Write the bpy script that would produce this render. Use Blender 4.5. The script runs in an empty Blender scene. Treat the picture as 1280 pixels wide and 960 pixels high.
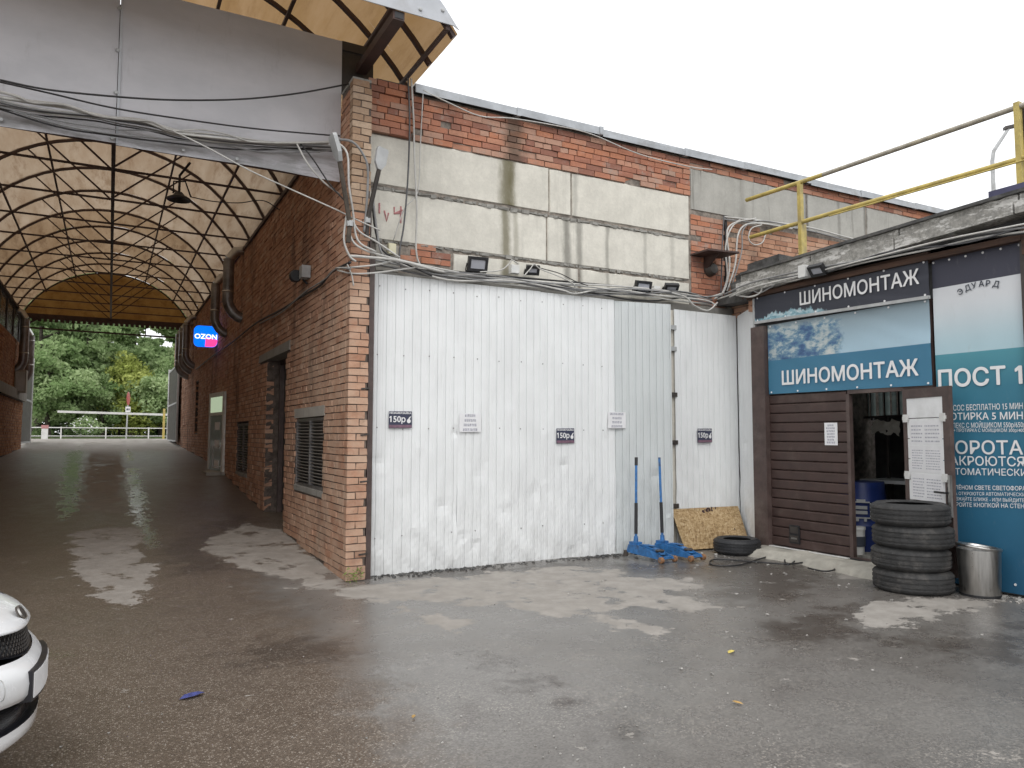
import bpy, bmesh, math, random
import numpy as np
from mathutils import Vector, Matrix
from mathutils.geometry import tessellate_polygon
random.seed(7); np.random.seed(7)
R = math.radians
scene = bpy.context.scene
COL = scene.collection

# ------------------------------------------------------------------ camera
cam_d = bpy.data.cameras.new('camera'); cam = bpy.data.objects.new('camera', cam_d); COL.objects.link(cam)
cam_d.sensor_width = 36.0; cam_d.lens = 26.156; cam_d.clip_start = 0.05; cam_d.clip_end = 2000
CAM = Vector((0, 0, 1.55))
right = Vector((0.879648, -0.475623, 0.001340)).normalized()
down = Vector((0.033665, 0.059453, -0.997663)); down = (down - right * down.dot(right)).normalized()
fwd = right.cross(down)
M = Matrix((right, -down, -fwd)).transposed().to_4x4(); M.translation = CAM
cam.matrix_world = M
scene.camera = cam

# ------------------------------------------------------------------ world, sun, exposure
SUN_EL, SUN_AZ = R(52), R(205)
world = bpy.data.worlds.new('World'); scene.world = world; world.use_nodes = True
wn = world.node_tree; bg = wn.nodes['Background']
sky = wn.nodes.new('ShaderNodeTexSky'); sky.sky_type = 'NISHITA'; sky.sun_disc = False
sky.sun_elevation = SUN_EL; sky.sun_rotation = SUN_AZ; sky.dust_density = 4.0; sky.air_density = 1.0; sky.ozone_density = 1.0
hs = wn.nodes.new('ShaderNodeHueSaturation'); hs.inputs['Saturation'].default_value = 0.10; hs.inputs['Value'].default_value = 1.0
wn.links.new(sky.outputs[0], hs.inputs['Color']); # a closed cloud deck evens the clear sky out
cm = wn.nodes.new('ShaderNodeMix'); cm.data_type = 'RGBA'; cm.inputs[0].default_value = 0.8; cm.inputs[7].default_value = (9.3, 9.4, 9.6, 1)
wn.links.new(hs.outputs[0], cm.inputs[6]); wn.links.new(cm.outputs[2], bg.inputs['Color'])
bg.inputs['Strength'].default_value = 0.12
sd = bpy.data.lights.new('sun', 'SUN'); sd.energy = 0.5; sd.angle = R(30); sd.color = (1.0, 0.97, 0.93)
sun = bpy.data.objects.new('sun', sd); COL.objects.link(sun)
# direction towards the sun, the same as the sky's
sdir = Vector((math.sin(SUN_AZ) * math.cos(SUN_EL), math.cos(SUN_AZ) * math.cos(SUN_EL), math.sin(SUN_EL)))
sun.rotation_euler = sdir.to_track_quat('Z', 'Y').to_euler()
vs = scene.view_settings
vs.view_transform = 'Standard'; vs.look = 'None'; vs.gamma = 1; vs.use_curve_mapping = False
vs.exposure = 0.55

# ------------------------------------------------------------------ layout data (metres)
CABLES = [('black cable sagging across the grey fascia, highest of the cables there, ending at pilaster top', 'cables strung across the grey fascia', 'black', 0.011, [(-0.974, 7.95, 4.749), (-0.604, 7.95, 4.743), (-0.035, 7.95, 4.802), (0.478, 7.95, 4.883), (1.082, 7.95, 5.025), (1.649, 7.95, 5.213), (2.223, 7.95, 5.453)]), ('thin black cable crossing the grey fascia in a straight slope below the sagging one', 'cables strung across the grey fascia', 'black', 0.01, [(-1.1, 8.0, 4.756), (-0.607, 8.0, 4.733), (-0.031, 8.0, 4.703), (0.71, 8.0, 4.729), (1.336, 8.0, 4.771), (2.148, 8.0, 4.861)]), ('white cable with kinks, top of the white strands on the grey fascia', 'cables strung across the grey fascia', 'white', 0.013, [(-1.11, 8.1, 4.706), (-0.864, 8.1, 4.686), (-0.738, 8.1, 4.652), (-0.482, 8.1, 4.685), (-0.214, 8.1, 4.64), (-0.028, 8.1, 4.646), (0.204, 8.1, 4.662), (0.497, 8.1, 4.606), (0.877, 8.1, 4.63), (1.356, 8.1, 4.671), (1.953, 8.1, 4.786), (2.176, 8.1, 4.847)]), ('thick white cable, second of the white strands across the grey fascia', 'cables strung across the grey fascia', 'white', 0.016, [(-1.111, 8.13, 4.65), (-0.741, 8.13, 4.672), (-0.516, 8.13, 4.69), (-0.35, 8.13, 4.662), (-0.111, 8.13, 4.649), (0.168, 8.13, 4.682), (0.461, 8.13, 4.643), (0.802, 8.13, 4.626), (1.117, 8.13, 4.653), (1.528, 8.13, 4.697), (2.049, 8.13, 4.806)]), ('white cable dipping lowest among the white strands across the grey fascia', 'cables strung across the grey fascia', 'white', 0.012, [(-1.114, 8.16, 4.639), (-0.74, 8.16, 4.598), (-0.481, 8.16, 4.606), (-0.029, 8.16, 4.669), (0.278, 8.16, 4.667), (0.464, 8.16, 4.613), (0.884, 8.16, 4.61), (1.619, 8.16, 4.716), (2.148, 8.16, 4.798)]), ('grey cable close to the lower edge of the grey fascia, upper of two', 'cables strung across the grey fascia', 'grey', 0.01, [(-1.116, 8.18, 4.617), (-0.61, 8.18, 4.524), (-0.141, 8.18, 4.508), (0.356, 8.18, 4.549), (0.809, 8.18, 4.594), (1.371, 8.18, 4.64), (1.974, 8.18, 4.708)]), ('dark cable nearest the bottom edge of the grey fascia', 'cables strung across the grey fascia', 'black', 0.01, [(-1.117, 8.2, 4.594), (-0.545, 8.2, 4.498), (-0.141, 8.2, 4.499), (0.358, 8.2, 4.523), (1.129, 8.2, 4.584), (1.889, 8.2, 4.745)]), ('short white cable looping out of the strands on the right half of the fascia', 'cables strung across the grey fascia', 'white', 0.008, [(0.132, 8.08, 4.648), (0.275, 8.08, 4.669), (0.458, 8.08, 4.616), (0.719, 8.08, 4.676), (0.951, 8.08, 4.68), (1.191, 8.08, 4.641)]), ('thin pale cable slanting down from the fascia in front of the passage to the corner', 'cables strung across the grey fascia', 'white', 0.008, [(0.458, 8.08, 4.616), (0.793, 8.0, 4.469), (1.179, 7.95, 4.295), (1.578, 7.9, 4.149), (2.065, 7.8, 3.962), (2.227, 7.75, 3.884), (2.525, 7.7, 3.772)]), ('pale cable dropping from the fascia strands to the brick wall left of the corner', 'cables tangled round the brick corner', 'white', 0.011, [(1.701, 8.1, 4.72), (1.815, 8.05, 4.5), (1.993, 8.05, 4.324), (2.2, 8.15, 4.251)]), ('dark cable dropping beside the pale one from fascia to brick wall', 'cables tangled round the brick corner', 'black', 0.01, [(1.744, 8.1, 4.728), (1.874, 8.05, 4.555), (2.055, 8.05, 4.316), (2.2, 7.981, 4.139)]), ('thick grey cable arching over the pilaster from the fascia end', 'cables tangled round the brick corner', 'grey', 0.017, [(2.034, 7.9, 4.767), (2.213, 7.75, 4.721), (2.349, 7.75, 4.586), (2.396, 7.75, 4.416), (2.384, 7.75, 4.013), (2.362, 7.75, 3.745)]), ('white cable running down the left edge of the pilaster', 'cables tangled round the brick corner', 'white', 0.012, [(2.078, 7.9, 4.757), (2.154, 7.72, 4.567), (2.177, 7.72, 4.237), (2.225, 7.72, 3.964), (2.283, 7.72, 3.639), (2.49, 7.72, 3.533)]), ('short white cable curling on the brick corner below the lamp arms', 'cables tangled round the brick corner', 'white', 0.012, [(2.16, 7.73, 3.887), (2.138, 7.73, 3.623), (2.202, 7.73, 3.457), (2.272, 7.73, 3.405)]), ('white cable sweeping from the brick corner out over the junction box', 'cables tangled round the brick corner', 'white', 0.012, [(2.16, 7.73, 3.87), (2.225, 7.73, 3.634), (2.359, 7.73, 3.546), (2.607, 7.8, 3.52), (3.119, 7.9, 3.489), (3.661, 7.98, 3.469)]), ('white cable crossing diagonally between the two lamp arms', 'cables tangled round the brick corner', 'white', 0.01, [(2.219, 7.72, 3.849), (2.308, 7.72, 3.73), (2.488, 7.72, 3.648), (2.764, 7.72, 3.503)]), ('grey cable descending right beside the lamp arm to the bundle', 'cables tangled round the brick corner', 'grey', 0.014, [(2.475, 7.85, 4.28), (2.527, 7.85, 3.881), (2.605, 7.85, 3.548), (2.812, 7.85, 3.463)]), ('black cable following the lamp arm down into the facade bundle', 'cables tangled round the brick corner', 'black', 0.012, [(2.537, 7.9, 4.305), (2.504, 7.9, 4.054), (2.593, 7.9, 3.648), (2.829, 7.9, 3.512), (3.219, 7.9, 3.379)]), ('thick white cable leaving the corner level along the facade', 'cables tangled round the brick corner', 'white', 0.016, [(2.205, 7.74, 3.46), (2.336, 7.74, 3.467), (2.794, 7.8, 3.487), (3.441, 7.95, 3.449), (4.09, 7.98, 3.474)]), ('white cable crossing the pilaster from the side wall run, upper strand', 'cables tangled round the brick corner', 'white', 0.01, [(2.18, 8.19, 3.416), (2.233, 7.74, 3.341), (2.511, 7.78, 3.407), (2.811, 7.85, 3.518)]), ('white cable crossing the pilaster from the side wall run, lower strand', 'cables tangled round the brick corner', 'white', 0.01, [(2.18, 8.121, 3.376), (2.251, 7.74, 3.274), (2.512, 7.78, 3.318), (2.813, 7.85, 3.4), (3.042, 7.9, 3.462)]), ('stub of white cable dangling from the corner on the side of the pilaster', 'cables tangled round the brick corner', 'white', 0.008, [(2.18, 7.74, 3.37), (2.234, 7.74, 3.246), (2.253, 7.74, 3.144)]), ('dark cable run fixed along the tunnel side of the brick wall', 'cables tangled round the brick corner', 'black', 0.018, [(2.2, 7.69, 3.38), (2.2, 8.436, 3.421), (2.2, 8.987, 3.36), (2.2, 10.069, 3.389), (2.2, 11.403, 3.412), (2.2, 13.492, 3.494), (2.2, 16.377, 3.472), (2.2, 20.318, 3.491), (2.2, 23.688, 3.462)]), ('grey cable run fixed just below the dark one on the side wall', 'cables tangled round the brick corner', 'grey', 0.012, [(2.19, 7.651, 3.302), (2.19, 8.227, 3.416), (2.19, 8.757, 3.386), (2.19, 9.793, 3.407), (2.19, 11.229, 3.362), (2.19, 13.032, 3.433)]), ('dark grey cable dropping the full height of the facade beside the pilaster', 'cables hanging down the facade', 'grey2', 0.012, [(2.959, 8.06, 5.738), (2.985, 8.06, 5.24), (2.972, 8.06, 4.566), (2.93, 8.06, 3.99), (2.885, 8.06, 3.701), (2.887, 8.06, 3.514), (2.956, 8.06, 3.428)]), ('pale grey cable dropping beside the dark one from the coping', 'cables hanging down the facade', 'white', 0.011, [(2.999, 8.06, 5.748), (3.034, 8.06, 5.251), (3.05, 8.06, 4.771), (3.086, 8.06, 4.183), (3.081, 8.06, 3.725), (3.143, 8.06, 3.524), (3.335, 8.06, 3.469)]), ('thin pale wire hanging short from the coping corner', 'cables hanging down the facade', 'white', 0.007, [(3.159, 8.08, 5.647), (3.142, 8.08, 5.281), (3.126, 8.08, 4.888), (3.101, 8.08, 4.401), (2.935, 8.08, 4.166), (2.813, 8.08, 3.791)]), ('thin white wire drooping under the roof coping', 'cables hanging down the facade', 'white', 0.008, [(3.155, 8.07, 5.642), (3.477, 8.07, 5.565), (3.907, 8.07, 5.486), (4.357, 8.07, 5.55), (5.074, 8.07, 5.591), (5.58, 8.07, 5.584), (6.388, 8.07, 5.457), (7.26, 8.07, 5.44), (7.724, 8.07, 5.473)]), ('white cable strand on top of the facade bundle', 'cables running along the facade above the white sheets', 'white', 0.012, [(2.568, 7.96, 3.504), (3.045, 7.96, 3.465), (3.652, 7.96, 3.435), (4.301, 7.96, 3.462), (4.997, 7.96, 3.482), (5.745, 7.96, 3.524), (6.552, 7.96, 3.547), (7.423, 7.96, 3.525), (7.81, 7.96, 3.619)]), ('grey cable strand weaving through the facade bundle', 'cables running along the facade above the white sheets', 'grey', 0.014, [(2.657, 7.95, 3.576), (3.239, 7.95, 3.418), (3.859, 7.95, 3.445), (4.753, 7.95, 3.415), (5.482, 7.95, 3.422), (6.268, 7.95, 3.529), (7.116, 7.95, 3.496), (7.721, 7.95, 3.562)]), ('black cable strand along the back of the facade bundle', 'cables running along the facade above the white sheets', 'black', 0.014, [(2.762, 7.98, 3.558), (3.454, 7.98, 3.485), (4.312, 7.98, 3.497), (5.254, 7.98, 3.521), (6.292, 7.98, 3.547), (7.143, 7.98, 3.56), (7.594, 7.98, 3.497)]), ('white cable strand sagging in front of the facade bundle', 'cables running along the facade above the white sheets', 'white', 0.013, [(2.844, 7.94, 3.485), (3.437, 7.94, 3.361), (4.29, 7.94, 3.438), (4.984, 7.94, 3.394), (5.226, 7.94, 3.365), (5.73, 7.94, 3.476), (6.534, 7.94, 3.464), (7.404, 7.94, 3.474), (7.631, 7.94, 3.412)]), ('black cable strand drooping lowest over the grey sheets', 'cables running along the facade above the white sheets', 'black', 0.013, [(3.247, 7.97, 3.48), (3.868, 7.97, 3.469), (4.533, 7.97, 3.458), (5.496, 7.97, 3.406), (6.147, 7.97, 3.368), (6.699, 7.97, 3.417), (7.313, 7.97, 3.551)]), ('thin grey cable strand twisted over the facade bundle', 'cables running along the facade above the white sheets', 'grey', 0.009, [(3.433, 7.93, 3.406), (4.065, 7.93, 3.403), (4.741, 7.93, 3.451), (5.469, 7.93, 3.47), (6.252, 7.93, 3.458), (6.953, 7.93, 3.557), (7.471, 7.93, 3.513)]), ('thin white wire looping up to the small white box', 'cables running along the facade above the white sheets', 'white', 0.008, [(3.858, 7.95, 3.503), (4.129, 7.95, 3.552), (4.251, 7.95, 3.644), (4.295, 7.95, 3.699), (4.385, 7.95, 3.659)]), ('thin pale wire looping over the small flood lamp', 'cables running along the facade above the white sheets', 'white', 0.008, [(4.465, 7.95, 3.517), (4.556, 7.95, 3.618), (4.614, 7.95, 3.685), (4.695, 7.95, 3.633), (4.991, 7.95, 3.562), (5.197, 7.95, 3.489), (5.221, 7.95, 3.377)]), ('thin black wire drooping right of the small flood lamp', 'cables running along the facade above the white sheets', 'black', 0.007, [(4.695, 7.95, 3.643), (4.991, 7.95, 3.603), (5.234, 7.95, 3.524), (5.42, 7.95, 3.49)]), ('white cable loop hanging near the right end of the facade bundle', 'cables running along the facade above the white sheets', 'white', 0.011, [(6.783, 7.9, 3.513), (7.041, 7.9, 3.47), (7.186, 7.9, 3.369), (7.438, 7.9, 3.321), (7.624, 7.9, 3.452)]), ('white cable bending down, second from the brick strip beside the right roof', 'cables hanging beside the right roof edge', 'white', 0.013, [(8.249, 8.05, 4.783), (7.985, 8.05, 4.588), (8.021, 8.05, 4.086), (7.915, 8.05, 3.692), (7.707, 8.05, 3.53)]), ('white cable bending down behind its thicker neighbour near the yellow rail', 'cables hanging beside the right roof edge', 'white', 0.012, [(8.584, 8.05, 4.855), (8.133, 8.05, 4.705), (7.947, 8.05, 4.342), (7.968, 8.05, 3.9), (7.849, 8.05, 3.59)]), ('thick white cable turning down right of the brick strip', 'cables hanging beside the right roof edge', 'white', 0.014, [(9.366, 8.05, 4.799), (8.582, 8.05, 4.78), (8.228, 8.05, 4.608), (8.134, 8.05, 4.098), (7.962, 8.05, 3.672)]), ('grey cable turning down nearest the right roof edge', 'cables hanging beside the right roof edge', 'grey', 0.012, [(9.279, 8.05, 4.851), (8.634, 8.05, 4.824), (8.311, 8.05, 4.644), (8.269, 8.05, 4.296), (8.044, 8.05, 3.728)]), ('white cable coiled in a loop at the end of the lower yellow rail', 'cables hanging beside the right roof edge', 'white', 0.01, [(8.7, 8.05, 4.771), (8.478, 8.05, 4.679), (8.424, 8.05, 4.511), (8.538, 8.05, 4.439), (8.709, 8.05, 4.498), (8.799, 8.05, 4.647), (8.975, 8.05, 4.733)]), ('dark grey cable straight down the edge of the brick strip', 'cables hanging beside the right roof edge', 'grey2', 0.012, [(7.926, 8.05, 4.798), (7.886, 8.05, 4.43), (7.86, 8.05, 4.008), (7.834, 8.05, 3.613)]), ('white cable level along the upper wall behind the yellow railing, upper strand', 'cables hanging beside the right roof edge', 'white', 0.013, [(7.965, 8.09, 4.802), (8.883, 8.09, 4.857), (9.783, 8.09, 4.891), (10.748, 8.09, 4.845), (12.008, 8.09, 4.795)]), ('grey cable level along the upper wall behind the yellow railing, lower strand', 'cables hanging beside the right roof edge', 'grey', 0.015, [(7.964, 8.09, 4.765), (8.882, 8.09, 4.806), (9.781, 8.09, 4.838), (10.745, 8.09, 4.791), (12.005, 8.09, 4.737)]), ('white cable wavering under the right roof edge, lowest of the pale strands', 'cables running under the right roof edge', 'white', 0.011, [(7.62, 7.895, 3.497), (7.62, 7.388, 3.549), (7.62, 7.03, 3.606), (7.62, 6.633, 3.523), (7.62, 6.201, 3.534), (7.62, 5.535, 3.547), (7.62, 4.769, 3.528), (7.62, 4.268, 3.532), (7.62, 3.787, 3.488)]), ('thick grey cable under the right roof edge', 'cables running under the right roof edge', 'grey', 0.013, [(7.6, 7.747, 3.54), (7.6, 7.222, 3.617), (7.6, 6.424, 3.615), (7.6, 5.731, 3.585), (7.6, 5.122, 3.568), (7.6, 4.415, 3.581), (7.6, 3.776, 3.522)]), ('thin white cable topmost under the right roof edge', 'cables running under the right roof edge', 'white', 0.01, [(7.58, 7.62, 3.483), (7.58, 7.134, 3.545), (7.58, 6.409, 3.549), (7.58, 5.505, 3.565), (7.58, 4.569, 3.581), (7.58, 3.764, 3.554)]), ('black cable under the right roof edge', 'cables running under the right roof edge', 'black', 0.013, [(7.63, 7.401, 3.419), (7.63, 6.972, 3.564), (7.63, 6.091, 3.573), (7.63, 5.338, 3.563), (7.63, 4.601, 3.552), (7.63, 3.793, 3.476)]), ('dark grey cable twisting between the pale ones under the right roof edge', 'cables running under the right roof edge', 'grey2', 0.01, [(7.6, 6.943, 3.599), (7.6, 6.425, 3.565), (7.6, 5.953, 3.533), (7.6, 5.315, 3.601), (7.6, 4.844, 3.56), (7.6, 4.337, 3.504), (7.6, 3.775, 3.537)]), ('white cable curl at the left end of the right roof edge', 'cables running under the right roof edge', 'white', 0.012, [(7.62, 7.241, 3.634), (7.62, 7.073, 3.571), (7.62, 7.104, 3.457), (7.62, 7.275, 3.431), (7.62, 7.464, 3.473)]), ('grey cable curl above the dark tyre fitting banner', 'cables running under the right roof edge', 'grey', 0.01, [(7.62, 7.314, 3.581), (7.62, 7.132, 3.461), (7.62, 6.938, 3.493), (7.62, 6.762, 3.546)]), ('black rubber air hose lying in long loops on the asphalt by the doorstep', 'hoses on the ground by the doorstep', 'hose', 0.011, [(8.48, 7.286, 0.014), (7.935, 7.015, 0.014), (7.306, 6.84, 0.014), (6.651, 6.599, 0.014), (6.359, 6.692, 0.014), (6.449, 6.894, 0.014), (6.702, 7.023, 0.014), (6.947, 6.695, 0.014), (7.2, 6.369, 0.014), (7.595, 6.351, 0.014), (7.62, 6.085, 0.014), (7.373, 5.857, 0.014), (7.183, 5.845, 0.014), (7.19, 6.071, 0.014)]), ('black hose coil standing against the pale doorstep', 'hoses on the ground by the doorstep', 'hose', 0.011, [(8.331, 7.119, 0.014), (7.982, 6.99, 0.014), (7.394, 6.589, 0.014), (7.156, 6.331, 0.014), (7.508, 6.529, 0.014), (8.111, 7.076, 0.014), (8.254, 7.322, 0.014)]), ('short loop of black cable hanging from the frame post beside the white sheets', '', 'black', 0.008, [(7.72, 7.272, 1.314), (7.72, 7.316, 1.249), (7.72, 7.306, 1.109), (7.72, 7.251, 1.058), (7.72, 7.259, 1.25)]), ('one of the thin strands bundled together in the sagging mass on the grey fascia', 'strands bundled on the grey fascia', 'grey', 0.009, [(-1.109, 8.12, 4.638), (-0.737, 8.12, 4.602), (-0.48, 8.12, 4.616), (-0.214, 8.12, 4.645), (-0.028, 8.12, 4.648), (0.277, 8.12, 4.657), (0.573, 8.12, 4.619), (0.957, 8.12, 4.624), (1.36, 8.12, 4.667), (1.87, 8.12, 4.747), (2.21, 8.12, 4.791)]), ('one of the thin strands bundled together in the sagging mass on the grey fascia', 'strands bundled on the grey fascia', 'grey2', 0.009, [(-1.111, 8.14, 4.619), (-0.738, 8.14, 4.592), (-0.481, 8.14, 4.611), (-0.214, 8.14, 4.637), (-0.028, 8.14, 4.637), (0.278, 8.14, 4.641), (0.575, 8.14, 4.607), (0.96, 8.14, 4.62), (1.364, 8.14, 4.666), (1.875, 8.14, 4.737), (2.215, 8.14, 4.779)]), ('one of the thin strands bundled together in the sagging mass on the grey fascia', 'strands bundled on the grey fascia', 'white', 0.009, [(-1.115, 8.16, 4.659), (-0.743, 8.16, 4.665), (-0.484, 8.16, 4.677), (-0.216, 8.16, 4.675), (-0.028, 8.16, 4.658), (0.278, 8.16, 4.663), (0.575, 8.16, 4.656), (0.961, 8.16, 4.689), (1.366, 8.16, 4.706), (1.88, 8.16, 4.742), (2.221, 8.16, 4.799)]), ('one of the thin strands bundled together in the sagging mass on the grey fascia', 'strands bundled on the grey fascia', 'grey', 0.009, [(-1.115, 8.18, 4.59), (-0.74, 8.18, 4.565), (-0.48, 8.18, 4.548), (-0.212, 8.18, 4.554), (-0.025, 8.18, 4.564), (0.281, 8.18, 4.611), (0.578, 8.18, 4.606), (0.966, 8.18, 4.595), (1.372, 8.18, 4.596), (1.885, 8.18, 4.694), (2.227, 8.18, 4.782)]), ('one of the thin strands bundled together in the sagging mass on the grey fascia', 'strands bundled on the grey fascia', 'black', 0.009, [(-1.117, 8.2, 4.587), (-0.742, 8.2, 4.573), (-0.483, 8.2, 4.596), (-0.214, 8.2, 4.619), (-0.026, 8.2, 4.613), (0.282, 8.2, 4.615), (0.58, 8.2, 4.588), (0.968, 8.2, 4.614), (1.374, 8.2, 4.66), (1.889, 8.2, 4.721), (2.232, 8.2, 4.766)]), ('one of the thin strands bundled together in the sagging mass on the grey fascia', 'strands bundled on the grey fascia', 'grey', 0.009, [(-1.121, 8.22, 4.621), (-0.745, 8.22, 4.614), (-0.485, 8.22, 4.637), (-0.216, 8.22, 4.652), (-0.027, 8.22, 4.642), (0.282, 8.22, 4.642), (0.581, 8.22, 4.62), (0.97, 8.22, 4.651), (1.377, 8.22, 4.69), (1.894, 8.22, 4.741), (2.238, 8.22, 4.787)]), ('one of the thin strands bundled together in the sagging mass on the grey fascia', 'strands bundled on the grey fascia', 'white', 0.009, [(-1.126, 8.24, 4.692), (-0.749, 8.24, 4.656), (-0.487, 8.24, 4.67), (-0.217, 8.24, 4.698), (-0.029, 8.24, 4.702), (0.281, 8.24, 4.709), (0.581, 8.24, 4.671), (0.971, 8.24, 4.676), (1.38, 8.24, 4.72), (1.897, 8.24, 4.799), (2.242, 8.24, 4.843)]), ('one of the thin strands bundled together above the white sheets', 'strands bundled above the white sheets', 'grey', 0.008, [(2.286, 7.93, 3.501), (2.652, 7.93, 3.488), (3.034, 7.93, 3.451), (3.535, 7.93, 3.457), (4.064, 7.93, 3.479), (4.741, 7.93, 3.443), (5.344, 7.93, 3.429), (5.984, 7.93, 3.501), (6.809, 7.93, 3.523), (7.546, 7.93, 3.487)]), ('one of the thin strands bundled together above the white sheets', 'strands bundled above the white sheets', 'grey2', 0.008, [(2.29, 7.942, 3.462), (2.656, 7.942, 3.445), (3.039, 7.942, 3.391), (3.541, 7.942, 3.387), (4.071, 7.942, 3.425), (4.749, 7.942, 3.397), (5.351, 7.942, 3.362), (5.993, 7.942, 3.422), (6.818, 7.942, 3.466), (7.556, 7.942, 3.435)]), ('one of the thin strands bundled together above the white sheets', 'strands bundled above the white sheets', 'white', 0.008, [(2.294, 7.954, 3.434), (2.66, 7.954, 3.455), (3.043, 7.954, 3.435), (3.546, 7.954, 3.406), (4.077, 7.954, 3.392), (4.756, 7.954, 3.396), (5.36, 7.954, 3.411), (6.002, 7.954, 3.441), (6.828, 7.954, 3.425), (7.568, 7.954, 3.434)]), ('one of the thin strands bundled together above the white sheets', 'strands bundled above the white sheets', 'black', 0.008, [(2.296, 7.966, 3.519), (2.663, 7.966, 3.519), (3.048, 7.966, 3.456), (3.551, 7.966, 3.425), (4.083, 7.966, 3.468), (4.763, 7.966, 3.477), (5.368, 7.966, 3.433), (6.011, 7.966, 3.463), (6.84, 7.966, 3.522), (7.581, 7.966, 3.525)]), ('one of the thin strands bundled together above the white sheets', 'strands bundled above the white sheets', 'grey', 0.008, [(2.3, 7.978, 3.475), (2.668, 7.978, 3.458), (3.053, 7.978, 3.41), (3.556, 7.978, 3.411), (4.089, 7.978, 3.443), (4.77, 7.978, 3.41), (5.376, 7.978, 3.381), (6.02, 7.978, 3.447), (6.849, 7.978, 3.483), (7.591, 7.978, 3.448)]), ('one of the thin strands bundled together above the white sheets', 'strands bundled above the white sheets', 'white', 0.008, [(2.304, 7.99, 3.437), (2.672, 7.99, 3.445), (3.057, 7.99, 3.426), (3.562, 7.99, 3.415), (4.095, 7.99, 3.404), (4.777, 7.99, 3.386), (5.384, 7.99, 3.4), (6.029, 7.99, 3.451), (6.859, 7.99, 3.434), (7.601, 7.99, 3.421)])]
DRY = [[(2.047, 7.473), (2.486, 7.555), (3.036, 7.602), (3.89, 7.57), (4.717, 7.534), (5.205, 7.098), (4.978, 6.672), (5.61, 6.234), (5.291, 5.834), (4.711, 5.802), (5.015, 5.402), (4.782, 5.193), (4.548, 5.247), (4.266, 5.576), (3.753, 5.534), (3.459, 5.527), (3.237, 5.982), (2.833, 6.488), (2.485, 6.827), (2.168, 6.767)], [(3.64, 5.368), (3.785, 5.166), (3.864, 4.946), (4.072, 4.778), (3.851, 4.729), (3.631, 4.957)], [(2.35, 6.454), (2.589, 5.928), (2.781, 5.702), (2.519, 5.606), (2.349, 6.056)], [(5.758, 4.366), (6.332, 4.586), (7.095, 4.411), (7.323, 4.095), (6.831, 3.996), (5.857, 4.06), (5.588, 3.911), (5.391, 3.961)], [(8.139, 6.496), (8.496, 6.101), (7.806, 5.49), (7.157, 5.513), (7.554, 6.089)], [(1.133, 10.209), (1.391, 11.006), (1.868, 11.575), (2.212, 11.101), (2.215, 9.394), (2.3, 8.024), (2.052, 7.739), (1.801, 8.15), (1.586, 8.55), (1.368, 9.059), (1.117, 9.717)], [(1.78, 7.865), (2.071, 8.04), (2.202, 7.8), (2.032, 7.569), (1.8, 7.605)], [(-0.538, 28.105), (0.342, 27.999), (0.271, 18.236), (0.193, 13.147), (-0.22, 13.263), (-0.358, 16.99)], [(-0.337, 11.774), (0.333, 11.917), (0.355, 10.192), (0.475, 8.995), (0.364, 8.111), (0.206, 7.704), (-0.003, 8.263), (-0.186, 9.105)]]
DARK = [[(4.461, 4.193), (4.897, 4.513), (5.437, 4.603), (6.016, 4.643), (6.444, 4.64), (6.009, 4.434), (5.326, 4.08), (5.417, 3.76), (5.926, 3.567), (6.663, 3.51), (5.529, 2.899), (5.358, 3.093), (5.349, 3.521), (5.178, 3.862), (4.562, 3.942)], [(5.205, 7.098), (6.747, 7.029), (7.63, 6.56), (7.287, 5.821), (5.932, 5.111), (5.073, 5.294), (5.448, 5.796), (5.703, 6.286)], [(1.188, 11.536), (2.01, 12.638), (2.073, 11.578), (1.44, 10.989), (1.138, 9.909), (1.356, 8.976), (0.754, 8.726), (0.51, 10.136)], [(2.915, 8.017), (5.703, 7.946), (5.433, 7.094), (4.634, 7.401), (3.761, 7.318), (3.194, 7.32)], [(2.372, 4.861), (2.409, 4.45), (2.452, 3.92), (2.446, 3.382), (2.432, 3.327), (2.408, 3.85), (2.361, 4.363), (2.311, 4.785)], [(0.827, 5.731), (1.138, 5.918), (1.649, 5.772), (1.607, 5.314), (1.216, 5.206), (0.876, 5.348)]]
PUDDLE = [[(1.759, 4.817), (2.187, 5.004), (2.475, 4.573), (2.569, 4.108), (2.589, 3.618), (2.429, 3.185), (2.042, 2.626), (1.052, 3.158), (1.275, 4.048)], [(-1.15, 28.178), (-0.731, 25.21), (-0.453, 18.388), (-0.392, 13.311), (-0.57, 12.684), (-0.762, 15.481)], [(0.36, 19.062), (0.602, 19.015), (0.59, 14.232), (0.609, 10.345), (0.427, 10.262), (0.317, 13.883)], [(-1.352, 40.668), (-0.991, 40.589), (-0.563, 21.712), (-0.701, 20.256)], [(0.646, 40.234), (0.884, 40.182), (0.562, 21.447), (0.401, 20.552)], [(-0.613, 6.349), (-0.239, 6.508), (-0.176, 6.201), (-0.595, 6.175)]]
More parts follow.
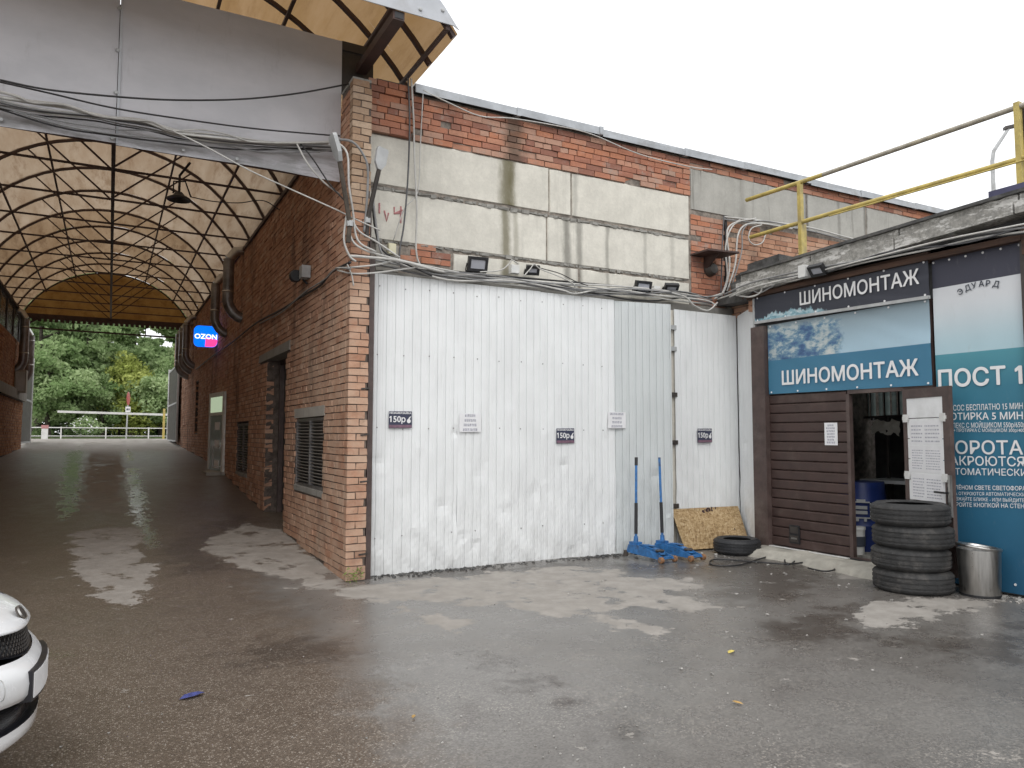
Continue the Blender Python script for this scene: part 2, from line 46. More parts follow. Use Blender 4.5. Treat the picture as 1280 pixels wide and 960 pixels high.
TEXTS = [('ban1', 'ШИНОМОНТАЖ', (7.78, 6.54, 3.21), (7.78, 4.947, 3.205), 0.1651), ('ban2', 'ШИНОМОНТАЖ', (7.78, 6.879, 2.212), (7.78, 5.012, 2.208), 0.1789), ('p0', 'ПОСТ 1', (7.78, 4.803, 2.065), (7.78, 3.979, 2.057), 0.1794), ('p1', 'ПЫЛЕСОС БЕСПЛАТНО 15 МИН', (7.78, 4.83, 1.809), (7.78, 3.983, 1.809), 0.0598), ('p2', 'ПРОТИРКА 5 МИН', (7.78, 4.816, 1.715), (7.78, 3.987, 1.709), 0.0724), ('p3', 'КОМПЛЕКС С МОЙЩИКОМ 550р/650р', (7.78, 4.89, 1.63), (7.78, 3.961, 1.631), 0.0514), ('p4', 'МОЙКА + ПРОТИРКА С МОЙЩИКОМ 300р/400р', (7.78, 4.918, 1.588), (7.78, 3.956, 1.585), 0.0344), ('p5', 'ВОРОТА', (7.78, 4.77, 1.359), (7.78, 4.001, 1.369), 0.1349), ('p6', 'ЗАКРОЮТСЯ', (7.78, 4.783, 1.241), (7.78, 3.992, 1.254), 0.0928), ('p7', 'АВТОМАТИЧЕСКИ', (7.78, 4.787, 1.14), (7.78, 3.974, 1.163), 0.0674), ('p8', 'НА ЗЕЛЁНОМ СВЕТЕ СВЕТОФОРА', (7.78, 4.862, 0.984), (7.78, 3.987, 1.025), 0.0424), ('p9', 'ВОРОТА ОТКРОЮТСЯ АВТОМАТИЧЕСКИ', (7.78, 4.864, 0.925), (7.78, 3.997, 0.97), 0.0339), ('p10', 'ПОДЪЕЗЖАЙТЕ БЛИЖЕ - ИЛИ ВЫЙДИТЕ', (7.78, 4.919, 0.87), (7.78, 4.006, 0.916), 0.0341), ('p11', 'И ЗАКРОЙТЕ КНОПКОЙ НА СТЕНЕ', (7.78, 4.869, 0.806), (7.78, 3.98, 0.857), 0.0423)]
# ------------------------------------------------------------------ helpers
def link(o): COL.objects.link(o); return o

def tag(o, label=None, cat=None, group=None, kind=None):
    if label: o['label'] = label
    if cat: o['category'] = cat
    if group: o['group'] = group
    if kind: o['kind'] = kind
    return o

def thing(name, loc, label, cat, group=None, rotz=0.0):
    o = link(bpy.data.objects.new(name, None)); o.location = loc; o.rotation_euler = (0, 0, rotz)
    o.empty_display_size = 0.1
    return tag(o, label, cat, group)

def origin_of(o):
    """total translation of a chain of unrotated parents"""
    v = Vector((0, 0, 0))
    while o is not None: v = v + Vector(o.location); o = o.parent
    return v

class MB:
    """collects geometry in one coordinate frame, then links it as one mesh object"""
    def __init__(s): s.v = []; s.f = []; s.m = []; s.t = []
    def add(s, vs_, fs, mi=0, tint=0.5):
        n = len(s.v); s.v += [tuple(p) for p in vs_]
        for f in fs: s.f.append([n + i for i in f]); s.m.append(mi); s.t.append(tint)
        return s
    def box(s, x0, x1, y0, y1, z0, z1, mi=0, tint=0.5, jit=0.0):
        vs_ = [(x, y, z) for z in (z0, z1) for y in (y0, y1) for x in (x0, x1)]
        if jit: vs_ = [(a + random.uniform(-jit, jit), b + random.uniform(-jit, jit), c + random.uniform(-jit, jit)) for a, b, c in vs_]
        return s.add(vs_, [(0, 2, 3, 1), (4, 5, 7, 6), (0, 1, 5, 4), (2, 6, 7, 3), (0, 4, 6, 2), (1, 3, 7, 5)], mi, tint)
    def obox(s, c, ax, ay, az, mi=0, tint=0.5):
        """box from a centre and three half-axis vectors"""
        c, ax, ay, az = map(Vector, (c, ax, ay, az))
        vs_ = [c + ax * i + ay * j + az * k for k in (-1, 1) for j in (-1, 1) for i in (-1, 1)]
        return s.add(vs_, [(0, 2, 3, 1), (4, 5, 7, 6), (0, 1, 5, 4), (2, 6, 7, 3), (0, 4, 6, 2), (1, 3, 7, 5)], mi, tint)
    def bar(s, a, b, w, h=None, mi=0, up=(0, 0, 1)):
        a, b = Vector(a), Vector(b); d = b - a; L = d.length; d.normalize()
        u = Vector(up)
        if abs(d.dot(u)) > .98: u = Vector((1, 0, 0))
        sx = d.cross(u).normalized(); sy = sx.cross(d).normalized(); h = h or w
        return s.obox((a + b) / 2, d * L / 2, sx * w / 2, sy * h / 2, mi)
    def tube(s, pts, r, n=8, mi=0, caps=True):
        pts = [Vector(p) for p in pts]; rr = r if isinstance(r, (list, tuple)) else [r] * len(pts)
        rings = []; prev = None
        for i, p in enumerate(pts):
            d = (pts[min(i + 1, len(pts) - 1)] - pts[max(i - 1, 0)])
            if d.length < 1e-9: d = Vector((0, 0, 1))
            d.normalize()
            if prev is None:
                u = Vector((0, 0, 1)) if abs(d.z) < .9 else Vector((1, 0, 0)); a = d.cross(u).normalized()
            else:
                a = prev - d * prev.dot(d)
                a = a.normalized() if a.length > 1e-6 else d.orthogonal().normalized()
            prev = a; b = d.cross(a)
            rings.append([p + (a * math.cos(2 * math.pi * k / n) + b * math.sin(2 * math.pi * k / n)) * rr[i] for k in range(n)])
        vs_ = [q for ring in rings for q in ring]; fs = []
        for i in range(len(pts) - 1):
            for k in range(n):
                fs.append((i * n + k, i * n + (k + 1) % n, (i + 1) * n + (k + 1) % n, (i + 1) * n + k))
        if caps: fs.append(tuple(range(n))[::-1]); fs.append(tuple((len(pts) - 1) * n + k for k in range(n)))
        return s.add(vs_, fs, mi)
    def cyl(s, a, b, r, n=16, mi=0, r2=None): return s.tube([a, b], [r, r if r2 is None else r2], n, mi)
    def lathe(s, prof, n=32, c=(0, 0, 0), mi=0, closed=False, axis='Z'):
        """prof: (radius, height) pairs"""
        vs_ = []; c = Vector(c)
        for k in range(n):
            a = 2 * math.pi * k / n
            for r, h in prof:
                p = Vector((r * math.cos(a), r * math.sin(a), h))
                if axis == 'X': p = Vector((h, p.x, p.y))
                if axis == 'Y': p = Vector((p.x, h, p.y))
                vs_.append(c + p)
        m = len(prof); fs = []
        for k in range(n):
            for i in range(m if closed else m - 1):
                j = (i + 1) % m
                fs.append((k * m + i, ((k + 1) % n) * m + i, ((k + 1) % n) * m + j, k * m + j))
        return s.add(vs_, fs, mi)
    def prism(s, poly, o, ux, uy, t, mi=0):
        """flat polygon (2-D points) at o spanned by ux, uy and thickened by the vector t"""
        o, ux, uy, t = map(Vector, (o, ux, uy, t)); n = len(poly)
        a = [o + ux * x + uy * y for x, y in poly]; b = [p + t for p in a]
        fs = [tuple(range(n)), tuple(range(2 * n - 1, n - 1, -1))] + [(i, n + i, n + (i + 1) % n, (i + 1) % n) for i in range(n)]
        return s.add(a + b, fs, mi)
    def grid(s, fn, nu, nv, mi=0):
        vs_ = [fn(i / nu, j / nv) for j in range(nv + 1) for i in range(nu + 1)]
        fs = [(j * (nu + 1) + i, j * (nu + 1) + i + 1, (j + 1) * (nu + 1) + i + 1, (j + 1) * (nu + 1) + i) for j in range(nv) for i in range(nu)]
        return s.add(vs_, fs, mi)
    def mesh(s, name, mats, off=(0, 0, 0), smooth=False, fixn=True):
        off = Vector(off)
        me = bpy.data.meshes.new(name)
        me.from_pydata([tuple(Vector(p) - off) for p in s.v], [], s.f)
        for m_ in (mats if isinstance(mats, (list, tuple)) else [mats]): me.materials.append(m_)
        if any(s.m): me.polygons.foreach_set('material_index', s.m)
        at = me.attributes.new('tint', 'FLOAT', 'FACE'); at.data.foreach_set('value', s.t)
        if fixn and len(s.f) < 60000:
            bm = bmesh.new(); bm.from_mesh(me); bmesh.ops.recalc_face_normals(bm, faces=bm.faces); bm.to_mesh(me); bm.free()
        if smooth:
            me.polygons.foreach_set('use_smooth', [True] * len(me.polygons))
            if smooth == 'auto': me.set_sharp_from_angle(angle=R(35))
        me.update(); return me
    def build(s, name, mats, parent=None, smooth=False, kind=None, label=None, local=False, fixn=True, loc=None):
        """parent given: geometry is in world coordinates unless local=True"""
        off = Vector((0, 0, 0))
        if parent is not None and not local: off = origin_of(parent)
        if loc is not None: off = off + (Vector(loc) - (origin_of(parent) if parent is not None and not local else Vector((0, 0, 0))))
        o = bpy.data.objects.new(name, s.mesh(name, mats, off, smooth, fixn)); link(o)
        if parent is not None: o.parent = parent
        if loc is not None: o.location = Vector(loc) - (origin_of(parent) if parent is not None and not local else Vector((0, 0, 0)))
        return tag(o, label, None, None, kind)

def solo(mb, name, mats, label, cat, group=None, smooth=False, base=None):
    """a thing that is one mesh, its origin at its own base"""
    if base is None:
        v = np.array([tuple(p) for p in mb.v]); lo, hi = v.min(0), v.max(0); base = ((lo[0] + hi[0]) / 2, (lo[1] + hi[1]) / 2, lo[2])
    o = link(bpy.data.objects.new(name, mb.mesh(name, mats, base, smooth))); o.location = base
    return tag(o, label, cat, group)

def inst(name, me, loc, parent=None, rot=None, label=None):
    o = link(bpy.data.objects.new(name, me))
    if parent is not None: o.parent = parent; o.location = Vector(loc) - origin_of(parent)
    else: o.location = loc
    if rot: o.rotation_euler = rot
    if label: o['label'] = label
    return o

def copy_tree(o, parent=None):
    c = o.copy(); link(c); c.parent = parent
    for ch in list(o.children): copy_tree(ch, c)
    return c

def catmull(pts, n=6):
    P = [Vector(p) for p in pts]
    if len(P) < 3: return P
    P = [P[0] * 2 - P[1]] + P + [P[-1] * 2 - P[-2]]; out = []
    for i in range(1, len(P) - 2):
        a, b, c, d = P[i - 1:i + 3]
        for k in range(n):
            t = k / n
            out.append(.5 * ((2 * b) + (c - a) * t + (2 * a - 5 * b + 4 * c - d) * t * t + (3 * b - a - 3 * c + d) * t ** 3))
    out.append(P[-2]); return out

def vnoise(x, y, seed=0):
    return (math.sin(x * 1.7 + y * 2.3 + seed) + math.sin(x * 3.1 - y * 1.3 + seed * 2.1) * .6 + math.sin(x * 5.3 + y * 6.1 + seed * .7) * .35) / 1.95

# ------------------------------------------------------------------ materials
class NT:
    def __init__(s, name):
        s.mat = bpy.data.materials.new(name); s.mat.use_nodes = True; s.t = s.mat.node_tree
        s.b = s.t.nodes['Principled BSDF']; s.out = s.t.nodes['Material Output']
    def n(s, typ, **kw):
        nd = s.t.nodes.new(typ)
        for k, v in kw.items():
            if k.startswith('i_'):
                nd.inputs[int(k[2:]) if k[2:].isdigit() else k[2:].replace('_', ' ')].default_value = v
            else: setattr(nd, k, v)
        return nd
    def l(s, a, b): s.t.links.new(a, b)
    def coord(s, kind='Object', scale=(1, 1, 1)):
        if kind == 'World': o = s.n('ShaderNodeNewGeometry').outputs['Position']
        else: o = s.n('ShaderNodeTexCoord').outputs[kind]
        if scale != (1, 1, 1):
            m = s.n('ShaderNodeVectorMath', operation='MULTIPLY'); m.inputs[1].default_value = scale; s.l(o, m.inputs[0]); o = m.outputs[0]
        return o
    def noise(s, vec, scale, detail=4, rough=.6, out='Fac'):
        nd = s.n('ShaderNodeTexNoise'); nd.inputs['Scale'].default_value = scale; nd.inputs['Detail'].default_value = detail; nd.inputs['Roughness'].default_value = rough
        s.l(vec, nd.inputs['Vector']); return nd.outputs[out]
    def vor(s, vec, scale, out='Distance', feat='F1'):
        nd = s.n('ShaderNodeTexVoronoi', feature=feat); nd.inputs['Scale'].default_value = scale; s.l(vec, nd.inputs['Vector']); return nd.outputs[out]
    def ss(s, x, lo, hi, a=0., b=1.):
        nd = s.n('ShaderNodeMapRange', interpolation_type='SMOOTHSTEP'); nd.inputs['From Min'].default_value = lo; nd.inputs['From Max'].default_value = hi
        nd.inputs['To Min'].default_value = a; nd.inputs['To Max'].default_value = b; s.l(x, nd.inputs['Value']); return nd.outputs[0]
    def lin(s, x, lo, hi, a=0., b=1.):
        nd = s.n('ShaderNodeMapRange'); nd.inputs['From Min'].default_value = lo; nd.inputs['From Max'].default_value = hi
        nd.inputs['To Min'].default_value = a; nd.inputs['To Max'].default_value = b; s.l(x, nd.inputs['Value']); return nd.outputs[0]
    def math(s, op, a, b=None, c=None):
        nd = s.n('ShaderNodeMath', operation=op)
        for i, x in enumerate((a, b, c)):
            if x is None: continue
            if isinstance(x, (int, float)): nd.inputs[i].default_value = x
            else: s.l(x, nd.inputs[i])
        return nd.outputs[0]
    def mix(s, fac, a, b, mode='MIX'):
        nd = s.n('ShaderNodeMix', data_type='RGBA', blend_type=mode)
        for i, x in ((0, fac), (6, a), (7, b)):
            if isinstance(x, (int, float)): nd.inputs[i].default_value = x
            elif isinstance(x, (tuple, list)): nd.inputs[i].default_value = (*x[:3], 1)
            else: s.l(x, nd.inputs[i])
        return nd.outputs[2]
    def ramp(s, x, stops):
        nd = s.n('ShaderNodeValToRGB'); e = nd.color_ramp.elements
        while len(e) < len(stops): e.new(.5)
        for i, (p, c) in enumerate(stops): e[i].position = p; e[i].color = (*c, 1)
        s.l(x, nd.inputs[0]); return nd.outputs[0]
    def sep(s, v): nd = s.n('ShaderNodeSeparateXYZ'); s.l(v, nd.inputs[0]); return nd.outputs
    def attr(s, name, out='Fac'): nd = s.n('ShaderNodeAttribute', attribute_name=name); return nd.outputs[out]
    def bump(s, h, strength=.3, dist=.01):
        nd = s.n('ShaderNodeBump'); nd.inputs['Strength'].default_value = strength; nd.inputs['Distance'].default_value = dist
        s.l(h, nd.inputs['Height']); s.l(nd.outputs[0], s.b.inputs['Normal']); return nd
    def set(s, **kw):
        for k, v in kw.items():
            i = s.b.inputs[k.replace('_', ' ')]
            if isinstance(v, (int, float)): i.default_value = v
            elif isinstance(v, tuple): i.default_value = (*v, 1) if len(v) == 3 else v
            else: s.l(v, i)
        return s

def simple(name, col, rough=.5, metal=0., var=.25, scale=6., bump=0., bscale=60., dirt=None, dscale=2.5, damt=.5, kind='World', spec=.5, stretch=(1, 1, 1)):
    """a painted / metal / plastic surface with mottling, worn roughness and patches of dirt"""
    t = NT(name); v = t.coord(kind, stretch)
    n1 = t.noise(v, scale, 5, .65)
    c = t.mix(t.ss(n1, .3, .7), tuple(x * (1 - var) for x in col), tuple(min(1, x * (1 + var * .6)) for x in col))
    if dirt:
        n2 = t.noise(v, dscale, 6, .7)
        c = t.mix(t.math('MULTIPLY', t.ss(n2, .48, .72), damt), c, dirt)
    t.set(Base_Color=c, Metallic=metal, Roughness=t.lin(n1, .25, .75, max(.02, rough - .12), min(1, rough + .12)))
    t.b.inputs['Specular IOR Level'].default_value = spec
    if bump: t.bump(t.noise(v, bscale, 4, .6), bump, .01)
    return t.mat

def brick_mat(name, stops, dark=(.05, .035, .03), damt=.6, smear=.35, dust=0., stain=None):
    t = NT(name); v = t.coord('World')
    tint = t.attr('tint')
    c = t.ramp(tint, stops)
    n = t.noise(v, 34, 4, .7); c = t.mix(.55, c, t.mix(n, (.45, .45, .45), (1.35, 1.3, 1.25)), 'MULTIPLY')
    big = t.noise(t.coord('World', (1.1, 1.1, .35)), 1.3, 4, .65)
    c = t.mix(t.math('MULTIPLY', t.ss(big, .5, .72), damt), c, dark)
    pale = t.noise(v, 5., 6, .75); c = t.mix(t.math('MULTIPLY', t.ss(pale, .52, .72), smear), c, (.36, .31, .27))
    if dust:
        px_, py_, pz_ = t.sep(v); f_ = t.math('MULTIPLY', t.ss(py_, 11.6, 9.4), t.ss(t.math('ADD', pz_, t.math('MULTIPLY', big, 1.2)), 4.4, 3.2))
        c = t.mix(t.math('MULTIPLY', t.math('MULTIPLY', f_, t.ss(t.noise(v, 3.2, 5, .7), .3, .6)), dust), c, (.54, .41, .31))
    if stain:
        px_ = t.sep(v)[0]; d_ = t.math('ADD', t.math('ABSOLUTE', t.math('SUBTRACT', px_, stain)), t.math('MULTIPLY', t.math('SUBTRACT', t.noise(v, 6, 5, .75), .5), .35)); c = t.mix(t.math('MULTIPLY', t.ss(d_, .24, .02), .7), c, (.075, .065, .05))
    c = t.mix(t.math('MULTIPLY', t.ss(t.noise(v, 18, 5, .75), .62, .75), .45), c, (.1, .065, .05))
    t.set(Base_Color=c, Roughness=.9); t.b.inputs['Specular IOR Level'].default_value = .25
    t.bump(t.noise(v, 70, 5, .7), .5, .006); return t.mat

m_brick_red = brick_mat('red brick', [(0., (.38, .20, .13)), (.3, (.47, .26, .17)), (.75, (.53, .31, .21)), (1., (.54, .36, .26))], damt=.6, dust=.5)
m_brick_orange = brick_mat('orange brick', [(0., (.25, .125, .095)), (.3, (.41, .185, .125)), (.6, (.48, .21, .125)), (.85, (.50, .27, .19)), (1., (.40, .28, .22))], damt=.34, smear=.62, stain=4.42)
m_brick_pale = brick_mat('pale buff brick', [(0., (.34, .22, .14)), (.4, (.46, .32, .22)), (1., (.55, .42, .31))], damt=.25)
m_brick_far = brick_mat('ochre brick', [(0., (.26, .11, .05)), (.5, (.36, .17, .08)), (1., (.42, .22, .11))], damt=.35)
m_mortar = simple('mortar', (.27, .235, .20), .95, var=.45, scale=14, bump=.5, bscale=80, dirt=(.05, .045, .04), damt=.6)
m_mortar_dark = simple('dark mortar', (.125, .098, .082), .95, var=.45, scale=14, bump=.5, bscale=80)

def concrete_mat(name, col, streaks=(), moss=(), soot=.5):
    t = NT(name); v = t.coord('World'); x, y, z = t.sep(v)
    n1 = t.noise(v, 3.0, 6, .7); n2 = t.noise(v, 26, 5, .7)
    c = t.mix(t.ss(n1, .3, .72), tuple(q * .86 for q in col), tuple(q * 1.05 for q in col))
    c = t.mix(.35, c, t.mix(n2, (.55, .55, .55), (1.35, 1.35, 1.35)), 'MULTIPLY')
    run = t.noise(t.coord('World', (7., 7., .35)), 1.6, 4, .7)
    c = t.mix(t.math('MULTIPLY', t.ss(run, .54, .74), soot), c, (.11, .105, .09))
    wob = t.math('MULTIPLY', t.math('SUBTRACT', t.noise(t.coord('World', (2, 2, .8)), 1.4, 3, .6), .5), .10)
    xx = t.math('ADD', x, wob); edge = t.noise(t.coord('World', (1, 1, .4)), 9, 5, .75)
    for x0, w, a in streaks:
        d = t.math('ABSOLUTE', t.math('SUBTRACT', xx, x0)); f = t.ss(t.math('ADD', d, t.math('MULTIPLY', t.math('SUBTRACT', edge, .5), w * 1.3)), w * 1.2, w * .1)
        c = t.mix(t.math('MULTIPLY', f, a), c, (.085, .08, .068))
    for x0, w, a in moss:
        d = t.math('ABSOLUTE', t.math('SUBTRACT', xx, x0)); f = t.ss(t.math('ADD', d, t.math('MULTIPLY', t.math('SUBTRACT', edge, .5), w)), w * 1.2, w * .1)
        c = t.mix(t.math('MULTIPLY', f, a), c, (.10, .085, .03))
    pit = t.ss(t.vor(v, 30), .05, .12)
    c = t.mix(t.math('MULTIPLY', t.math('SUBTRACT', 1., pit), .35), c, (.1, .1, .09))
    t.set(Base_Color=c, Roughness=.92); t.b.inputs['Specular IOR Level'].default_value = .25
    t.bump(t.mix(.5, n2, pit), .45, .008); return t.mat
m_conc = concrete_mat('pale concrete panel', (.68, .655, .58), moss=((4.33, .15, .8), (4.40, .07, .5)), streaks=((5.36, .06, .3),), soot=.10)
m_conc_low = concrete_mat('streaked concrete panel', (.70, .675, .60), moss=((4.30, .09, .7), (4.45, .05, .35)), streaks=((5.22, .07, .6), (5.42, .07, .55), (5.88, .04, .45), (6.52, .05, .3), (7.0, .06, .25)), soot=.14)
m_conc_old = concrete_mat('weathered grey concrete', (.30, .29, .265), soot=.7)
m_conc_dirty = concrete_mat('dirty low concrete', (.40, .38, .34), soot=.6)

def sheet_white(name, base=(.81, .825, .825), dirt_top=0.):
    t = NT(name); v = t.coord('World'); x, y, z = t.sep(v)
    n = t.noise(t.coord('World', (1, 1, .5)), 3.2, 5, .65)
    c = t.mix(t.ss(n, .3, .7), tuple(q * .93 for q in base), base)
    run = t.noise(t.coord('World', (14, 14, .7)), 1.5, 4, .7); c = t.mix(t.math('MULTIPLY', t.ss(run, .55, .8), .3), c, (.48, .48, .45))
    low = t.math('MULTIPLY', t.ss(t.math('ADD', z, t.math('MULTIPLY', t.math('SUBTRACT', n, .5), .9)), .42, -.08), .27)
    c = t.mix(low, c, (.42, .41, .38))
    scuff = t.noise(t.coord('World', (3, 3, 9)), 5, 5, .8); c = t.mix(t.math('MULTIPLY', t.ss(scuff, .66, .74), .5), c, (.33, .32, .30))
    t.set(Base_Color=c, Roughness=t.lin(n, .3, .7, .38, .58), Metallic=0.); t.bump(t.noise(v, 3.5, 3, .5), .12, .03); return t.mat
m_sheet = sheet_white('white coated steel sheet')
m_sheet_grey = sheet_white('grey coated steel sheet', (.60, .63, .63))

m_brown_metal = simple('brown painted steel', (.085, .058, .052), .5, var=.3, dirt=(.2, .17, .15), damt=.35)
m_brown_gate = simple('dark brown gate panel', (.060, .036, .031), .5, var=.22, scale=4, dirt=(.16, .13, .11), damt=.3)
m_truss = simple('dark red primer steel', (.068, .038, .032), .6, var=.35)
m_galv = simple('galvanised coping', (.40, .42, .44), .45, metal=.35, var=.2, scale=4, dirt=(.24, .235, .22), damt=.7, bump=.1, bscale=12)
m_steel = simple('brushed stainless steel', (.50, .49, .47), .36, metal=1., var=.12, scale=9, dirt=(.22, .2, .18), damt=.35, stretch=(5, 5, .5))
m_duct = simple('dull duct steel', (.30, .29, .29), .4, metal=.7, var=.3, dirt=(.1, .07, .06), damt=.6)
m_grey_metal = simple('light grey metal', (.46, .47, .47), .5, metal=.1, var=.15, dirt=(.25, .24, .22), damt=.4)
m_black = simple('black plastic', (.022, .022, .024), .5, var=.3, scale=20)
m_cable_w = simple('pale cable jacket', (.56, .55, .52), .55, var=.22, scale=5, dirt=(.22, .21, .19), damt=.6)
m_cable_g = simple('grey cable jacket', (.27, .27, .27), .55, var=.25, scale=5, dirt=(.12, .11, .1), damt=.5)
m_cable_g2 = simple('dark grey cable jacket', (.10, .10, .105), .55, var=.3, scale=5)
m_cable_k = simple('black cable jacket', (.024, .023, .024), .5, var=.3, scale=5)
m_rubber = simple('tyre rubber', (.034, .034, .034), .75, var=.35, scale=9, bump=.25, bscale=120, dirt=(.12, .11, .10), dscale=5, damt=.55)
m_rubber_new = simple('clean tyre rubber', (.022, .023, .026), .6, var=.3, scale=9, bump=.2, bscale=120, dirt=(.07, .066, .06), damt=.4)
m_jack = simple('blue jack paint', (.035, .16, .40), .4, var=.3, scale=14, dirt=(.035, .035, .04), dscale=11, damt=.8)
m_jack_wheel = simple('rusty caster', (.27, .14, .07), .6, var=.4, scale=30)
m_yellow = simple('yellow pipe paint', (.52, .41, .12), .45, var=.25, scale=7, dirt=(.27, .22, .13), damt=.6)
m_rail_grey = simple('grey worn pipe paint', (.36, .33, .27), .5, var=.25, scale=7, dirt=(.5, .4, .15), damt=.25)
m_white_paint = simple('white gloss paint', (.80, .81, .82), .35, var=.06)
m_paper = simple('white paper', (.78, .78, .79), .75, var=.05, scale=9)
m_ink = simple('grey print', (.50, .50, .55), .8, var=.4, scale=60)
m_glass_lens = simple('floodlight lens', (.42, .43, .47), .18, var=.1)
m_white_plastic = simple('white plastic', (.70, .70, .68), .45, var=.1, dirt=(.4, .38, .33), damt=.5)
m_cream = simple('cream plastic', (.66, .62, .44), .5, var=.1)
m_dark_door = simple('dark steel door', (.050, .043, .038), .55, var=.3, dirt=(.11, .09, .075), damt=.5)
m_wood_dark = simple('dark stained board', (.075, .040, .026), .75, var=.5, scale=5, stretch=(1, .3, 5), bump=.3, bscale=30)
m_felt = simple('roofing felt', (.085, .085, .083), .95, var=.45, scale=7, bump=.6, bscale=40, dirt=(.24, .23, .21), damt=.5)
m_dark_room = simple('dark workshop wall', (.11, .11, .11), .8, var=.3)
m_blue_drum = simple('dark blue plastic', (.016, .035, .16), .4, var=.2)
m_poster_dark = simple('navy print', (.040, .046, .085), .5, var=.15, scale=12)
m_poster_mauve = simple('faded mauve print', (.19, .11, .15), .55, var=.3, scale=30)
m_print_white = simple('white print', (.80, .80, .80), .5, var=.04)
m_print_dark = simple('dark print', (.06, .07, .09), .5, var=.1)
m_leaf_y = simple('yellow dead leaf', (.62, .50, .12), .6, var=.3, scale=40)
m_leaf_o = simple('ochre dead leaf', (.42, .26, .08), .6, var=.3, scale=40)
m_red = simple('faded red', (.42, .06, .05), .5, var=.2)
m_pink_paint = simple('pink chalk', (.52, .25, .25), .9, var=.3, scale=40)
m_stone_bits = simple('pale grit', (.40, .385, .36), .9, var=.5, scale=20)
m_blue_rag = simple('blue rag', (.05, .06, .20), .9, var=.4, scale=40)
m_moss_plant = simple('weed leaf', (.16, .20, .045), .7, var=.4, scale=30)

def tarp_mat():
    t = NT('grey tarpaulin'); v = t.coord('World'); n = t.noise(t.coord('World', (1, 1, 2)), 1.6, 5, .6)
    c = t.mix(t.ss(n, .3, .7), (.52, .52, .545), (.59, .585, .61))
    z = t.sep(v)[2]
    st = t.noise(t.coord('World', (1.2, 1, 5)), 1.8, 5, .7)
    c = t.mix(t.math('MULTIPLY', t.math('MULTIPLY', t.ss(st, .42, .62), t.ss(z, 4.95, 4.5)), .6), c, (.22, .215, .21))
    t.set(Base_Color=c, Roughness=.7); grime = t.noise(t.coord('World', (2.5, 1, .6)), 2.2, 6, .75); c = t.mix(t.math('MULTIPLY', t.ss(grime, .56, .78), .35), c, (.27, .26, .255)); t.set(Base_Color=c)
    t.bump(t.noise(t.coord('World', (1, 1, 3)), 2.5, 3, .5), .15, .04); return t.mat
m_tarp = tarp_mat()
m_tarp_light = simple('pale grey coated sheet', (.50, .52, .55), .5, var=.1, scale=3, dirt=(.34, .33, .32), damt=.4)

def poly_mat(name, ca, cb, cs, trans):
    t = NT(name); v = t.coord('World')
    n = t.noise(t.coord('World', (2.2, .35, 2.2)), 1.4, 5, .65)
    c = t.mix(t.ss(n, .3, .72), ca, cb)
    st = t.noise(t.coord('World', (3, .45, 3)), 1.6, 6, .75); c = t.mix(t.math('MULTIPLY', t.ss(st, .47, .68), .75), c, cs)
    d = t.n('ShaderNodeBsdfDiffuse'); tr = t.n('ShaderNodeBsdfTranslucent'); t.l(c, d.inputs[0]); t.l(c, tr.inputs[0])
    mx = t.n('ShaderNodeMixShader'); mx.inputs[0].default_value = trans; t.l(d.outputs[0], mx.inputs[1]); t.l(tr.outputs[0], mx.inputs[2])
    t.l(mx.outputs[0], t.out.inputs[0]); return t.mat
m_poly = poly_mat('dusty amber plastic sheet', (.33, .24, .16), (.42, .33, .24), (.23, .15, .09), .55)
m_poly_gable = poly_mat('amber plastic sheet', (.37, .245, .115), (.46, .325, .165), (.28, .175, .08), .68)
m_poly_old = poly_mat('browned plastic sheet', (.23, .15, .085), (.32, .225, .14), (.15, .09, .05), .55)
m_poly_front = poly_mat('warm amber plastic sheet', (.31, .19, .085), (.38, .25, .135), (.25, .15, .07), .58)

def osb_mat():
    t = NT('oriented strand board'); v = t.coord('Object')
    a = t.vor(t.coord('Object', (26, 26, 60)), 1., 'Color'); b = t.vor(t.coord('Object', (70, 70, 22)), 1., 'Color')
    ra = t.sep(a)[0]; rb = t.sep(b)[1]
    c = t.ramp(t.math('MULTIPLY', t.math('ADD', ra, rb), .5), [(.1, (.22, .135, .06)), (.4, (.36, .245, .12)), (.7, (.45, .32, .17)), (.95, (.54, .42, .26))])
    c = t.mix(t.math('MULTIPLY', t.ss(t.noise(v, 3, 4, .6), .55, .75), .4), c, (.17, .11, .06))
    t.set(Base_Color=c, Roughness=.8); t.bump(t.math('ADD', ra, rb), .3, .004); return t.mat
m_osb = osb_mat()

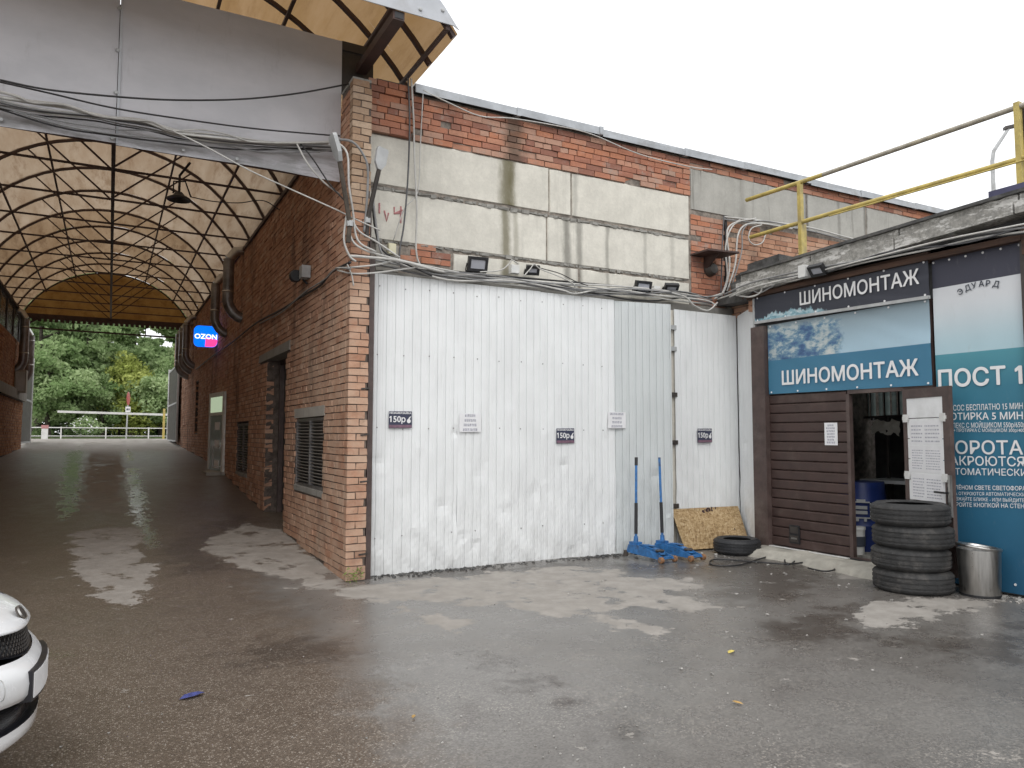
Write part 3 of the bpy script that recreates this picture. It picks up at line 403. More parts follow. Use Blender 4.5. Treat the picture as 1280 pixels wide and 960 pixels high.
def banner_mat(kind):
    """flat print: sky gradient over a teal field, ice photograph at one end"""
    t = NT('printed banner ' + kind); v = t.coord('World'); x, y, z = t.sep(v)
    if kind == 'lower':
        g_ = t.ss(z, 2.55, 3.05); c = t.mix(g_, (.40, .56, .66), (.25, .32, .36))
        ny = t.math('ADD', y, t.math('MULTIPLY', t.math('SUBTRACT', t.noise(v, 5, 5, .7), .5), .5))
        nz = t.math('ADD', z, t.math('MULTIPLY', t.math('SUBTRACT', t.noise(v, 7, 5, .7), .5), .25))
        ice = t.math('MULTIPLY', t.ss(ny, 5.95, 6.10), t.math('MULTIPLY', t.ss(nz, 2.42, 2.52), t.ss(t.math('SUBTRACT', nz, t.math('MULTIPLY', t.math('SUBTRACT', y, 6.5), .0)), 3.02, 2.94)))
        ic = t.ramp(t.noise(t.coord('World', (1, 1, 2)), 3.6, 8, .72), [(.28, (.04, .07, .16)), (.40, (.06, .13, .27)), (.49, (.14, .26, .36)), (.55, (.40, .48, .50)), (.66, (.60, .61, .58))])
        c = t.mix(ice, c, ic)
        c = t.mix(t.ss(z, 2.548, 2.542), c, (.052, .185, .295))
    elif kind == 'upper':
        c = (.042, .046, .062)
        nz = t.math('ADD', z, t.math('MULTIPLY', t.math('SUBTRACT', t.noise(t.coord('World', (1, 2.2, 1)), 4.5, 5, .7), .5), .30))
        side = t.math('MULTIPLY', t.ss(y, 7.33, 6.95), t.ss(y, 6.16, 6.6))
        lim = t.math('SUBTRACT', nz, t.math('MULTIPLY', side, .06))
        ice = t.math('MULTIPLY', t.ss(lim, 3.125, 3.095), t.ss(y, 6.08, 6.3))
        c = t.mix(ice, c, t.ramp(t.noise(t.coord('World', (1, 1, 2)), 9, 6, .7), [(.35, (.10, .26, .34)), (.5, (.32, .5, .56)), (.66, (.66, .72, .74))]))
    else:
        sk = t.mix(t.ss(z, 2.42, 3.05), (.42, .58, .64), (.66, .68, .70))
        deep = t.ramp(t.lin(z, 0., 2.41), [(0., (.018, .10, .19)), (.5, (.027, .15, .25)), (.85, (.042, .19, .27)), (1., (.08, .28, .34))])
        c = t.mix(t.ss(z, 2.408, 2.412), deep, sk)
        c = t.mix(t.ss(z, 3.128, 3.132), c, (.05, .052, .075))
    n = t.noise(v, 3, 5, .6); dirt = t.noise(t.coord('World', (1, 3, 1.2)), 4, 5, .7)
    c = t.mix(.25, c, t.mix(n, (.75, .75, .75), (1.2, 1.2, 1.2)), 'MULTIPLY')
    c = t.mix(t.math('MULTIPLY', t.ss(dirt, .58, .8), .18), c, (.3, .3, .28))
    t.set(Base_Color=c, Roughness=.55); t.bump(t.noise(v, 5, 3, .5), .1, .02); return t.mat

def leaf_mat(name, a, b):
    t = NT(name); tint = t.attr('tint')
    c = t.mix(tint, a, b)
    d = t.n('ShaderNodeBsdfDiffuse'); tr = t.n('ShaderNodeBsdfTranslucent'); t.l(c, d.inputs[0]); t.l(c, tr.inputs[0])
    mx = t.n('ShaderNodeMixShader'); mx.inputs[0].default_value = .4; t.l(d.outputs[0], mx.inputs[1]); t.l(tr.outputs[0], mx.inputs[2])
    t.l(mx.outputs[0], t.out.inputs[0]); return t.mat
m_leaf_green = leaf_mat('mid green foliage', (.20, .31, .12), (.48, .58, .32))
m_leaf_dark = leaf_mat('dark green foliage', (.175, .27, .11), (.42, .53, .28))
m_leaf_gold = leaf_mat('yellowing foliage', (.30, .36, .09), (.50, .54, .18))
m_bark = simple('bark', (.09, .075, .06), .95, var=.4, scale=12, bump=.6, bscale=30)
m_grass = simple('verge grass', (.075, .11, .035), .95, var=.45, scale=3, bump=.5, bscale=50)

def emit_mat(name, col, s):
    t = NT(name); t.set(Base_Color=col, Roughness=.4, Emission_Color=col, Emission_Strength=s); return t.mat

def ground_mat():
    t = NT('wet worn asphalt'); v = t.coord('World'); x, y, z = t.sep(v)
    mk = t.n('ShaderNodeAttribute', attribute_name='mask'); r, g_, b = t.sep(mk.outputs['Vector'])
    edge = t.noise(t.coord('World', (1, 1, 1)), 3.0, 8, .62); fine = t.noise(v, 22, 6, .75)
    e = t.math('ADD', t.math('ADD', t.math('MULTIPLY', t.math('SUBTRACT', edge, .5), 2.3), t.math('MULTIPLY', t.math('SUBTRACT', t.noise(t.coord('World', (.75, 1, 1)), 8.5, 6, .7), .5), 1.1)), t.math('MULTIPLY', t.math('SUBTRACT', fine, .5), .6))
    dry_and_sheen = t.ss(t.math('ADD', r, t.math('MULTIPLY', e, .95)), .38, .52)
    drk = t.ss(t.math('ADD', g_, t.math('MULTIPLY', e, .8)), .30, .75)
    pud = t.ss(t.math('ADD', t.math('ADD', b, t.math('MULTIPLY', e, .5)), t.math('MULTIPLY', t.math('SUBTRACT', t.noise(t.coord('World', (1, .6, 1)), 14, 4, .7), .5), 1.3)), .36, .70)
    big = t.noise(v, .55, 5, .65); mid = t.noise(v, 4.5, 6, .7)
    c = t.mix(t.ss(big, .35, .65), (.130, .120, .110), (.18, .17, .158))
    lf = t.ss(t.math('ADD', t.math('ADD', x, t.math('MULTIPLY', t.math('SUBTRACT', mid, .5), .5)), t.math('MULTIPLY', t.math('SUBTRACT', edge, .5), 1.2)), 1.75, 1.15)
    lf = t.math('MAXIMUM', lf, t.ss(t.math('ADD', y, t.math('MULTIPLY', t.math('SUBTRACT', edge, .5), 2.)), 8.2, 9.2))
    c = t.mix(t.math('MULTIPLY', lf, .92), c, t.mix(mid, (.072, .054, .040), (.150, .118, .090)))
    c = t.mix(t.math('MULTIPLY', t.math('MULTIPLY', t.ss(mid, .45, .72), .5), t.math('SUBTRACT', 1., lf)), c, (.195, .185, .172))
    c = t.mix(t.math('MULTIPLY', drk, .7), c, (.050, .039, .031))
    # aggregate: each stone its own tone
    ag = t.n('ShaderNodeTexVoronoi'); ag.inputs['Scale'].default_value = 96; t.l(v, ag.inputs['Vector'])
    tone = t.sep(ag.outputs['Color'])[0]
    near = t.ss(t.math('ADD', y, t.math('MULTIPLY', mid, 2.)), 7.6, 4.6)
    c = t.mix(t.math('MULTIPLY', .5, near), c, t.mix(tone, (.5, .49, .48), (1.5, 1.47, 1.44)), 'MULTIPLY')
    worn = t.noise(v, 1.25, 5, .7)
    lx = lf
    chip = t.math('MULTIPLY', t.math('MULTIPLY', t.ss(tone, .70, .84), t.ss(ag.outputs['Distance'], .6, .3)), t.math('MAXIMUM', t.ss(worn, .46, .66), t.math('MULTIPLY', lx, .8)))
    c = t.mix(t.math('MULTIPLY', chip, .62), c, (.44, .395, .34))
    c = t.mix(t.math('MULTIPLY', t.ss(t.vor(v, 60), .10, .04), t.ss(worn, .6, .45)), c, (.03, .028, .025))
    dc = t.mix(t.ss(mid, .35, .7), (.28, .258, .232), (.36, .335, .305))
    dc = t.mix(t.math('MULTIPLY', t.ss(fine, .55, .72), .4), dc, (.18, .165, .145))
    c = t.mix(dry_and_sheen, c, dc)
    wet_r = t.math('ADD', t.lin(mid, .3, .7, .22, .36), t.math('MULTIPLY', lf, .10))
    rough = t.math('ADD', t.math('MULTIPLY', dry_and_sheen, .5), wet_r)
    rough = t.math('SUBTRACT', rough, t.math('MULTIPLY', pud, .20))
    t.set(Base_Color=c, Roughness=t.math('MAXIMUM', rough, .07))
    t.b.inputs['Specular IOR Level'].default_value = .5
    h = t.math('ADD', t.math('MULTIPLY', ag.outputs['Distance'], .5), t.math('MULTIPLY', fine, .9))
    bp = t.bump(h, .3, .006)
    t.l(t.math('MULTIPLY', t.math('SUBTRACT', 1., t.math('MULTIPLY', pud, .95)), t.lin(lf, 0, 1, .26, .5)), bp.inputs['Strength'])
    return t.mat
m_ground = ground_mat()

# ------------------------------------------------------------------ lettering (text turned into thin mesh)
CAPH = .70
def text_loops(body, bold):
    """closed outlines of a line of text, each outer one with its holes"""
    cu = bpy.data.curves.new('t', 'FONT'); cu.body = body; cu.size = 1.0; cu.extrude = 0; cu.resolution_u = 3; cu.fill_mode = 'NONE'
    ob = bpy.data.objects.new('t', cu); COL.objects.link(ob)
    me = bpy.data.meshes.new_from_object(ob.evaluated_get(bpy.context.evaluated_depsgraph_get()))
    nb = {}
    for e in me.edges:
        i, j = e.vertices; nb.setdefault(i, []).append(j); nb.setdefault(j, []).append(i)
    co = [v.co.to_2d() for v in me.vertices]; seen = set(); loops = []
    for i in sorted(nb):
        if i in seen: continue
        lp = [i]; seen.add(i); cur = i
        while True:
            nx = [j for j in nb[cur] if j not in seen]
            if not nx: break
            cur = nx[0] if len(lp) > 1 or cur + 1 not in nx else cur + 1; lp.append(cur); seen.add(cur)
        if len(lp) > 2: loops.append([co[k] for k in lp])
    bpy.data.objects.remove(ob); bpy.data.curves.remove(cu); bpy.data.meshes.remove(me)
    area = lambda l: .5 * sum(l[k - 1].x * l[k].y - l[k].x * l[k - 1].y for k in range(len(l)))
    A = [area(l) for l in loops]
    def inside(p, l):
        r = False
        for k in range(len(l)):
            u, v = l[k - 1], l[k]
            if (u.y > p.y) != (v.y > p.y) and p.x < (v.x - u.x) * (p.y - u.y) / (v.y - u.y) + u.x: r = not r
        return r
    host = [next((j for j, o in enumerate(loops) if j != i and A[j] * A[i] < 0 and abs(A[j]) > abs(A[i]) and all(inside(p, o) for p in l[::3])), None) for i, l in enumerate(loops)]
    if '1' in body:          # the digit comes without its flag
        st = [i for i, l in enumerate(loops) if len(l) == 4 and max(p.y for p in l) - min(p.y for p in l) > .6 and max(p.x for p in l) - min(p.x for p in l) < .14]
        if st:
            l = max((loops[i] for i in st), key=lambda q: q[0].x); xa, h_ = min(p.x for p in l), max(p.y for p in l)
            loops.append([Vector((xa + .004, h_)), Vector((xa - .13, h_ - .11)), Vector((xa - .13, h_ - .20)), Vector((xa + .004, h_ - .11))]); A.append(area(loops[-1])); host.append(None)
    outs = [(loops[j], [loops[i] for i, h_ in enumerate(host) if h_ == j]) for j in range(len(loops)) if host[j] is None]
    return outs

def letters(body, o, ux, uz, w=None, h=None, cap=None, thick=.0015, bold=0.0, parent=None, mat=None, name='lettering', center=False):
    """o: lower-left of the text, ux/uz unit vectors of the surface; fitted to width w and cap height"""
    outs = text_loops(body, bold); al = [p for l, _ in outs for p in l]
    x0, x1 = min(p.x for p in al), max(p.x for p in al); y0, y1 = min(p.y for p in al), max(p.y for p in al)
    ux, uz, o = Vector(ux), Vector(uz), Vector(o); nrm = ux.cross(uz)
    sy = (cap / CAPH) if cap else (h / (y1 - y0)); sx = (w / (x1 - x0)) if w else sy
    mb = MB()
    d_ = bold * 1.35; sh = [(0, 0)] + ([(d_ * math.cos(a_), d_ * math.sin(a_)) for a_ in np.linspace(0, 2 * math.pi, 9)[:-1]] if d_ else [])
    for k, (l, hs_) in enumerate(outs):          # heavier strokes: the outline laid over itself, slightly shifted, each layer a hair apart
        rings = [l] + hs_; flat = [p for r_ in rings for p in r_]
        tris = tessellate_polygon([[p.to_3d() for p in r_] for r_ in rings])
        for q, (sx_, sy_) in enumerate(sh):
            for n_, tr in enumerate(tris):           # outlines cross themselves at the joins, so every face lies a hair off the next
                mb.add([o + ux * ((flat[i].x - x0 + sx_) * sx) + uz * ((flat[i].y + sy_) * sy) + nrm * (thick + .00003 * q + .0004 * (k % 3) + .0000071 * (n_ % 47)) for i in tr], [(0, 1, 2)])
    return mb.build(name, mat, parent, fixn=False)

def _caph():
    global CAPH
    cu = bpy.data.curves.new('t', 'FONT'); cu.body = 'Н'; ob = bpy.data.objects.new('t', cu); COL.objects.link(ob)
    me = bpy.data.meshes.new_from_object(ob.evaluated_get(bpy.context.evaluated_depsgraph_get())); CAPH = max(v.co.y for v in me.vertices)
    bpy.data.objects.remove(ob); bpy.data.curves.remove(cu); bpy.data.meshes.remove(me)
_caph()
m_dark_slat = simple('dusty louvre slat', (.20, .185, .17), .55, metal=.2, var=.3, dirt=(.1, .08, .07), damt=.5)
m_conc_peel = None
def peel():
    t = NT('peeling painted concrete'); v = t.coord('World'); x, y, z = t.sep(v)
    n = t.noise(t.coord('World', (1, 1, 3)), 2.6, 7, .75); n2 = t.noise(v, 22, 5, .7)
    c = t.mix(t.ss(n2, .3, .7), (.20, .195, .18), (.36, .35, .32))
    c = t.mix(t.math('MULTIPLY', t.ss(n, .505, .57), .75), c, (.66, .65, .62))
    c = t.mix(t.math('MULTIPLY', t.ss(t.noise(v, 1.3, 5, .7), .52, .72), .5), c, (.10, .10, .09))
    t.set(Base_Color=c, Roughness=.92); t.bump(t.mix(.5, n, n2), .5, .01); return t.mat
m_conc_peel = peel()
# ================================================================== GROUND
def gz(Y): return float(np.interp(Y, [-1e3, 7.8, 9.9, 11.07, 13.8, 17.6, 20, 24, 28, 34, 1e4], [0, 0, .11, .185, .40, .70, .85, .98, 1.10, 1.36, 1.36]))

def build_ground():
    xs = np.concatenate([[-400, -120, -40, -20, -10, -6], np.arange(-4, 9.01, .055), [10, 12, 16, 22, 40, 120, 400]])
    ys = np.concatenate([[-400, -100, -30, -10, -4, -1, .5], np.arange(1.2, 14, .055), np.arange(14, 36, .16), [37, 39, 42, 50, 70, 110, 200, 400]])
    XX, YY = np.meshgrid(xs, ys); n = XX.size; nx, ny = len(xs), len(ys)
    P = np.stack([XX.ravel(), YY.ravel()], 1)
    def sdf(polys, soft):
        best = np.full(n, -9.0)
        for poly in polys:
            pl = np.array(poly); d = np.full(n, 1e9); ins = np.zeros(n, bool)
            for i in range(len(pl)):
                a, b = pl[i], pl[(i + 1) % len(pl)]; e = b - a; w = P - a
                t = np.clip((w @ e) / max(e @ e, 1e-9), 0, 1); d = np.minimum(d, np.linalg.norm(w - t[:, None] * e, axis=1))
                cr = ((a[1] > P[:, 1]) != (b[1] > P[:, 1])); den = (b[1] - a[1]) or 1e-9
                ins ^= cr & (P[:, 0] < (b[0] - a[0]) * (P[:, 1] - a[1]) / den + a[0])
            best = np.maximum(best, np.where(ins, d, -d))
        return np.clip(.5 + best / soft, 0, 1)
    dry_and_sheen = np.minimum(sdf(DRY, .42), .66); dark = sdf(DARK, .9); pud = np.where(P[:, 1] > 8, sdf(PUDDLE, .45) * .95, sdf(PUDDLE, .7))
    dry_and_sheen = np.maximum(dry_and_sheen, np.clip((P[:, 1] - 23.5) / 7., 0, .62))  # paler floor towards the exit: glancing sky reflection put into the colour
    base = np.interp(YY, [-1e3, 7.8, 9.9, 11.07, 13.8, 17.6, 20, 24, 28, 34, 1e4], [0, 0, .11, .185, .40, .70, .85, .98, 1.10, 1.36, 1.36])
    und = .006 * (np.sin(XX * 2.1 + YY * 1.3) + np.sin(XX * 1.1 - YY * 2.7)) * ((XX > -4) & (XX < 9) & (YY < 20))
    und = und * (1 - .8 * pud.reshape(XX.shape))
    co = np.stack([XX, YY, base + und - .004], 2).reshape(-1, 3)
    me = bpy.data.meshes.new('ground')
    idx = np.arange(n).reshape(ny, nx); q = np.stack([idx[:-1, :-1], idx[:-1, 1:], idx[1:, 1:], idx[1:, :-1]], -1).reshape(-1, 4)
    me.vertices.add(n); me.vertices.foreach_set('co', co.ravel()); me.loops.add(q.size); me.loops.foreach_set('vertex_index', q.ravel())
    me.polygons.add(len(q)); me.polygons.foreach_set('loop_start', np.arange(len(q)) * 4); me.polygons.foreach_set('loop_total', np.full(len(q), 4))
    me.update(calc_edges=True); me.polygons.foreach_set('use_smooth', [True] * len(q))
    at = me.attributes.new('mask', 'FLOAT_VECTOR', 'POINT'); at.data.foreach_set('vector', np.stack([dry_and_sheen, dark, pud], 1).ravel())
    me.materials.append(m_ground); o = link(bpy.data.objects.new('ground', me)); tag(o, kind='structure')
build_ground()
# verge beyond the passage
mb = MB(); mb.box(-60, 60, 38.6, 300, .9, 1.42); tag(mb.build('grass_verge', m_grass), kind='structure')

# ================================================================== BRICKWORK
BR_L, BR_H, BR_D, JT = .25, .067, .12, .011
def brick_meshes(n, mats, L, seed):
    rnd = random.Random(seed); out = []
    for i in range(n):
        mb = MB(); j = lambda: rnd.uniform(-.0035, .0035)
        vs_ = [(x + j(), y + j(), z + j()) for z in (-BR_H / 2, BR_H / 2) for y in (-BR_D / 2, BR_D / 2) for x in (-L / 2, L / 2)]
        mb.add(vs_, [(0, 2, 3, 1), (4, 5, 7, 6), (0, 1, 5, 4), (2, 6, 7, 3), (0, 4, 6, 2), (1, 3, 7, 5)], 0, (i + .5) / n)
        out.append(mb.mesh('brick', mats))
    return out

class Wall:
    """collects brick places; axis 'X' runs along x facing -y, axis 'Y' runs along y facing -x (face coordinate = where bricks' faces lie)"""
    def __init__(s): s.items = []
    def field(s, axis, face, a0, a1, z0, z1, mats, holes=(), zfun=None, facing=-1, chip=0.0):
        row = 0; z = z0; step = BR_H + JT
        while z + BR_H <= z1 + .012:
            zc = z + BR_H / 2; header = (row % 4 == 3)
            L = .12 if header else BR_L; off = {0: 0, 1: -.13, 2: -.065, 3: -.03}[row % 4]
            a = a0 + off
            while a < a1 - .02:
                segs = [(max(a, a0), min(a + L, a1))]
                a += L + JT
                for h0, h1, y0, y1 in holes:
                    if y0 < zc < y1: segs = [q for b0, b1 in segs for q in ((b0, min(b1, h0)), (max(b0, h1), b1)) if q[1] > q[0]]
                for b0, b1 in segs:
                  c = (b0 + b1) / 2
                  if b1 - b0 < .045 or (zfun and zc < zfun(c)): continue
                  s.items.append((axis, face + (-facing) * BR_D / 2 + facing * (random.uniform(-.005, .006) + (random.uniform(-.03, 0) if random.random() < chip else 0)), c, zc, b1 - b0, mats, random.random()))
            z += step; row += 1
    def emit(s, parent, nobj=300):
        def score(it):
            axis, f, c, z, L, mm, t_ = it
            p = Vector((c, f, z)) if axis == 'X' else Vector((f, c, z)); d = p - CAM
            nrm = Vector((0, -1, 0)) if axis == 'X' else Vector((-1, 0, 0))
            q = M.inverted() @ p
            if q.z > -.1: return 0
            u, v = 640 + 930 * q.x / -q.z, 480 - 930 * q.y / -q.z
            if not (0 < u < 1280 and 0 < v < 960): return 0
            return L * abs(d.normalized().dot(nrm)) / d.length_squared
        its = sorted(s.items, key=score, reverse=True)
        lib = {}
        for it in its[:nobj]:
            axis, f, c, z, L, mm, t_ = it; key = (mm.name, round(L, 2))
            if key not in lib: lib[key] = brick_meshes(6, mm, L, len(lib))
            me = lib[key][int(t_ * 6) % 6]
            o = inst('brick', me, (c, f, z) if axis == 'X' else (f, c, z), parent)
            if axis == 'Y': o.rotation_euler = (0, 0, R(90))
        rest = {}
        for it in its[nobj:]: rest.setdefault(it[5].name, []).append(it)
        for k, l in rest.items():
            mb = MB()
            for axis, f, c, z, L, mm, t_ in l:
                if axis == 'X': mb.box(c - L / 2, c + L / 2, f - BR_D / 2, f + BR_D / 2, z - BR_H / 2, z + BR_H / 2, 0, t_, .003)
                else: mb.box(f - BR_D / 2, f + BR_D / 2, c - L / 2, c + L / 2, z - BR_H / 2, z + BR_H / 2, 0, t_, .003)
            mb.build('brickwork', l[0][5], parent, kind='stuff')

# ------------------------------------------------------------------ side wall of the passage
XS = 2.24
side = thing('brick_wall', (XS, 7.83, 0), 'long red brick side wall of the covered passage, ending in a pilaster at the white sheets', 'brick wall')
holes = [(11.07, 12.60, 0, 2.78), (8.86, 10.40, .80, 1.905), (14.28, 15.72, .75, 1.80), (17.30, 18.70, .2, 2.53), (23.2, 24.0, 1.6, 3.1), (10.80, 13.25, 2.76, 2.905)]
w = Wall()
w.field('Y', XS, 7.965, 33.0, 0.01, 5.24, m_brick_red, holes, gz)
w.field('X', 7.83, 2.24, 2.455, 0.01, 3.98, m_brick_red)
w.field('X', 7.83, 2.24, 2.455, 4.00, 5.46, m_brick_pale)
w.field('Y', XS, 7.965, 8.30, 5.25, 5.46, m_brick_red)
w.emit(side, 300)
mb = MB()
def wall_core(mb, axis, f0, f1, a0, a1, z0, z1, holes):
    """mortar core with real openings"""
    cuts = sorted({a0, a1} | {min(max(h, a0), a1) for hh in holes for h in hh[:2]})
    for c0, c1 in zip(cuts, cuts[1:]):
        if c1 - c0 < 1e-4: continue
        m = (c0 + c1) / 2; segs = sorted([(h[2], h[3]) for h in holes if h[0] < m < h[1]]); z = z0
        for s0, s1 in segs + [(z1, z1)]:
            if s0 > z:
                if axis == 'Y': mb.box(f0, f1, c0, c1, z, s0)
                else: mb.box(c0, c1, f0, f1, z, s0)
            z = max(z, s1)
wall_core(mb, 'Y', XS + .010, XS + .21, 7.84, 8.3, -.3, 5.24, [])
wall_core(mb, 'Y', XS + .010, XS + .40, 8.3, 33.0, -.3, 5.24, [h for h in holes if h[0] != 10.80])
mb.box(XS + .009, XS + .21, 7.839, 8.30, 5.241, 5.46)
mb.build('mortar_core', m_mortar_dark, side)
mb = MB(); mb.box(XS + .0, XS + .21, 7.84, 8.29, 5.465, 5.50); mb.build('capstone', m_conc_old, side)
mb = MB(); mb.box(XS - .015, XS + .2, 10.80, 13.25, 2.765, 2.9, jit=.006); mb.build('lintel', m_conc_old, side)
mb = MB(); mb.box(XS - .004, XS + .2, 8.80, 10.44, 1.775, 1.90, jit=.005); mb.build('lintel', m_conc_dirty, side)
# steel door in its reveal
d_o = MB().box(XS + .27, XS + .31, 11.07, 12.60, .1, 2.77).build('steel_door', m_dark_door, side)
mb = MB()
for y in (11.09, 12.52): mb.box(XS + .20, XS + .27, y, y + .06, .12, 2.77)
mb.box(XS + .205, XS + .268, 11.15, 12.52, 2.70, 2.768); mb.build('door_frame', m_brown_metal, d_o)
mb = MB(); mb.box(XS + .255, XS + .268, 11.83, 11.85, .2, 2.69); mb.build('door_seam', m_black, d_o)
mb = MB(); mb.box(XS + .22, XS + .268, 11.72, 11.76, 1.1, 1.3); mb.build('door_handle', m_steel, d_o)
# louvred grilles
def louvre(y0, y1, z0, z1, n, x):
    mb = MB(); t = .035
    mb.box(x - .01, x + .05, y0, y0 + t, z0, z1); mb.box(x - .01, x + .05, y1 - t, y1, z0, z1)
    mb.box(x - .009, x + .049, y0 + t, y1 - t, z0, z0 + t); mb.box(x - .009, x + .049, y0 + t, y1 - t, z1 - t, z1)
    ym = (y0 + y1) / 2; mb.box(x - .012, x + .048, ym - .025, ym + .025, z0 + t, z1 - t)
    fr = mb.build('louvre_grille', m_duct if y0 < 10 else m_brown_metal, side)
    bk = MB(); bk.box(x + .10, x + .12, y0, y1, z0, z1).build('back_board', m_black, fr)
    dz = (z1 - z0 - 2 * t) / n; sl = MB(); L = (y1 - y0) / 2 - t - .03
    sl.obox((0, 0, 0), (.028, 0, -.016), (0, L / 2, 0), (.0022, 0, .004)); me = sl.mesh('slat', m_dark_slat)
    for k in range(n):
        for yc in (y0 + t + L / 2, y1 - t - L / 2): inst('slat', me, (x + .025, yc, z0 + t + dz * (k + .5)), fr)
    sl = MB(); sl.box(XS - .003, XS + .18, y0 + .005, y1 - .005, z0 - .072, z0 - .003, jit=.003); sl.build('sill', m_conc_old, fr)
louvre(8.86, 10.40, .88, 1.765, 20, XS + .03)
louvre(14.30, 15.70, .83, 1.76, 18, XS + .03)
# lit glass door, opened out from the wall
gl = MB(); a = Vector((XS - .02, 17.35, .30)); bdir = Vector((-.16, 1.30, 0))
def leafbox(mb, u0, u1, z0, z1, th):
    L = bdir.length; d = bdir / L; nrm = Vector((-d.y, d.x, 0)); c = a + d * (u0 + u1) / 2 + Vector((0, 0, (z0 + z1) / 2))
    mb.obox(c, d * (u1 - u0) / 2, nrm * th / 2, Vector((0, 0, (z1 - z0) / 2)))
L = bdir.length
leafbox(gl, 0, .12, 0, 2.2, .05); leafbox(gl, L - .12, L, 0, 2.2, .05)
for z0, z1 in ((0, .25), (1.68, 1.75), (2.1, 2.2)): leafbox(gl, .12, L - .12, z0, z1, .048)
gdo = gl.build('glass_door', m_white_plastic, side)
gp = MB(); leafbox(gp, .12, L - .12, .25, 1.68, .02); gp.build('pane', simple('door glass', (.20, .24, .20), .08, var=.1), gdo)
gp = MB(); leafbox(gp, .12, L - .12, 1.75, 2.1, .02); gp.build('pane', emit_mat('lit fanlight', (.42, .52, .36), .55), gdo)
for z0 in (.5, .95, 1.35):
    gp = MB(); leafbox(gp, .35, .75, z0, z0 + .18, .03); gp.build('sticker', m_paper, gdo)
mb = MB(); mb.tube([(XS - .05, 17.5, .85), (XS - .22, 17.5, .85), (XS - .22, 17.5, 1.3), (XS - .05, 17.5, 1.3)], .014, 6); mb.build('pull_handle', m_grey_metal, gdo)
mb2 = MB(); mb2.box(XS - .38, XS - .008, 17.2, 18.8, .55, .74); mb2.build('door_step', m_conc_dirty, side)
mb = MB(); mb.box(XS + .1, XS + .15, 23.2, 24.0, 1.6, 3.1); mb.build('window', simple('dull window', (.16, .17, .17), .2), side)
# gate leaf at the far exit, standing open
def gate_leaf(x, y0, y1, z0, z1, label):
    g_ = thing('gate_leaf', (x, y0, z0), label, 'gate')
    mb = MB(); mb.box(x - .015, x + .015, y0, y1, z0 + .08, z1); mb.build('sheet', m_dark_door, g_)
    mb = MB()
    for yy in (y0 - .02, y1 - .04): mb.box(x - .03, x + .03, yy, yy + .06, z0 + .06, z1 + .02)
    for zz in (z0 + .06, (z0 + z1) / 2, z1 - .06): mb.box(x - .028, x + .028, y0 + .04, y1 - .04, zz, zz + .06)
    mb.build('frame', m_grey_metal, g_)
    mb = MB(); mb.box(x - .05, x + .05, y1 + .02, y1 + .1, z0, z1 + .1); mb.build('edge_post', m_white_plastic, g_)
gate_leaf(2.12, 29.0, 33.4, gz(31), 4.1, 'dark gate leaf with pale edge folded back on the right at the far exit')
gate_leaf(-2.52, 27.4, 31.9, gz(30), 4.2, 'dark gate leaf with pale edge folded back on the left at the far exit')

# ------------------------------------------------------------------ building on the left of the passage
XL = -2.44
lb = thing('brick_building', (XL, 8.3, 0), 'ochre brick building along the left side of the passage with a band of high windows', 'building')
w = Wall(); w.field('Y', XL, 13.5, 28.2, 1.0, 4.28, m_brick_far, [(13, 29, 2.55, 2.85)], gz, facing=1); w.emit(lb, 0)
mb = MB(); mb.box(XL - .4, XL - .012, 7.0, 28.2, -.3, 4.3); mb.build('mortar_core', m_mortar_dark, lb)
mb = MB(); mb.box(XL - .06, XL + .10, 8, 28.2, 2.58, 2.84, jit=.01); mb.build('ledge', m_conc_old, lb)
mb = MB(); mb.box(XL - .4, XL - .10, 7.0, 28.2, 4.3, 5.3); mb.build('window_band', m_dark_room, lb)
for k in range(13):
    y = 8.4 + k * 1.52
    f_ = MB(); f_.box(XL - .10, XL - .03, y, y + .10, 4.3, 5.24); f_.box(XL - .10, XL - .03, y + 1.42, y + 1.52, 4.3, 5.24); f_.box(XL - .098, XL - .032, y + .1, y + 1.42, 5.14, 5.24); fo = f_.build('window', m_dark_door, lb)
    p_ = MB(); p_.box(XL - .08, XL - .06, y + .1, y + 1.42, 4.3, 5.14); p_.build('pane', simple('dirty pane', (.15, .16, .16), .25) if k == 0 else bpy.data.materials['dirty pane'], fo)
def duct(x, y, ztop, zbot, r, wx, label, grp):
    """flue pipe: cap, vertical run, elbow into the wall at wx"""
    d_ = thing('flue_duct', (x, y, zbot), label, 'duct', grp)
    mb = MB(); pts = [(x, y, ztop), (x, y, zbot + .3), (x + (wx - x) * .12, y, zbot + .2), (x + (wx - x) * .4, y, zbot + .09), (x + (wx - x) * .75, y, zbot + .02), (wx, y, zbot)]
    mb.tube(pts, r, 14); mb.build('pipe', m_duct, d_, smooth='auto')
    mb = MB()
    for z in np.arange(zbot + .5, ztop, .75): mb.lathe([(r + .001, -.02), (r + .012, 0), (r + .001, .02)], 14, (x, y, z))
    mb.build('joint_ring', m_steel, d_)
    mb = MB(); mb.tube([(x, y, ztop), (x + (wx - x) * .5, y, ztop + .18), (wx, y, ztop + .2)], r * .9, 12); mb.build('top_elbow', m_steel, d_, smooth='auto')
duct(1.97, 15.4, 5.0, 3.85, .105, XS, 'thick steel flue pipe on the right wall, nearest to the opening', 'flue pipes on the right wall of the passage')
duct(1.99, 17.6, 4.9, 3.8, .095, XS, 'steel flue pipe just left of the nearest one on the right wall', 'flue pipes on the right wall of the passage')
for k, (y, zt) in enumerate(((24.6, 4.95), (25.6, 4.9), (26.6, 4.85))):
    duct(1.98 - k * .03, y, zt, 3.65 - .1 * k, .10, XS, ['steel flue pipe beside the lit sign, first of the far group', 'steel flue pipe in the middle of the far group', 'steel flue pipe last in the far group beside the exit'][k], 'flue pipes on the right wall of the passage')
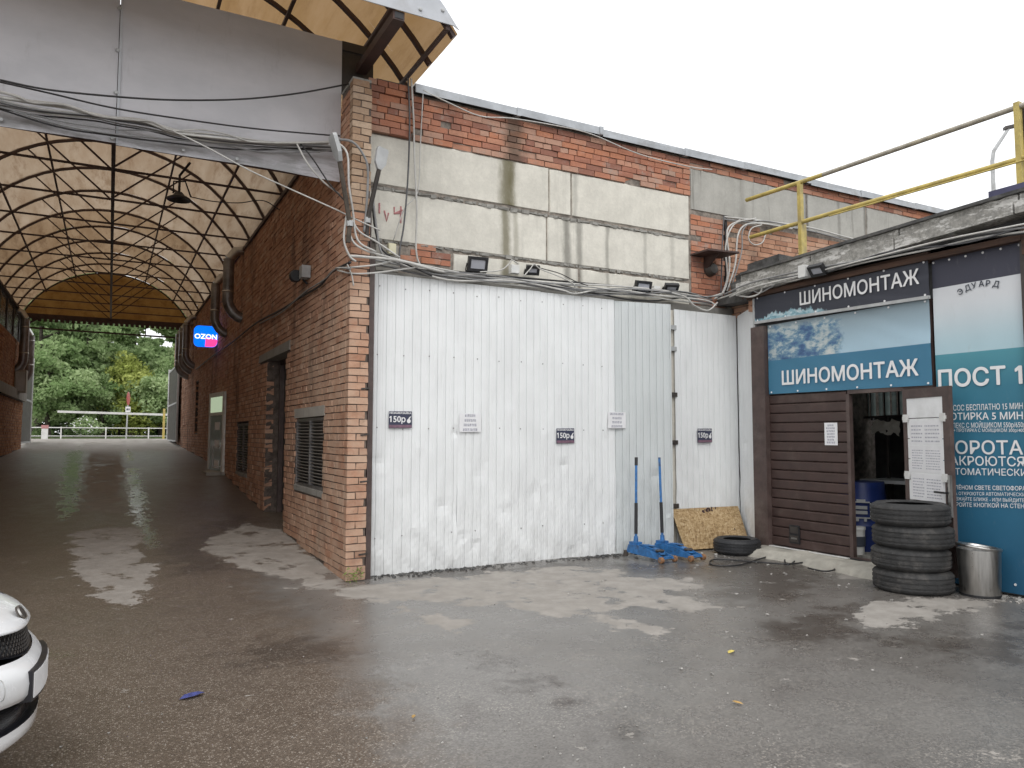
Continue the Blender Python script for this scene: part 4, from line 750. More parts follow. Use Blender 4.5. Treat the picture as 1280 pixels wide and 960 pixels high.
duct(-2.25, 25.6, 4.9, 3.4, .12, XL, 'brown flue pipe on the left wall near the exit', 'flue pipes on the left wall of the passage')
duct(-2.25, 27.4, 4.6, 3.2, .12, XL, 'second brown flue pipe on the left wall near the exit', 'flue pipes on the left wall of the passage')
cb = thing('junction_box', (-2.3, 25.7, 2.9), 'pale rusty box on the left wall below the flue pipe', 'box')
mb = MB(); mb.box(-2.43, -2.15, 25.5, 25.9, 2.75, 3.4); mb.build('case', m_conc_dirty, cb); mb = MB(); mb.box(-2.40, -2.18, 25.485, 25.5, 2.8, 3.35); mb.build('lid', m_grey_metal, cb)

# ================================================================== CANOPY OVER THE PASSAGE
can = thing('arched_canopy', (-.1, 8.3, 5.2), 'amber arched plastic canopy on dark red steel trusses over the passage', 'canopy')
CX, HALF, ZE, ZP = -.10, 2.36, 5.24, 6.72
rise = ZP - ZE; RAD = (HALF * HALF + rise * rise) / (2 * rise); ZC = ZP - RAD; AMAX = math.asin(HALF / RAD)
def arc(a, r=RAD, zc=ZC): return CX + r * math.sin(a), zc + r * math.cos(a)
YS = [10.09 + 1.54 * k for k in range(12)]
am = MB()
for s in range(20):
    a0, a1 = -AMAX + 2 * AMAX * s / 20, -AMAX + 2 * AMAX * (s + 1) / 20
    (x0, z0), (x1, z1) = arc(a0), arc(a1); am.bar((x0 - CX, 0, z0 - ZE), (x1 - CX, 0, z1 - ZE), .04, .05, up=(0, 1, 0))
arch_me = am.mesh('arch', m_truss)
tm = MB(); tm.bar((-HALF, 0, .0), (HALF, 0, .0), .028, .028); tie_me = tm.mesh('tie_rod', m_truss)
xs_, zs_ = arc(math.asin(1.30 / RAD))
sm_ = MB(); sm_.bar((0, 0, 0), (1.30, 0, zs_ - ZE), .024, .024); st_me = sm_.mesh('strut', m_truss)
for y in YS:
    inst('arch', arch_me, (CX, y, ZE), can); inst('tie_rod', tie_me, (CX, y, ZE + .02), can)
    for sgn in (0, 1): inst('strut', st_me, (CX, y, ZE + .02), can, rot=(0, 0, math.pi * sgn))
mb = MB(); mb.bar((CX + .03, 9.4, ZE + .02), (CX + .03, 27.1, ZE + .02), .05, .06); mb.build('centre_beam', m_truss, can)
for xo in (-1.76, -.98, .98, 1.82):
    x, z = arc(math.asin(xo / RAD)); mb = MB(); mb.bar((x, 9.4, z - .045), (x, 27.1, z - .045), .032, .032); mb.build('purlin', m_truss, can)
for sx in (-1, 1):
    mb = MB(); mb.bar((CX + sx * HALF * .99, 8.4, ZE - .03), (CX + sx * HALF * .99, 27.1, ZE - .03), .06, .06); mb.build('eave_beam', m_truss, can)
# plastic sheets, one per bay and side, each with a slight sag
for i in range(len(YS) - 1):
    for sx in (-1, 1):
        y0, y1 = YS[i], YS[i + 1]; sd_ = i * 3.1 + sx
        def fn(u, v, y0=y0, y1=y1, sx=sx, sd_=sd_):
            a = sx * AMAX * (u * 1.03); x, z = arc(a, RAD + .035 - .02 * math.sin(v * math.pi) + .006 * vnoise(u * 5, v * 3, sd_)); return (x, y0 + (y1 - y0 + .02) * v - .01, z)
        mb = MB(); mb.grid(fn, 12, 4); mb.build('roof_sheet', m_poly if i < 6 or (i == 7 and sx > 0) else m_poly_old, can, smooth=True)
# gable closing the far end, with scalloped fringe
mb = MB(); ye = YS[-1] + .05
pg = [(-HALF, 0)] + [(arc(-AMAX + 2 * AMAX * k / 24)[0] - CX, arc(-AMAX + 2 * AMAX * k / 24)[1] - ZE) for k in range(25)] + [(HALF, 0)]
mb.prism(pg, (CX, ye, ZE), (1, 0, 0), (0, 0, 1), (0, .006, 0)); mb.build('gable_sheet', m_poly_gable, can)
mb = MB(); mb.bar((CX - 2.45, ye - .02, ZE - .05), (CX + 2.45, ye - .02, ZE - .05), .12, .14); mb.build('end_beam', m_truss, can)
mb = MB()
for k in range(32):
    x = CX - 2.4 + k * .15; mb.box(x, x + .095, ye - .09, ye - .085, ZE - .21, ZE - .1)
mb.build('fringe', m_truss, can, kind='stuff')
mb = MB(); mb.bar((CX - 2.4, ye - .1, ZE - .42), (CX + 2.4, ye - .1, ZE - .48), .05, .05)
for x in (-1.1, .95): mb.bar((x, ye - .1, ZE - .45), (x, ye - .1, ZE - .1), .03, .03)
mb.bar((CX - 2.35, ye - .1, ZE - .4), (CX - 1.9, ye - .1, ZE - .1), .05, .05); mb.build('hanging_bar', m_truss, can)
# grey fascia of two sheets over the entrance
def fascia(x0, x1, sd_):
    def fn(u, v):
        x = x0 + (x1 - x0) * u; z = 4.455 + (6.12 - 4.455) * v
        fold = max(0, 1 - v * 4) * .007 * math.sin(u * 9 + v * 22 + sd_)
        return (x, 8.30 + .008 * vnoise(u * 4, v * 4, sd_) + fold, z + (.012 * math.sin(u * 7 + sd_) if v == 0 else 0))
    mb = MB(); mb.grid(fn, 26, 20); mb.build('fascia_sheet', m_tarp, can, smooth=True)
fascia(-2.6, -.045, 1.); fascia(-.035, 2.235, 4.)
mb = MB(); mb.box(2.239, 2.62, 8.325, 8.335, 5.50, 6.11); mb.box(2.236, 2.62, 8.30, 8.34, 6.02, 6.125); mb.build('fascia_end', m_dark_door, can)
mb = MB(); mb.bar((-.028, 8.29, 4.46), (-.028, 8.29, 6.1), .022, .014, up=(0, 1, 0)); mb.build('seam_strip', m_tarp_light, can)
bm_ = MB(); bm_.lathe([(.0, -.014), (.016, -.012), (.022, 0), (.022, .004)], 10, axis='Y'); bolt_me = bm_.mesh('bolt', m_grey_metal)
for z in (4.52, 4.98, 5.42, 5.86): inst('bolt', bolt_me, (-.05, 8.285, z), can)
for x in (-.95, -.03, .62, 1.15): inst('bolt', bolt_me, (x - .04, 8.27, 4.50), can)
mb = MB(); mb.bar((-2.5, 8.37, 4.50), (2.23, 8.37, 4.50), .05, .05); mb.bar((-2.5, 8.37, 5.9), (2.23, 8.37, 5.9), .06, .06)
for x in (-1.8, -.05, 1.9): mb.bar((x, 8.372, 4.53), (x, 8.372, 5.87), .05, .05)
mb.build('fascia_frame', m_truss, can)
# ------------------------------------------------------------------ larger vault projecting in front of the fascia
fv = thing('front_canopy', (-.1, 7.0, 5.8), 'amber vaulted roof with pale grey front edge, jutting out above the grey fascia', 'canopy')
FH, FZ, FR = 3.22, 5.80, 1.62
frad = (FH * FH + FR * FR) / (2 * FR); fzc = FZ + FR - frad; fam = math.asin(FH / frad)
def farc(a, r=frad): return CX + r * math.sin(a), fzc + r * math.cos(a)
FY = [7.0, 8.28, 9.4, 10.6]
rb_ = MB()
for s in range(24):
    a0, a1 = -fam + 2 * fam * s / 24, -fam + 2 * fam * (s + 1) / 24
    (x0, z0), (x1, z1) = farc(a0, frad - .03), farc(a1, frad - .03); rb_.bar((x0 - CX, 0, z0 - FZ), (x1 - CX, 0, z1 - FZ), .045, .06, up=(0, 1, 0))
rib_me = rb_.mesh('rib', m_truss)
for y in (7.05, 7.72, 8.42, 9.4, 10.55): inst('rib', rib_me, (CX, y, FZ), fv)
for xo in (-2.75, -2.0, -1.2, -.4, .4, 1.2, 1.95, 2.75, 3.16):
    x, z = farc(math.asin(xo / frad), frad - .07); mb = MB(); mb.bar((x, 6.99, z), (x, 10.6, z), .04, .04); mb.build('purlin', m_truss, fv)
for i in range(3):
    for k in range(6):
        def fn(u, v, i=i, k=k):
            a = -fam + 2 * fam * (k + u * 1.0) / 6; x, z = farc(a, frad + .004 + .004 * vnoise(u * 4, v * 3, i + k)); return (x, FY[i] + (FY[i + 1] - FY[i]) * v, z)
        mb = MB(); mb.grid(fn, 6, 3); mb.build('roof_sheet', m_poly_front, fv, smooth=True)
pg = [(-FH + .0, .06)] + [(farc(-fam + 2 * fam * k / 30)[0] - CX, farc(-fam + 2 * fam * k / 30)[1] - FZ + .03) for k in range(31)] + [(FH - .06, .06)]
mb = MB(); mb.prism(pg, (CX, 6.96, FZ), (1, 0, 0), (0, 0, 1), (0, .012, 0)); mb.build('front_panel', m_tarp_light, fv)
mb = MB(); mb.box(2.40, 2.52, 6.985, 8.29, 5.77, 5.865); to = mb.build('bracket_beam', m_truss, fv)
mb = MB(); mb.box(2.415, 2.505, 6.980, 6.984, 5.785, 5.85); mb.build('tube_mouth', m_black, to)
for x, z in ((2.68, 5.93), (1.75, 5.95), (2.93, 5.99)): inst('bolt', bolt_me, (x, 6.955, z), fv)
# hanging bowl lamp in the passage
hl = thing('hanging_lamp', (.80, 11.9, 5.0), 'dark dome lamp hanging from the canopy trusses', 'lamp')
mb = MB(); mb.lathe([(.0, .10), (.05, .09), (.08, .05), (.165, .0), (.17, -.025), (.15, -.025), (.0, .03)], 20, (.80, 11.9, 5.05)); mb.build('shade', m_black, hl, smooth='auto')
mb = MB(); mb.tube([(.80, 11.9, 5.15), (.80, 11.9, 5.4), (.92, 11.7, 5.55)], .02, 6); mb.tube([(.72, 11.9, 5.12), (.72, 11.9, 5.3), (.88, 11.9, 5.32), (.96, 11.9, 5.1)], .013, 6); mb.build('hook', m_black, hl)
mb = MB(); mb.tube(catmull([(.95, 11.9, 5.1), (1.25, 11.7, 5.02), (1.6, 11.63, 5.03), (1.95, 11.63, 5.12), (2.2, 11.6, 5.0)]), .008, 5)
solo(mb, 'cable', m_cable_k, 'thin dark wire running from the hanging lamp to the brick wall', 'cable')
# lit square sign
oz = thing('sign', (1.98, 19.0, 3.62), 'glowing rounded blue and pink square shop sign on the right wall of the passage', 'sign')
def rr(w_, h_, r_, n=6):
    out = []
    for cx_, cy_, a0 in ((w_ - r_, h_ - r_, 0), (r_, h_ - r_, 90), (r_, r_, 180), (w_ - r_, r_, 270)):
        for k in range(n + 1): a = R(a0 + 90 * k / n); out.append((cx_ + r_ * math.cos(a), cy_ + r_ * math.sin(a)))
    return out
mb = MB(); mb.prism(rr(.52, .50, .11), (1.70, 19.0, 3.64), (1, 0, 0), (0, 0, 1), (0, .09, 0)); mb.build('case', emit_mat('blue light', (.0, .16, .95), .9), oz)
mb = MB(); pk = [(.245, .0), (.41, .0), (.47, .02), (.51, .08), (.519, .14), (.519, .17), (.26, .24)]
mb.prism(pk, (1.70, 18.996, 3.643), (1, 0, 0), (0, 0, 1), (0, .003, 0)); mb.build('quarter', emit_mat('pink light', (.95, .06, .28), .9), oz)
letters('OZON', (1.715, 18.993, 3.83), (1, 0, 0), (0, 0, 1), w=.49, cap=.115, bold=.02, parent=oz, mat=emit_mat('white light', (.95, .95, .95), 1.0))
mb = MB(); mb.box(2.2, 2.26, 19.03, 19.07, 3.75, 3.79); mb.box(2.2, 2.26, 19.03, 19.07, 4.0, 4.04); mb.build('bracket', m_black, oz)
# ================================================================== WORKSHOP FACADE ABOVE THE WHITE SHEETS
FY_ = 8.15
fa = thing('workshop_building', (8.0, FY_, 0), 'workshop facade of stained concrete panels and orange brick with a metal roof coping', 'building')
w = Wall()
w.field('X', FY_ - .012, 3.06, 7.36, 5.045, 5.62, m_brick_orange, chip=.10)
w.field('X', FY_ - .06, 2.50, 3.05, 5.045, 5.70, m_brick_orange, chip=.1)
w.field('X', FY_, 7.37, 14.2, 5.47, 5.66, m_brick_orange, chip=.06)
w.field('X', FY_, 7.37, 8.02, 3.30, 4.82, m_brick_orange, chip=.06)
w.field('X', FY_ + .0, 8.06, 10.9, 3.6, 4.82, m_brick_red, chip=.1)
w.field('X', FY_, 2.92, 3.56, 3.58, 3.80, m_brick_orange, chip=.25)
w.emit(fa, 300)
mb = MB(); mb.box(2.46, 14.3, FY_ + .012, FY_ + .4, -.2, 5.62); mb.build('mortar_core', m_mortar, fa)
def panel(x0, x1, z0, z1, y=FY_, mat=m_conc, name='concrete_panel', chipz=.012):
    W_, H_ = x1 - x0, z1 - z0; nx, nz = max(3, int(W_ / .12)), max(3, int(H_ / .12)); sd_ = x0 * 7 + z0 * 3
    us = [0, .008 / W_] + [i / nx for i in range(1, nx)] + [1 - .008 / W_, 1]; vs2 = [0, .008 / H_] + [i / nz for i in range(1, nz)] + [1 - .008 / H_, 1]; nx, nz = len(us) - 1, len(vs2) - 1
    mb = MB()
    def fn(iu, iv):
        i, j = round(iu * nx), round(iv * nz); u, v = us[i], vs2[j]; ed = i in (0, nx) or j in (0, nz)
        jz = chipz * vnoise(u * 40, sd_) if j in (0, nz) else 0; jx = .003 * vnoise(v * 30, sd_) if i in (0, nx) else 0
        return (x0 + W_ * u + jx, y + (.012 if ed else 0) + .004 * vnoise(u * 5, v * 4, sd_), z0 + H_ * v + jz)
    mb.grid(fn, nx, nz)
    n = nx + 1; brd = [i for i in range(n)] + [j * n + nx for j in range(1, nz + 1)] + [nz * n + i for i in range(nx - 1, -1, -1)] + [j * n for j in range(nz - 1, 0, -1)]
    b0 = len(mb.v); mb.v += [(mb.v[i][0], y + .10, mb.v[i][2]) for i in brd]
    for k in range(len(brd)): mb.f.append([brd[k], brd[(k + 1) % len(brd)], b0 + (k + 1) % len(brd), b0 + k]); mb.m.append(0); mb.t.append(.5)
    return mb.build(name, mat, fa, smooth='auto')
ZR = ((4.45, 5.03), (3.80, 4.385), (3.0, 3.755))
for z0, z1, cuts in ((*ZR[0], (2.50, 4.955, 5.30, 7.345)), (*ZR[1], (2.50, 4.92, 7.335)), ):
    for a, b in zip(cuts, cuts[1:]): panel(a + .009, b - .009, z0, z1, mat=m_conc if z0 > 4.2 else m_conc_low)
for a, b in ((2.62, 2.90), (3.60, 5.40), (5.43, 7.32)): panel(a, b, 3.43, 3.745, y=FY_ - .003, mat=m_conc_low if a > 3 else m_conc_dirty)
for a, b in ((7.375, 9.82), (9.85, 11.3), (11.33, 12.9), (12.93, 14.2)): panel(a, b, 4.845, 5.455, mat=concrete_mat('grey concrete panel', (.42, .41, .375), streaks=((9.83, .05, .6), (11.3, .06, .6), (8.4, .1, .25), (10.6, .05, .4)), soot=.55) if a < 8 else bpy.data.materials['grey concrete panel'])
# ragged mortar squeezed out of the joints, and dark grey concrete ledge above the sheets
def lumpy(x0, x1, z, h, y, mat, n, seed, name='mortar_seam'):
    rnd = random.Random(seed); mb = MB()
    for k in range(n):
        x = x0 + (x1 - x0) * (k + rnd.random()) / n; l = rnd.uniform(.03, .12); hh = h * rnd.uniform(.3, 1.)
        mb.box(x - l / 2, x + l / 2, y - rnd.uniform(.004, .022), y + .03, z - hh * rnd.uniform(.2, .8), z + hh * .5, 0, rnd.random(), .008)
    mb.build(name, mat, fa, kind='stuff')
lumpy(2.6, 7.3, 4.40, .045, FY_ + .005, m_conc_old, 90, 3); lumpy(2.6, 7.3, 3.785, .04, FY_ + .012, m_conc_old, 80, 5)
mb = MB(); mb.box(2.6, 8.3, FY_ - .03, FY_ + .012, 3.30, 3.42, jit=.01); mb.build('ledge', m_conc_old, fa)
mb = MB(); mb.box(8.06, 8.40, FY_ - .02, FY_ + .05, 0, 3.55); mb.build('corner_pier', m_conc_dirty, fa)
mb = MB(); mb.box(8.02, 8.06, FY_ - .025, FY_ + .03, 3.5, 4.84); mb.build('brick_edge_strip', m_black, fa)
# coping pieces
cx = 3.06; k = 0
while cx < 14.2:
    L = [1.42, 1.28, 1.5, 1.18][k % 4]; x1 = min(cx + L, 14.3); dz = .012 * math.sin(k * 2.1); z = 5.69
    mb = MB(); mb.box(cx, x1 - .006, FY_ - .075, FY_ + .5, z + dz, z + .016 + dz, jit=.004); mb.box(cx + .002, x1 - .008, FY_ - .08, FY_ - .066, z - .085 + dz, z + .012 + dz, jit=.006)
    mb.box(x1 - .05, x1 + .01, FY_ - .085, FY_ + .5, z - .086 + dz, z + .022 + dz, jit=.003); mb.build('coping', m_galv, fa); cx = x1; k += 1
mb = MB(); mb.box(2.55, 14.3, FY_ + .35, 16, 5.30, 5.5); mb.build('roof', m_felt, fa)
mb = MB(); mb.box(2.6, 14.2, FY_ - .02, FY_ + .30, 5.64, 5.688, jit=.006); mb.build('roofing_edge', m_felt, fa)
# rusted bracket and round bell on the brick strip
br = thing('alarm_bell', (7.62, FY_, 4.05), 'rusty shelf bracket over a round dark bell on the orange brick strip', 'bell')
mb = MB(); mb.obox((7.62, FY_ - .20, 4.17), (.26, -.04, .0), (0, .20, 0), (0, 0, .012)); mb.prism([(0, 0), (.34, 0), (0, -.22)], (7.60, FY_ - .005, 4.16), (0, -1, 0), (0, 0, 1), (.02, 0, 0)); mb.build('shelf', m_truss, br)
mb = MB(); mb.lathe([(.0, -.12), (.07, -.11), (.10, -.06), (.105, 0), (.0, .0)], 20, (7.70, FY_ - .01, 3.98), axis='Y'); mb.build('bell', m_dark_door, br, smooth='auto')
# pink scrawl
def stroke(pts): return MB().tube(pts, .012, 5)
mb = MB()
for pts in ([(2.66, 4.22), (2.66, 4.10)], [(2.72, 4.14), (2.75, 4.02), (2.77, 4.12)], [(2.84, 4.2), (2.84, 4.12), (2.92, 4.14)], [(2.92, 4.22), (2.92, 4.02)], [(2.84, 4.12), (2.94, 4.18)]):
    mb.tube([(x, FY_ - .002, z) for x, z in pts], .011, 5)
mb.build('scrawl', m_pink_paint, fa)

# ================================================================== WHITE SHEET HOARDING
ho = thing('sheet_hoarding', (4.2, 8.0, 0), 'tall white ribbed steel sheet cladding with dents, covering the lower facade', 'hoarding')
PITCH = .104
def ribbed(p0, p1, z0, z1, mat, label=None, seed=1., dent=.010, ztop=None):
    """one profiled sheet from p0 to p1 (plan points), ribs standing out to the right-hand side of the run"""
    p0, p1 = Vector((*p0, 0)), Vector((*p1, 0)); d = p1 - p0; L = d.length; d.normalize(); nrm = Vector((d.y, -d.x, 0))
    prof = []; s = 0.
    while s < L - .001:
        for ds, h in ((0, 0), (.004, -.010), (.008, 0), (.048, .003), (.052, .0), (.066, .0), (.070, .003)):
            if s + ds < L: prof.append((s + ds, h))
        s += PITCH
    rd = random.Random(int(seed * 10)); dents = [(rd.uniform(0, L), abs(rd.gauss(0, 1.1)) + .1, rd.uniform(.0015, .008), rd.uniform(-.022, .012)) for _ in range(15 if dent > .006 else 3)]
    prof.append((L, 0)); nz = 60; mb = MB(); vs_ = []
    for j in range(nz + 1):
        v = j / nz
        for s, h in prof:
            zt = z1 if ztop is None else z1 + (ztop - z1) * s / L
            low = max(0, 1 - v * 2.0)
            dn = dent * vnoise(s * 3.1, v * 9, seed) * (.3 + 1.5 * low) + sum(a * math.exp(-((s - ds_) ** 2 + (z1 * v - dz_) ** 2) / r2) for ds_, dz_, r2, a in dents) + .009 * vnoise(s * 9, v * 26, seed + 2) * low
            zz = z0 + (zt - z0) * v
            if j == 0: zz += .018 * vnoise(s * 13, seed) + .008 * random.uniform(-1, 1)
            q = p0 + d * s + nrm * (h + dn); vs_.append((q.x, q.y, zz))
    m = len(prof); mb.add(vs_, [(j * m + i, j * m + i + 1, (j + 1) * m + i + 1, (j + 1) * m + i) for j in range(nz) for i in range(m - 1)])
    return mb.build('steel_sheet', mat, ho, label=label)
for i, (a, b) in enumerate(((2.505, 3.60), (3.59, 4.73), (4.72, 5.87))): ribbed((a, 8.0 - .003 * i), (b, 8.0 - .003 * i), .0, 3.365 - .008 * i, m_sheet, seed=i + 1.)
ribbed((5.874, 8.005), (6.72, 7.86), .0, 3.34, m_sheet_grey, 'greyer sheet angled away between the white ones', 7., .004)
ribbed((6.90, 8.0), (8.10, 8.02), .0, 3.31, m_sheet, 'separate white sheet right of the open gap', 9., .005)
ribbed((8.10, 8.0), (7.83, 7.36), .0, 3.30, m_sheet, 'short white return sheet beside the gate', 11., .004, ztop=3.36)
mb = MB(); mb.box(6.70, 6.97, 8.03, 8.10, 0, 3.3); po = mb.build('post', simple('cream wall strip', (.62, .59, .52), .8, var=.12, dirt=(.35, .33, .28), damt=.4), ho)
for z in (.55, 1.42, 2.08, 2.72, 3.02):
    mb = MB(); mb.box(6.76, 6.93, 7.985, 8.03, z, z + .06); mb.build('hinge', m_dark_door if z < 2.5 else m_grey_metal, po)
mb = MB()
for x in np.arange(2.6, 5.8, .4): mb.box(x, x + .03, 8.02, 8.14, 3.30, 3.33)
mb.bar((2.5, 8.05, 3.2), (5.85, 8.05, 3.2), .04, .04); mb.bar((2.5, 8.05, 1.6), (5.85, 8.05, 1.6), .04, .04); mb.build('frame_rail', m_dark_door, ho)
# roofing screws in rows and a few dents knocked bright
mb = MB(); rnd = random.Random(31)
for z in (.42, 1.62, 2.45, 3.22):
    for k in range(11):
        x = 2.62 + k * .305 + rnd.uniform(-.01, .01)
        if x < 5.8: mb.lathe([(.0, -.006), (.0055, -.005), (.008, .002)], 6, (x, 7.992, z + rnd.uniform(-.012, .012)), axis='Y')
mb.build('screws', m_duct, ho, kind='stuff')
# weep of asphalt rubble along the foot of the sheets
mb = MB(); rnd = random.Random(4)
for k in range(520):
    x = rnd.uniform(2.55, 5.9); s = rnd.uniform(.003, .013); y = 7.985 - abs(rnd.gauss(0, .07)); mb.box(x - s, x + s, y - s, y + s, -.004, s * 1.2, 0, 0, s * .5)
tag(mb.build('rubble', m_felt), kind='stuff')
dp = thing('corner_post', (2.45, 7.92, 0), 'brown painted steel box post between the brick pilaster and the white sheets', 'post')
mb = MB(); mb.box(2.475, 2.525, 7.86, 7.985, 0, 3.52); mb.box(2.462, 2.474, 7.84, 7.96, 0, 4.05); mb.build('post', m_brown_metal, dp)
for z in (.28, 1.55, 2.05, 1.05): 
    mb = MB(); mb.obox((2.43, 7.828, z), (.05, 0, .004), (0, .008, 0), (0, 0, .008)); mb.build('wall_tie', m_dark_door, dp)
mb = MB(); rnd = random.Random(9)
for k in range(46):
    c = Vector((2.30 + rnd.uniform(-.07, .12), 7.80 + rnd.uniform(-.05, .01), rnd.uniform(.0, .16))); a = rnd.uniform(0, 6.3); u = Vector((math.cos(a), math.sin(a), rnd.uniform(.1, .9))) * rnd.uniform(.012, .03); v = u.orthogonal().normalized() * .009
    mb.add([c - u, c + v, c + u, c - v], [(0, 1, 2, 3)])
tag(solo(mb, 'weed', m_moss_plant, 'small green weed growing at the foot of the brick pilaster', 'plant'))

# ------------------------------------------------------------------ posters on the sheets
def price_poster(x, z, w_, h_, label):
    p = thing('poster', (x + w_ / 2, 7.975, z), label, 'poster', 'price posters on the white sheets')
    y = 7.972
    mb = MB(); mb.prism([(0, 0), (w_, .004), (w_ - .003, h_), (.002, h_ - .003)], (x, y, z), (1, 0, 0), (0, 0, 1), (0, .004, 0)); mb.build('sheet', m_poster_dark, p)
    mb = MB(); mb.prism([(.004, .004), (w_ - .004, .006), (w_ - .004, h_ * .2), (.004, h_ * .19)], (x, y - .0015, z), (1, 0, 0), (0, 0, 1), (0, .001, 0)); mb.build('strip', m_poster_mauve, p)
    mb = MB(); mb.prism([(.004, h_ * .80), (w_ - .006, h_ * .80), (w_ - .006, h_ * .97), (.004, h_ * .97)], (x, y - .0015, z), (1, 0, 0), (0, 0, 1), (0, .001, 0)); mb.build('header', m_poster_dark, p)
    letters('НЕЗАМЕРЗАЙКА', (x + .008, y - .002, z + h_ * .84), (1, 0, 0), (0, 0, 1), w=w_ - .02, cap=h_ * .105, bold=.02, parent=p, mat=m_print_white)
    letters('150р', (x + .008, y - .002, z + h_ * .36), (1, 0, 0), (0, 0, 1), w=w_ * .68, cap=h_ * .36, bold=.015, parent=p, mat=m_print_white)
    dpoly = [(w_ * (.86 + .085 * math.cos(a)), h_ * (.42 + .13 * math.sin(a))) for a in np.linspace(0, 2 * math.pi, 15)[:-1]]
    mb = MB(); mb.prism(dpoly, (x, y - .003, z), (1, 0, 0), (0, 0, 1), (0, .001, 0)); mb.prism([(w_ * .83, h_ * .55), (w_ * .90, h_ * .55), (w_ * .97, h_ * .72), (w_ * .88, h_ * .66)], (x, y - .0035, z), (1, 0, 0), (0, 0, 1), (0, .001, 0)); mb.build('drop_mark', m_print_white, p)
price_poster(2.745, 1.625, .275, .19, 'navy price poster nearest the brick corner on the white sheets')
price_poster(4.945, 1.445, .268, .19, 'navy price poster low in the middle of the wide white hoarding')
price_poster(7.275, 1.445, .268, .20, 'navy price poster on the separate white sheet above the chipboard')
def notice(o, ux, uz, w_, h_, rows, label, name='notice', fill=.8, cols=1):
    o, ux, uz = Vector(o), Vector(ux), Vector(uz); nrm = ux.cross(uz)
    p = thing(name, o + ux * w_ / 2, label, 'paper notice')
    mb = MB(); mb.prism([(0, 0), (w_, 0), (w_, h_), (0, h_)], o, ux, uz, nrm * .003); mb.build('sheet', m_paper, p)
    mb = MB(); rnd = random.Random(len(label))
    for k in range(rows):
        z = h_ * (.88 - .76 * k / max(1, rows - 1)); 
        for c_ in range(cols):
            l = w_ / cols * fill * rnd.uniform(.6, 1.); x = w_ * (c_ + .5) / cols - l / 2; t_ = h_ * .30 / rows
            while l > .004:
                wd = min(l, rnd.uniform(.012, .035)); mb.prism([(x, z - t_), (x + wd * .8, z - t_), (x + wd * .8, z + t_), (x, z + t_)], o + nrm * .0032, ux, uz, nrm * .0006); x += wd; l -= wd
    mb.build('faint_print', m_ink, p, kind='stuff'); return p
FX, FZv = (1, 0, 0), (0, 0, 1)
notice((3.61, 7.975, 1.585), FX, FZv, .282, .218, 4, 'white paper notice right of the first navy poster')
notice((5.735, 7.968, 1.64), FX, FZv, .285, .212, 4, 'white paper notice at the right end of the wide white hoarding')

# ================================================================== LAMPS, BOXES, CABLES ON THE FACADE
def flood(c, w_, h_, aim, label, grp, mat=m_black):
    """rectangular flood lamp facing 'aim'"""
    c, aim = Vector(c), Vector(aim).normalized(); ux = aim.cross(Vector((0, 0, 1))).normalized() * -1; uz = aim.cross(ux).normalized()
    if uz.z < 0: uz = -uz
    t_ = thing('flood_lamp', c - uz * h_ / 2, label, 'flood lamp', grp)
    mb = MB(); mb.obox(c - aim * .02, ux * w_ / 2, uz * h_ / 2, aim * .02)
    for s in (-1, 1): mb.obox(c + ux * s * (w_ / 2 - .016) + aim * .008, ux * .016, uz * h_ / 2, aim * .009); mb.obox(c + uz * s * (h_ / 2 - .016) + aim * .0079, ux * (w_ / 2 - .032), uz * .016, aim * .009)
    for k in range(5): mb.obox(c - aim * .055 + ux * (k - 2) * w_ * .16, ux * .004, uz * h_ * .36, aim * .016)
    mb.build('housing', mat, t_)
    mb = MB(); mb.obox(c + aim * .003, ux * (w_ / 2 - .034), uz * (h_ / 2 - .034), aim * .004); mb.build('lens', m_glass_lens, t_)
    mb = MB(); e = c - aim * .03
    for s in (-1, 1): mb.bar(e + ux * s * (w_ / 2 + .008), e + ux * s * (w_ / 2 + .008) - uz * h_ * .55 - aim * .03, .008, .022)
    mb.bar(e - ux * (w_ / 2 + .008) - uz * h_ * .55 - aim * .03, e + ux * (w_ / 2 + .008) - uz * h_ * .55 - aim * .03, .01, .024); mb.build('bracket', m_black, t_); return t_
G_FL = 'flood lamps above the white sheets'
flood((3.84, 7.97, 3.60), .245, .175, (-.15, -1, -.35), 'largest black flood lamp above the white sheets, over the first sheet', G_FL)
flood((4.62, 8.0, 3.615), .17, .12, (-.25, -1, -.6), 'small black flood lamp just right of a small white box', G_FL)
flood((6.34, 7.97, 3.56), .245, .17, (-.1, -1, -.35), 'black flood lamp above the grey angled sheet', G_FL)
flood((6.86, 8.0, 3.60), .20, .13, (-.35, -1, -1.0), 'black flood lamp tilted down at the right end of the facade row', G_FL)
flood((7.55, 6.13, 3.56), .20, .15, (-1, -.1, -.9), 'black flood lamp tilted down on the weathered right roof edge', G_FL)
def wallbox(c, sx, sy, sz, mat, label):
    b = thing('junction_box', (c[0], c[1], c[2] - sz), label, 'box')
    mb = MB(); mb.box(c[0] - sx, c[0] + sx, c[1] - sy, c[1] + sy, c[2] - sz, c[2] + sz); mb.build('case', mat, b)
    mb = MB(); mb.box(c[0] - sx * .92, c[0] + sx * .92, c[1] - sy - .008, c[1] - sy, c[2] - sz * .92, c[2] + sz * .92); mb.build('lid', mat, b)
wallbox((2.79, 8.08, 3.68), .045, .03, .062, m_cream, 'small cream junction box beside the brick patch above the sheets')
wallbox((4.38, 8.05, 3.61), .06, .03, .055, m_white_plastic, 'small white box between two flood lamps on the facade')
wallbox((6.60, 8.03, 3.555), .06, .03, .055, m_white_plastic, 'small white box between two flood lamps at the right end')
wallbox((7.56, 6.32, 3.585), .06, .05, .075, m_white_plastic, 'white box beside the flood lamp on the weathered roof edge')
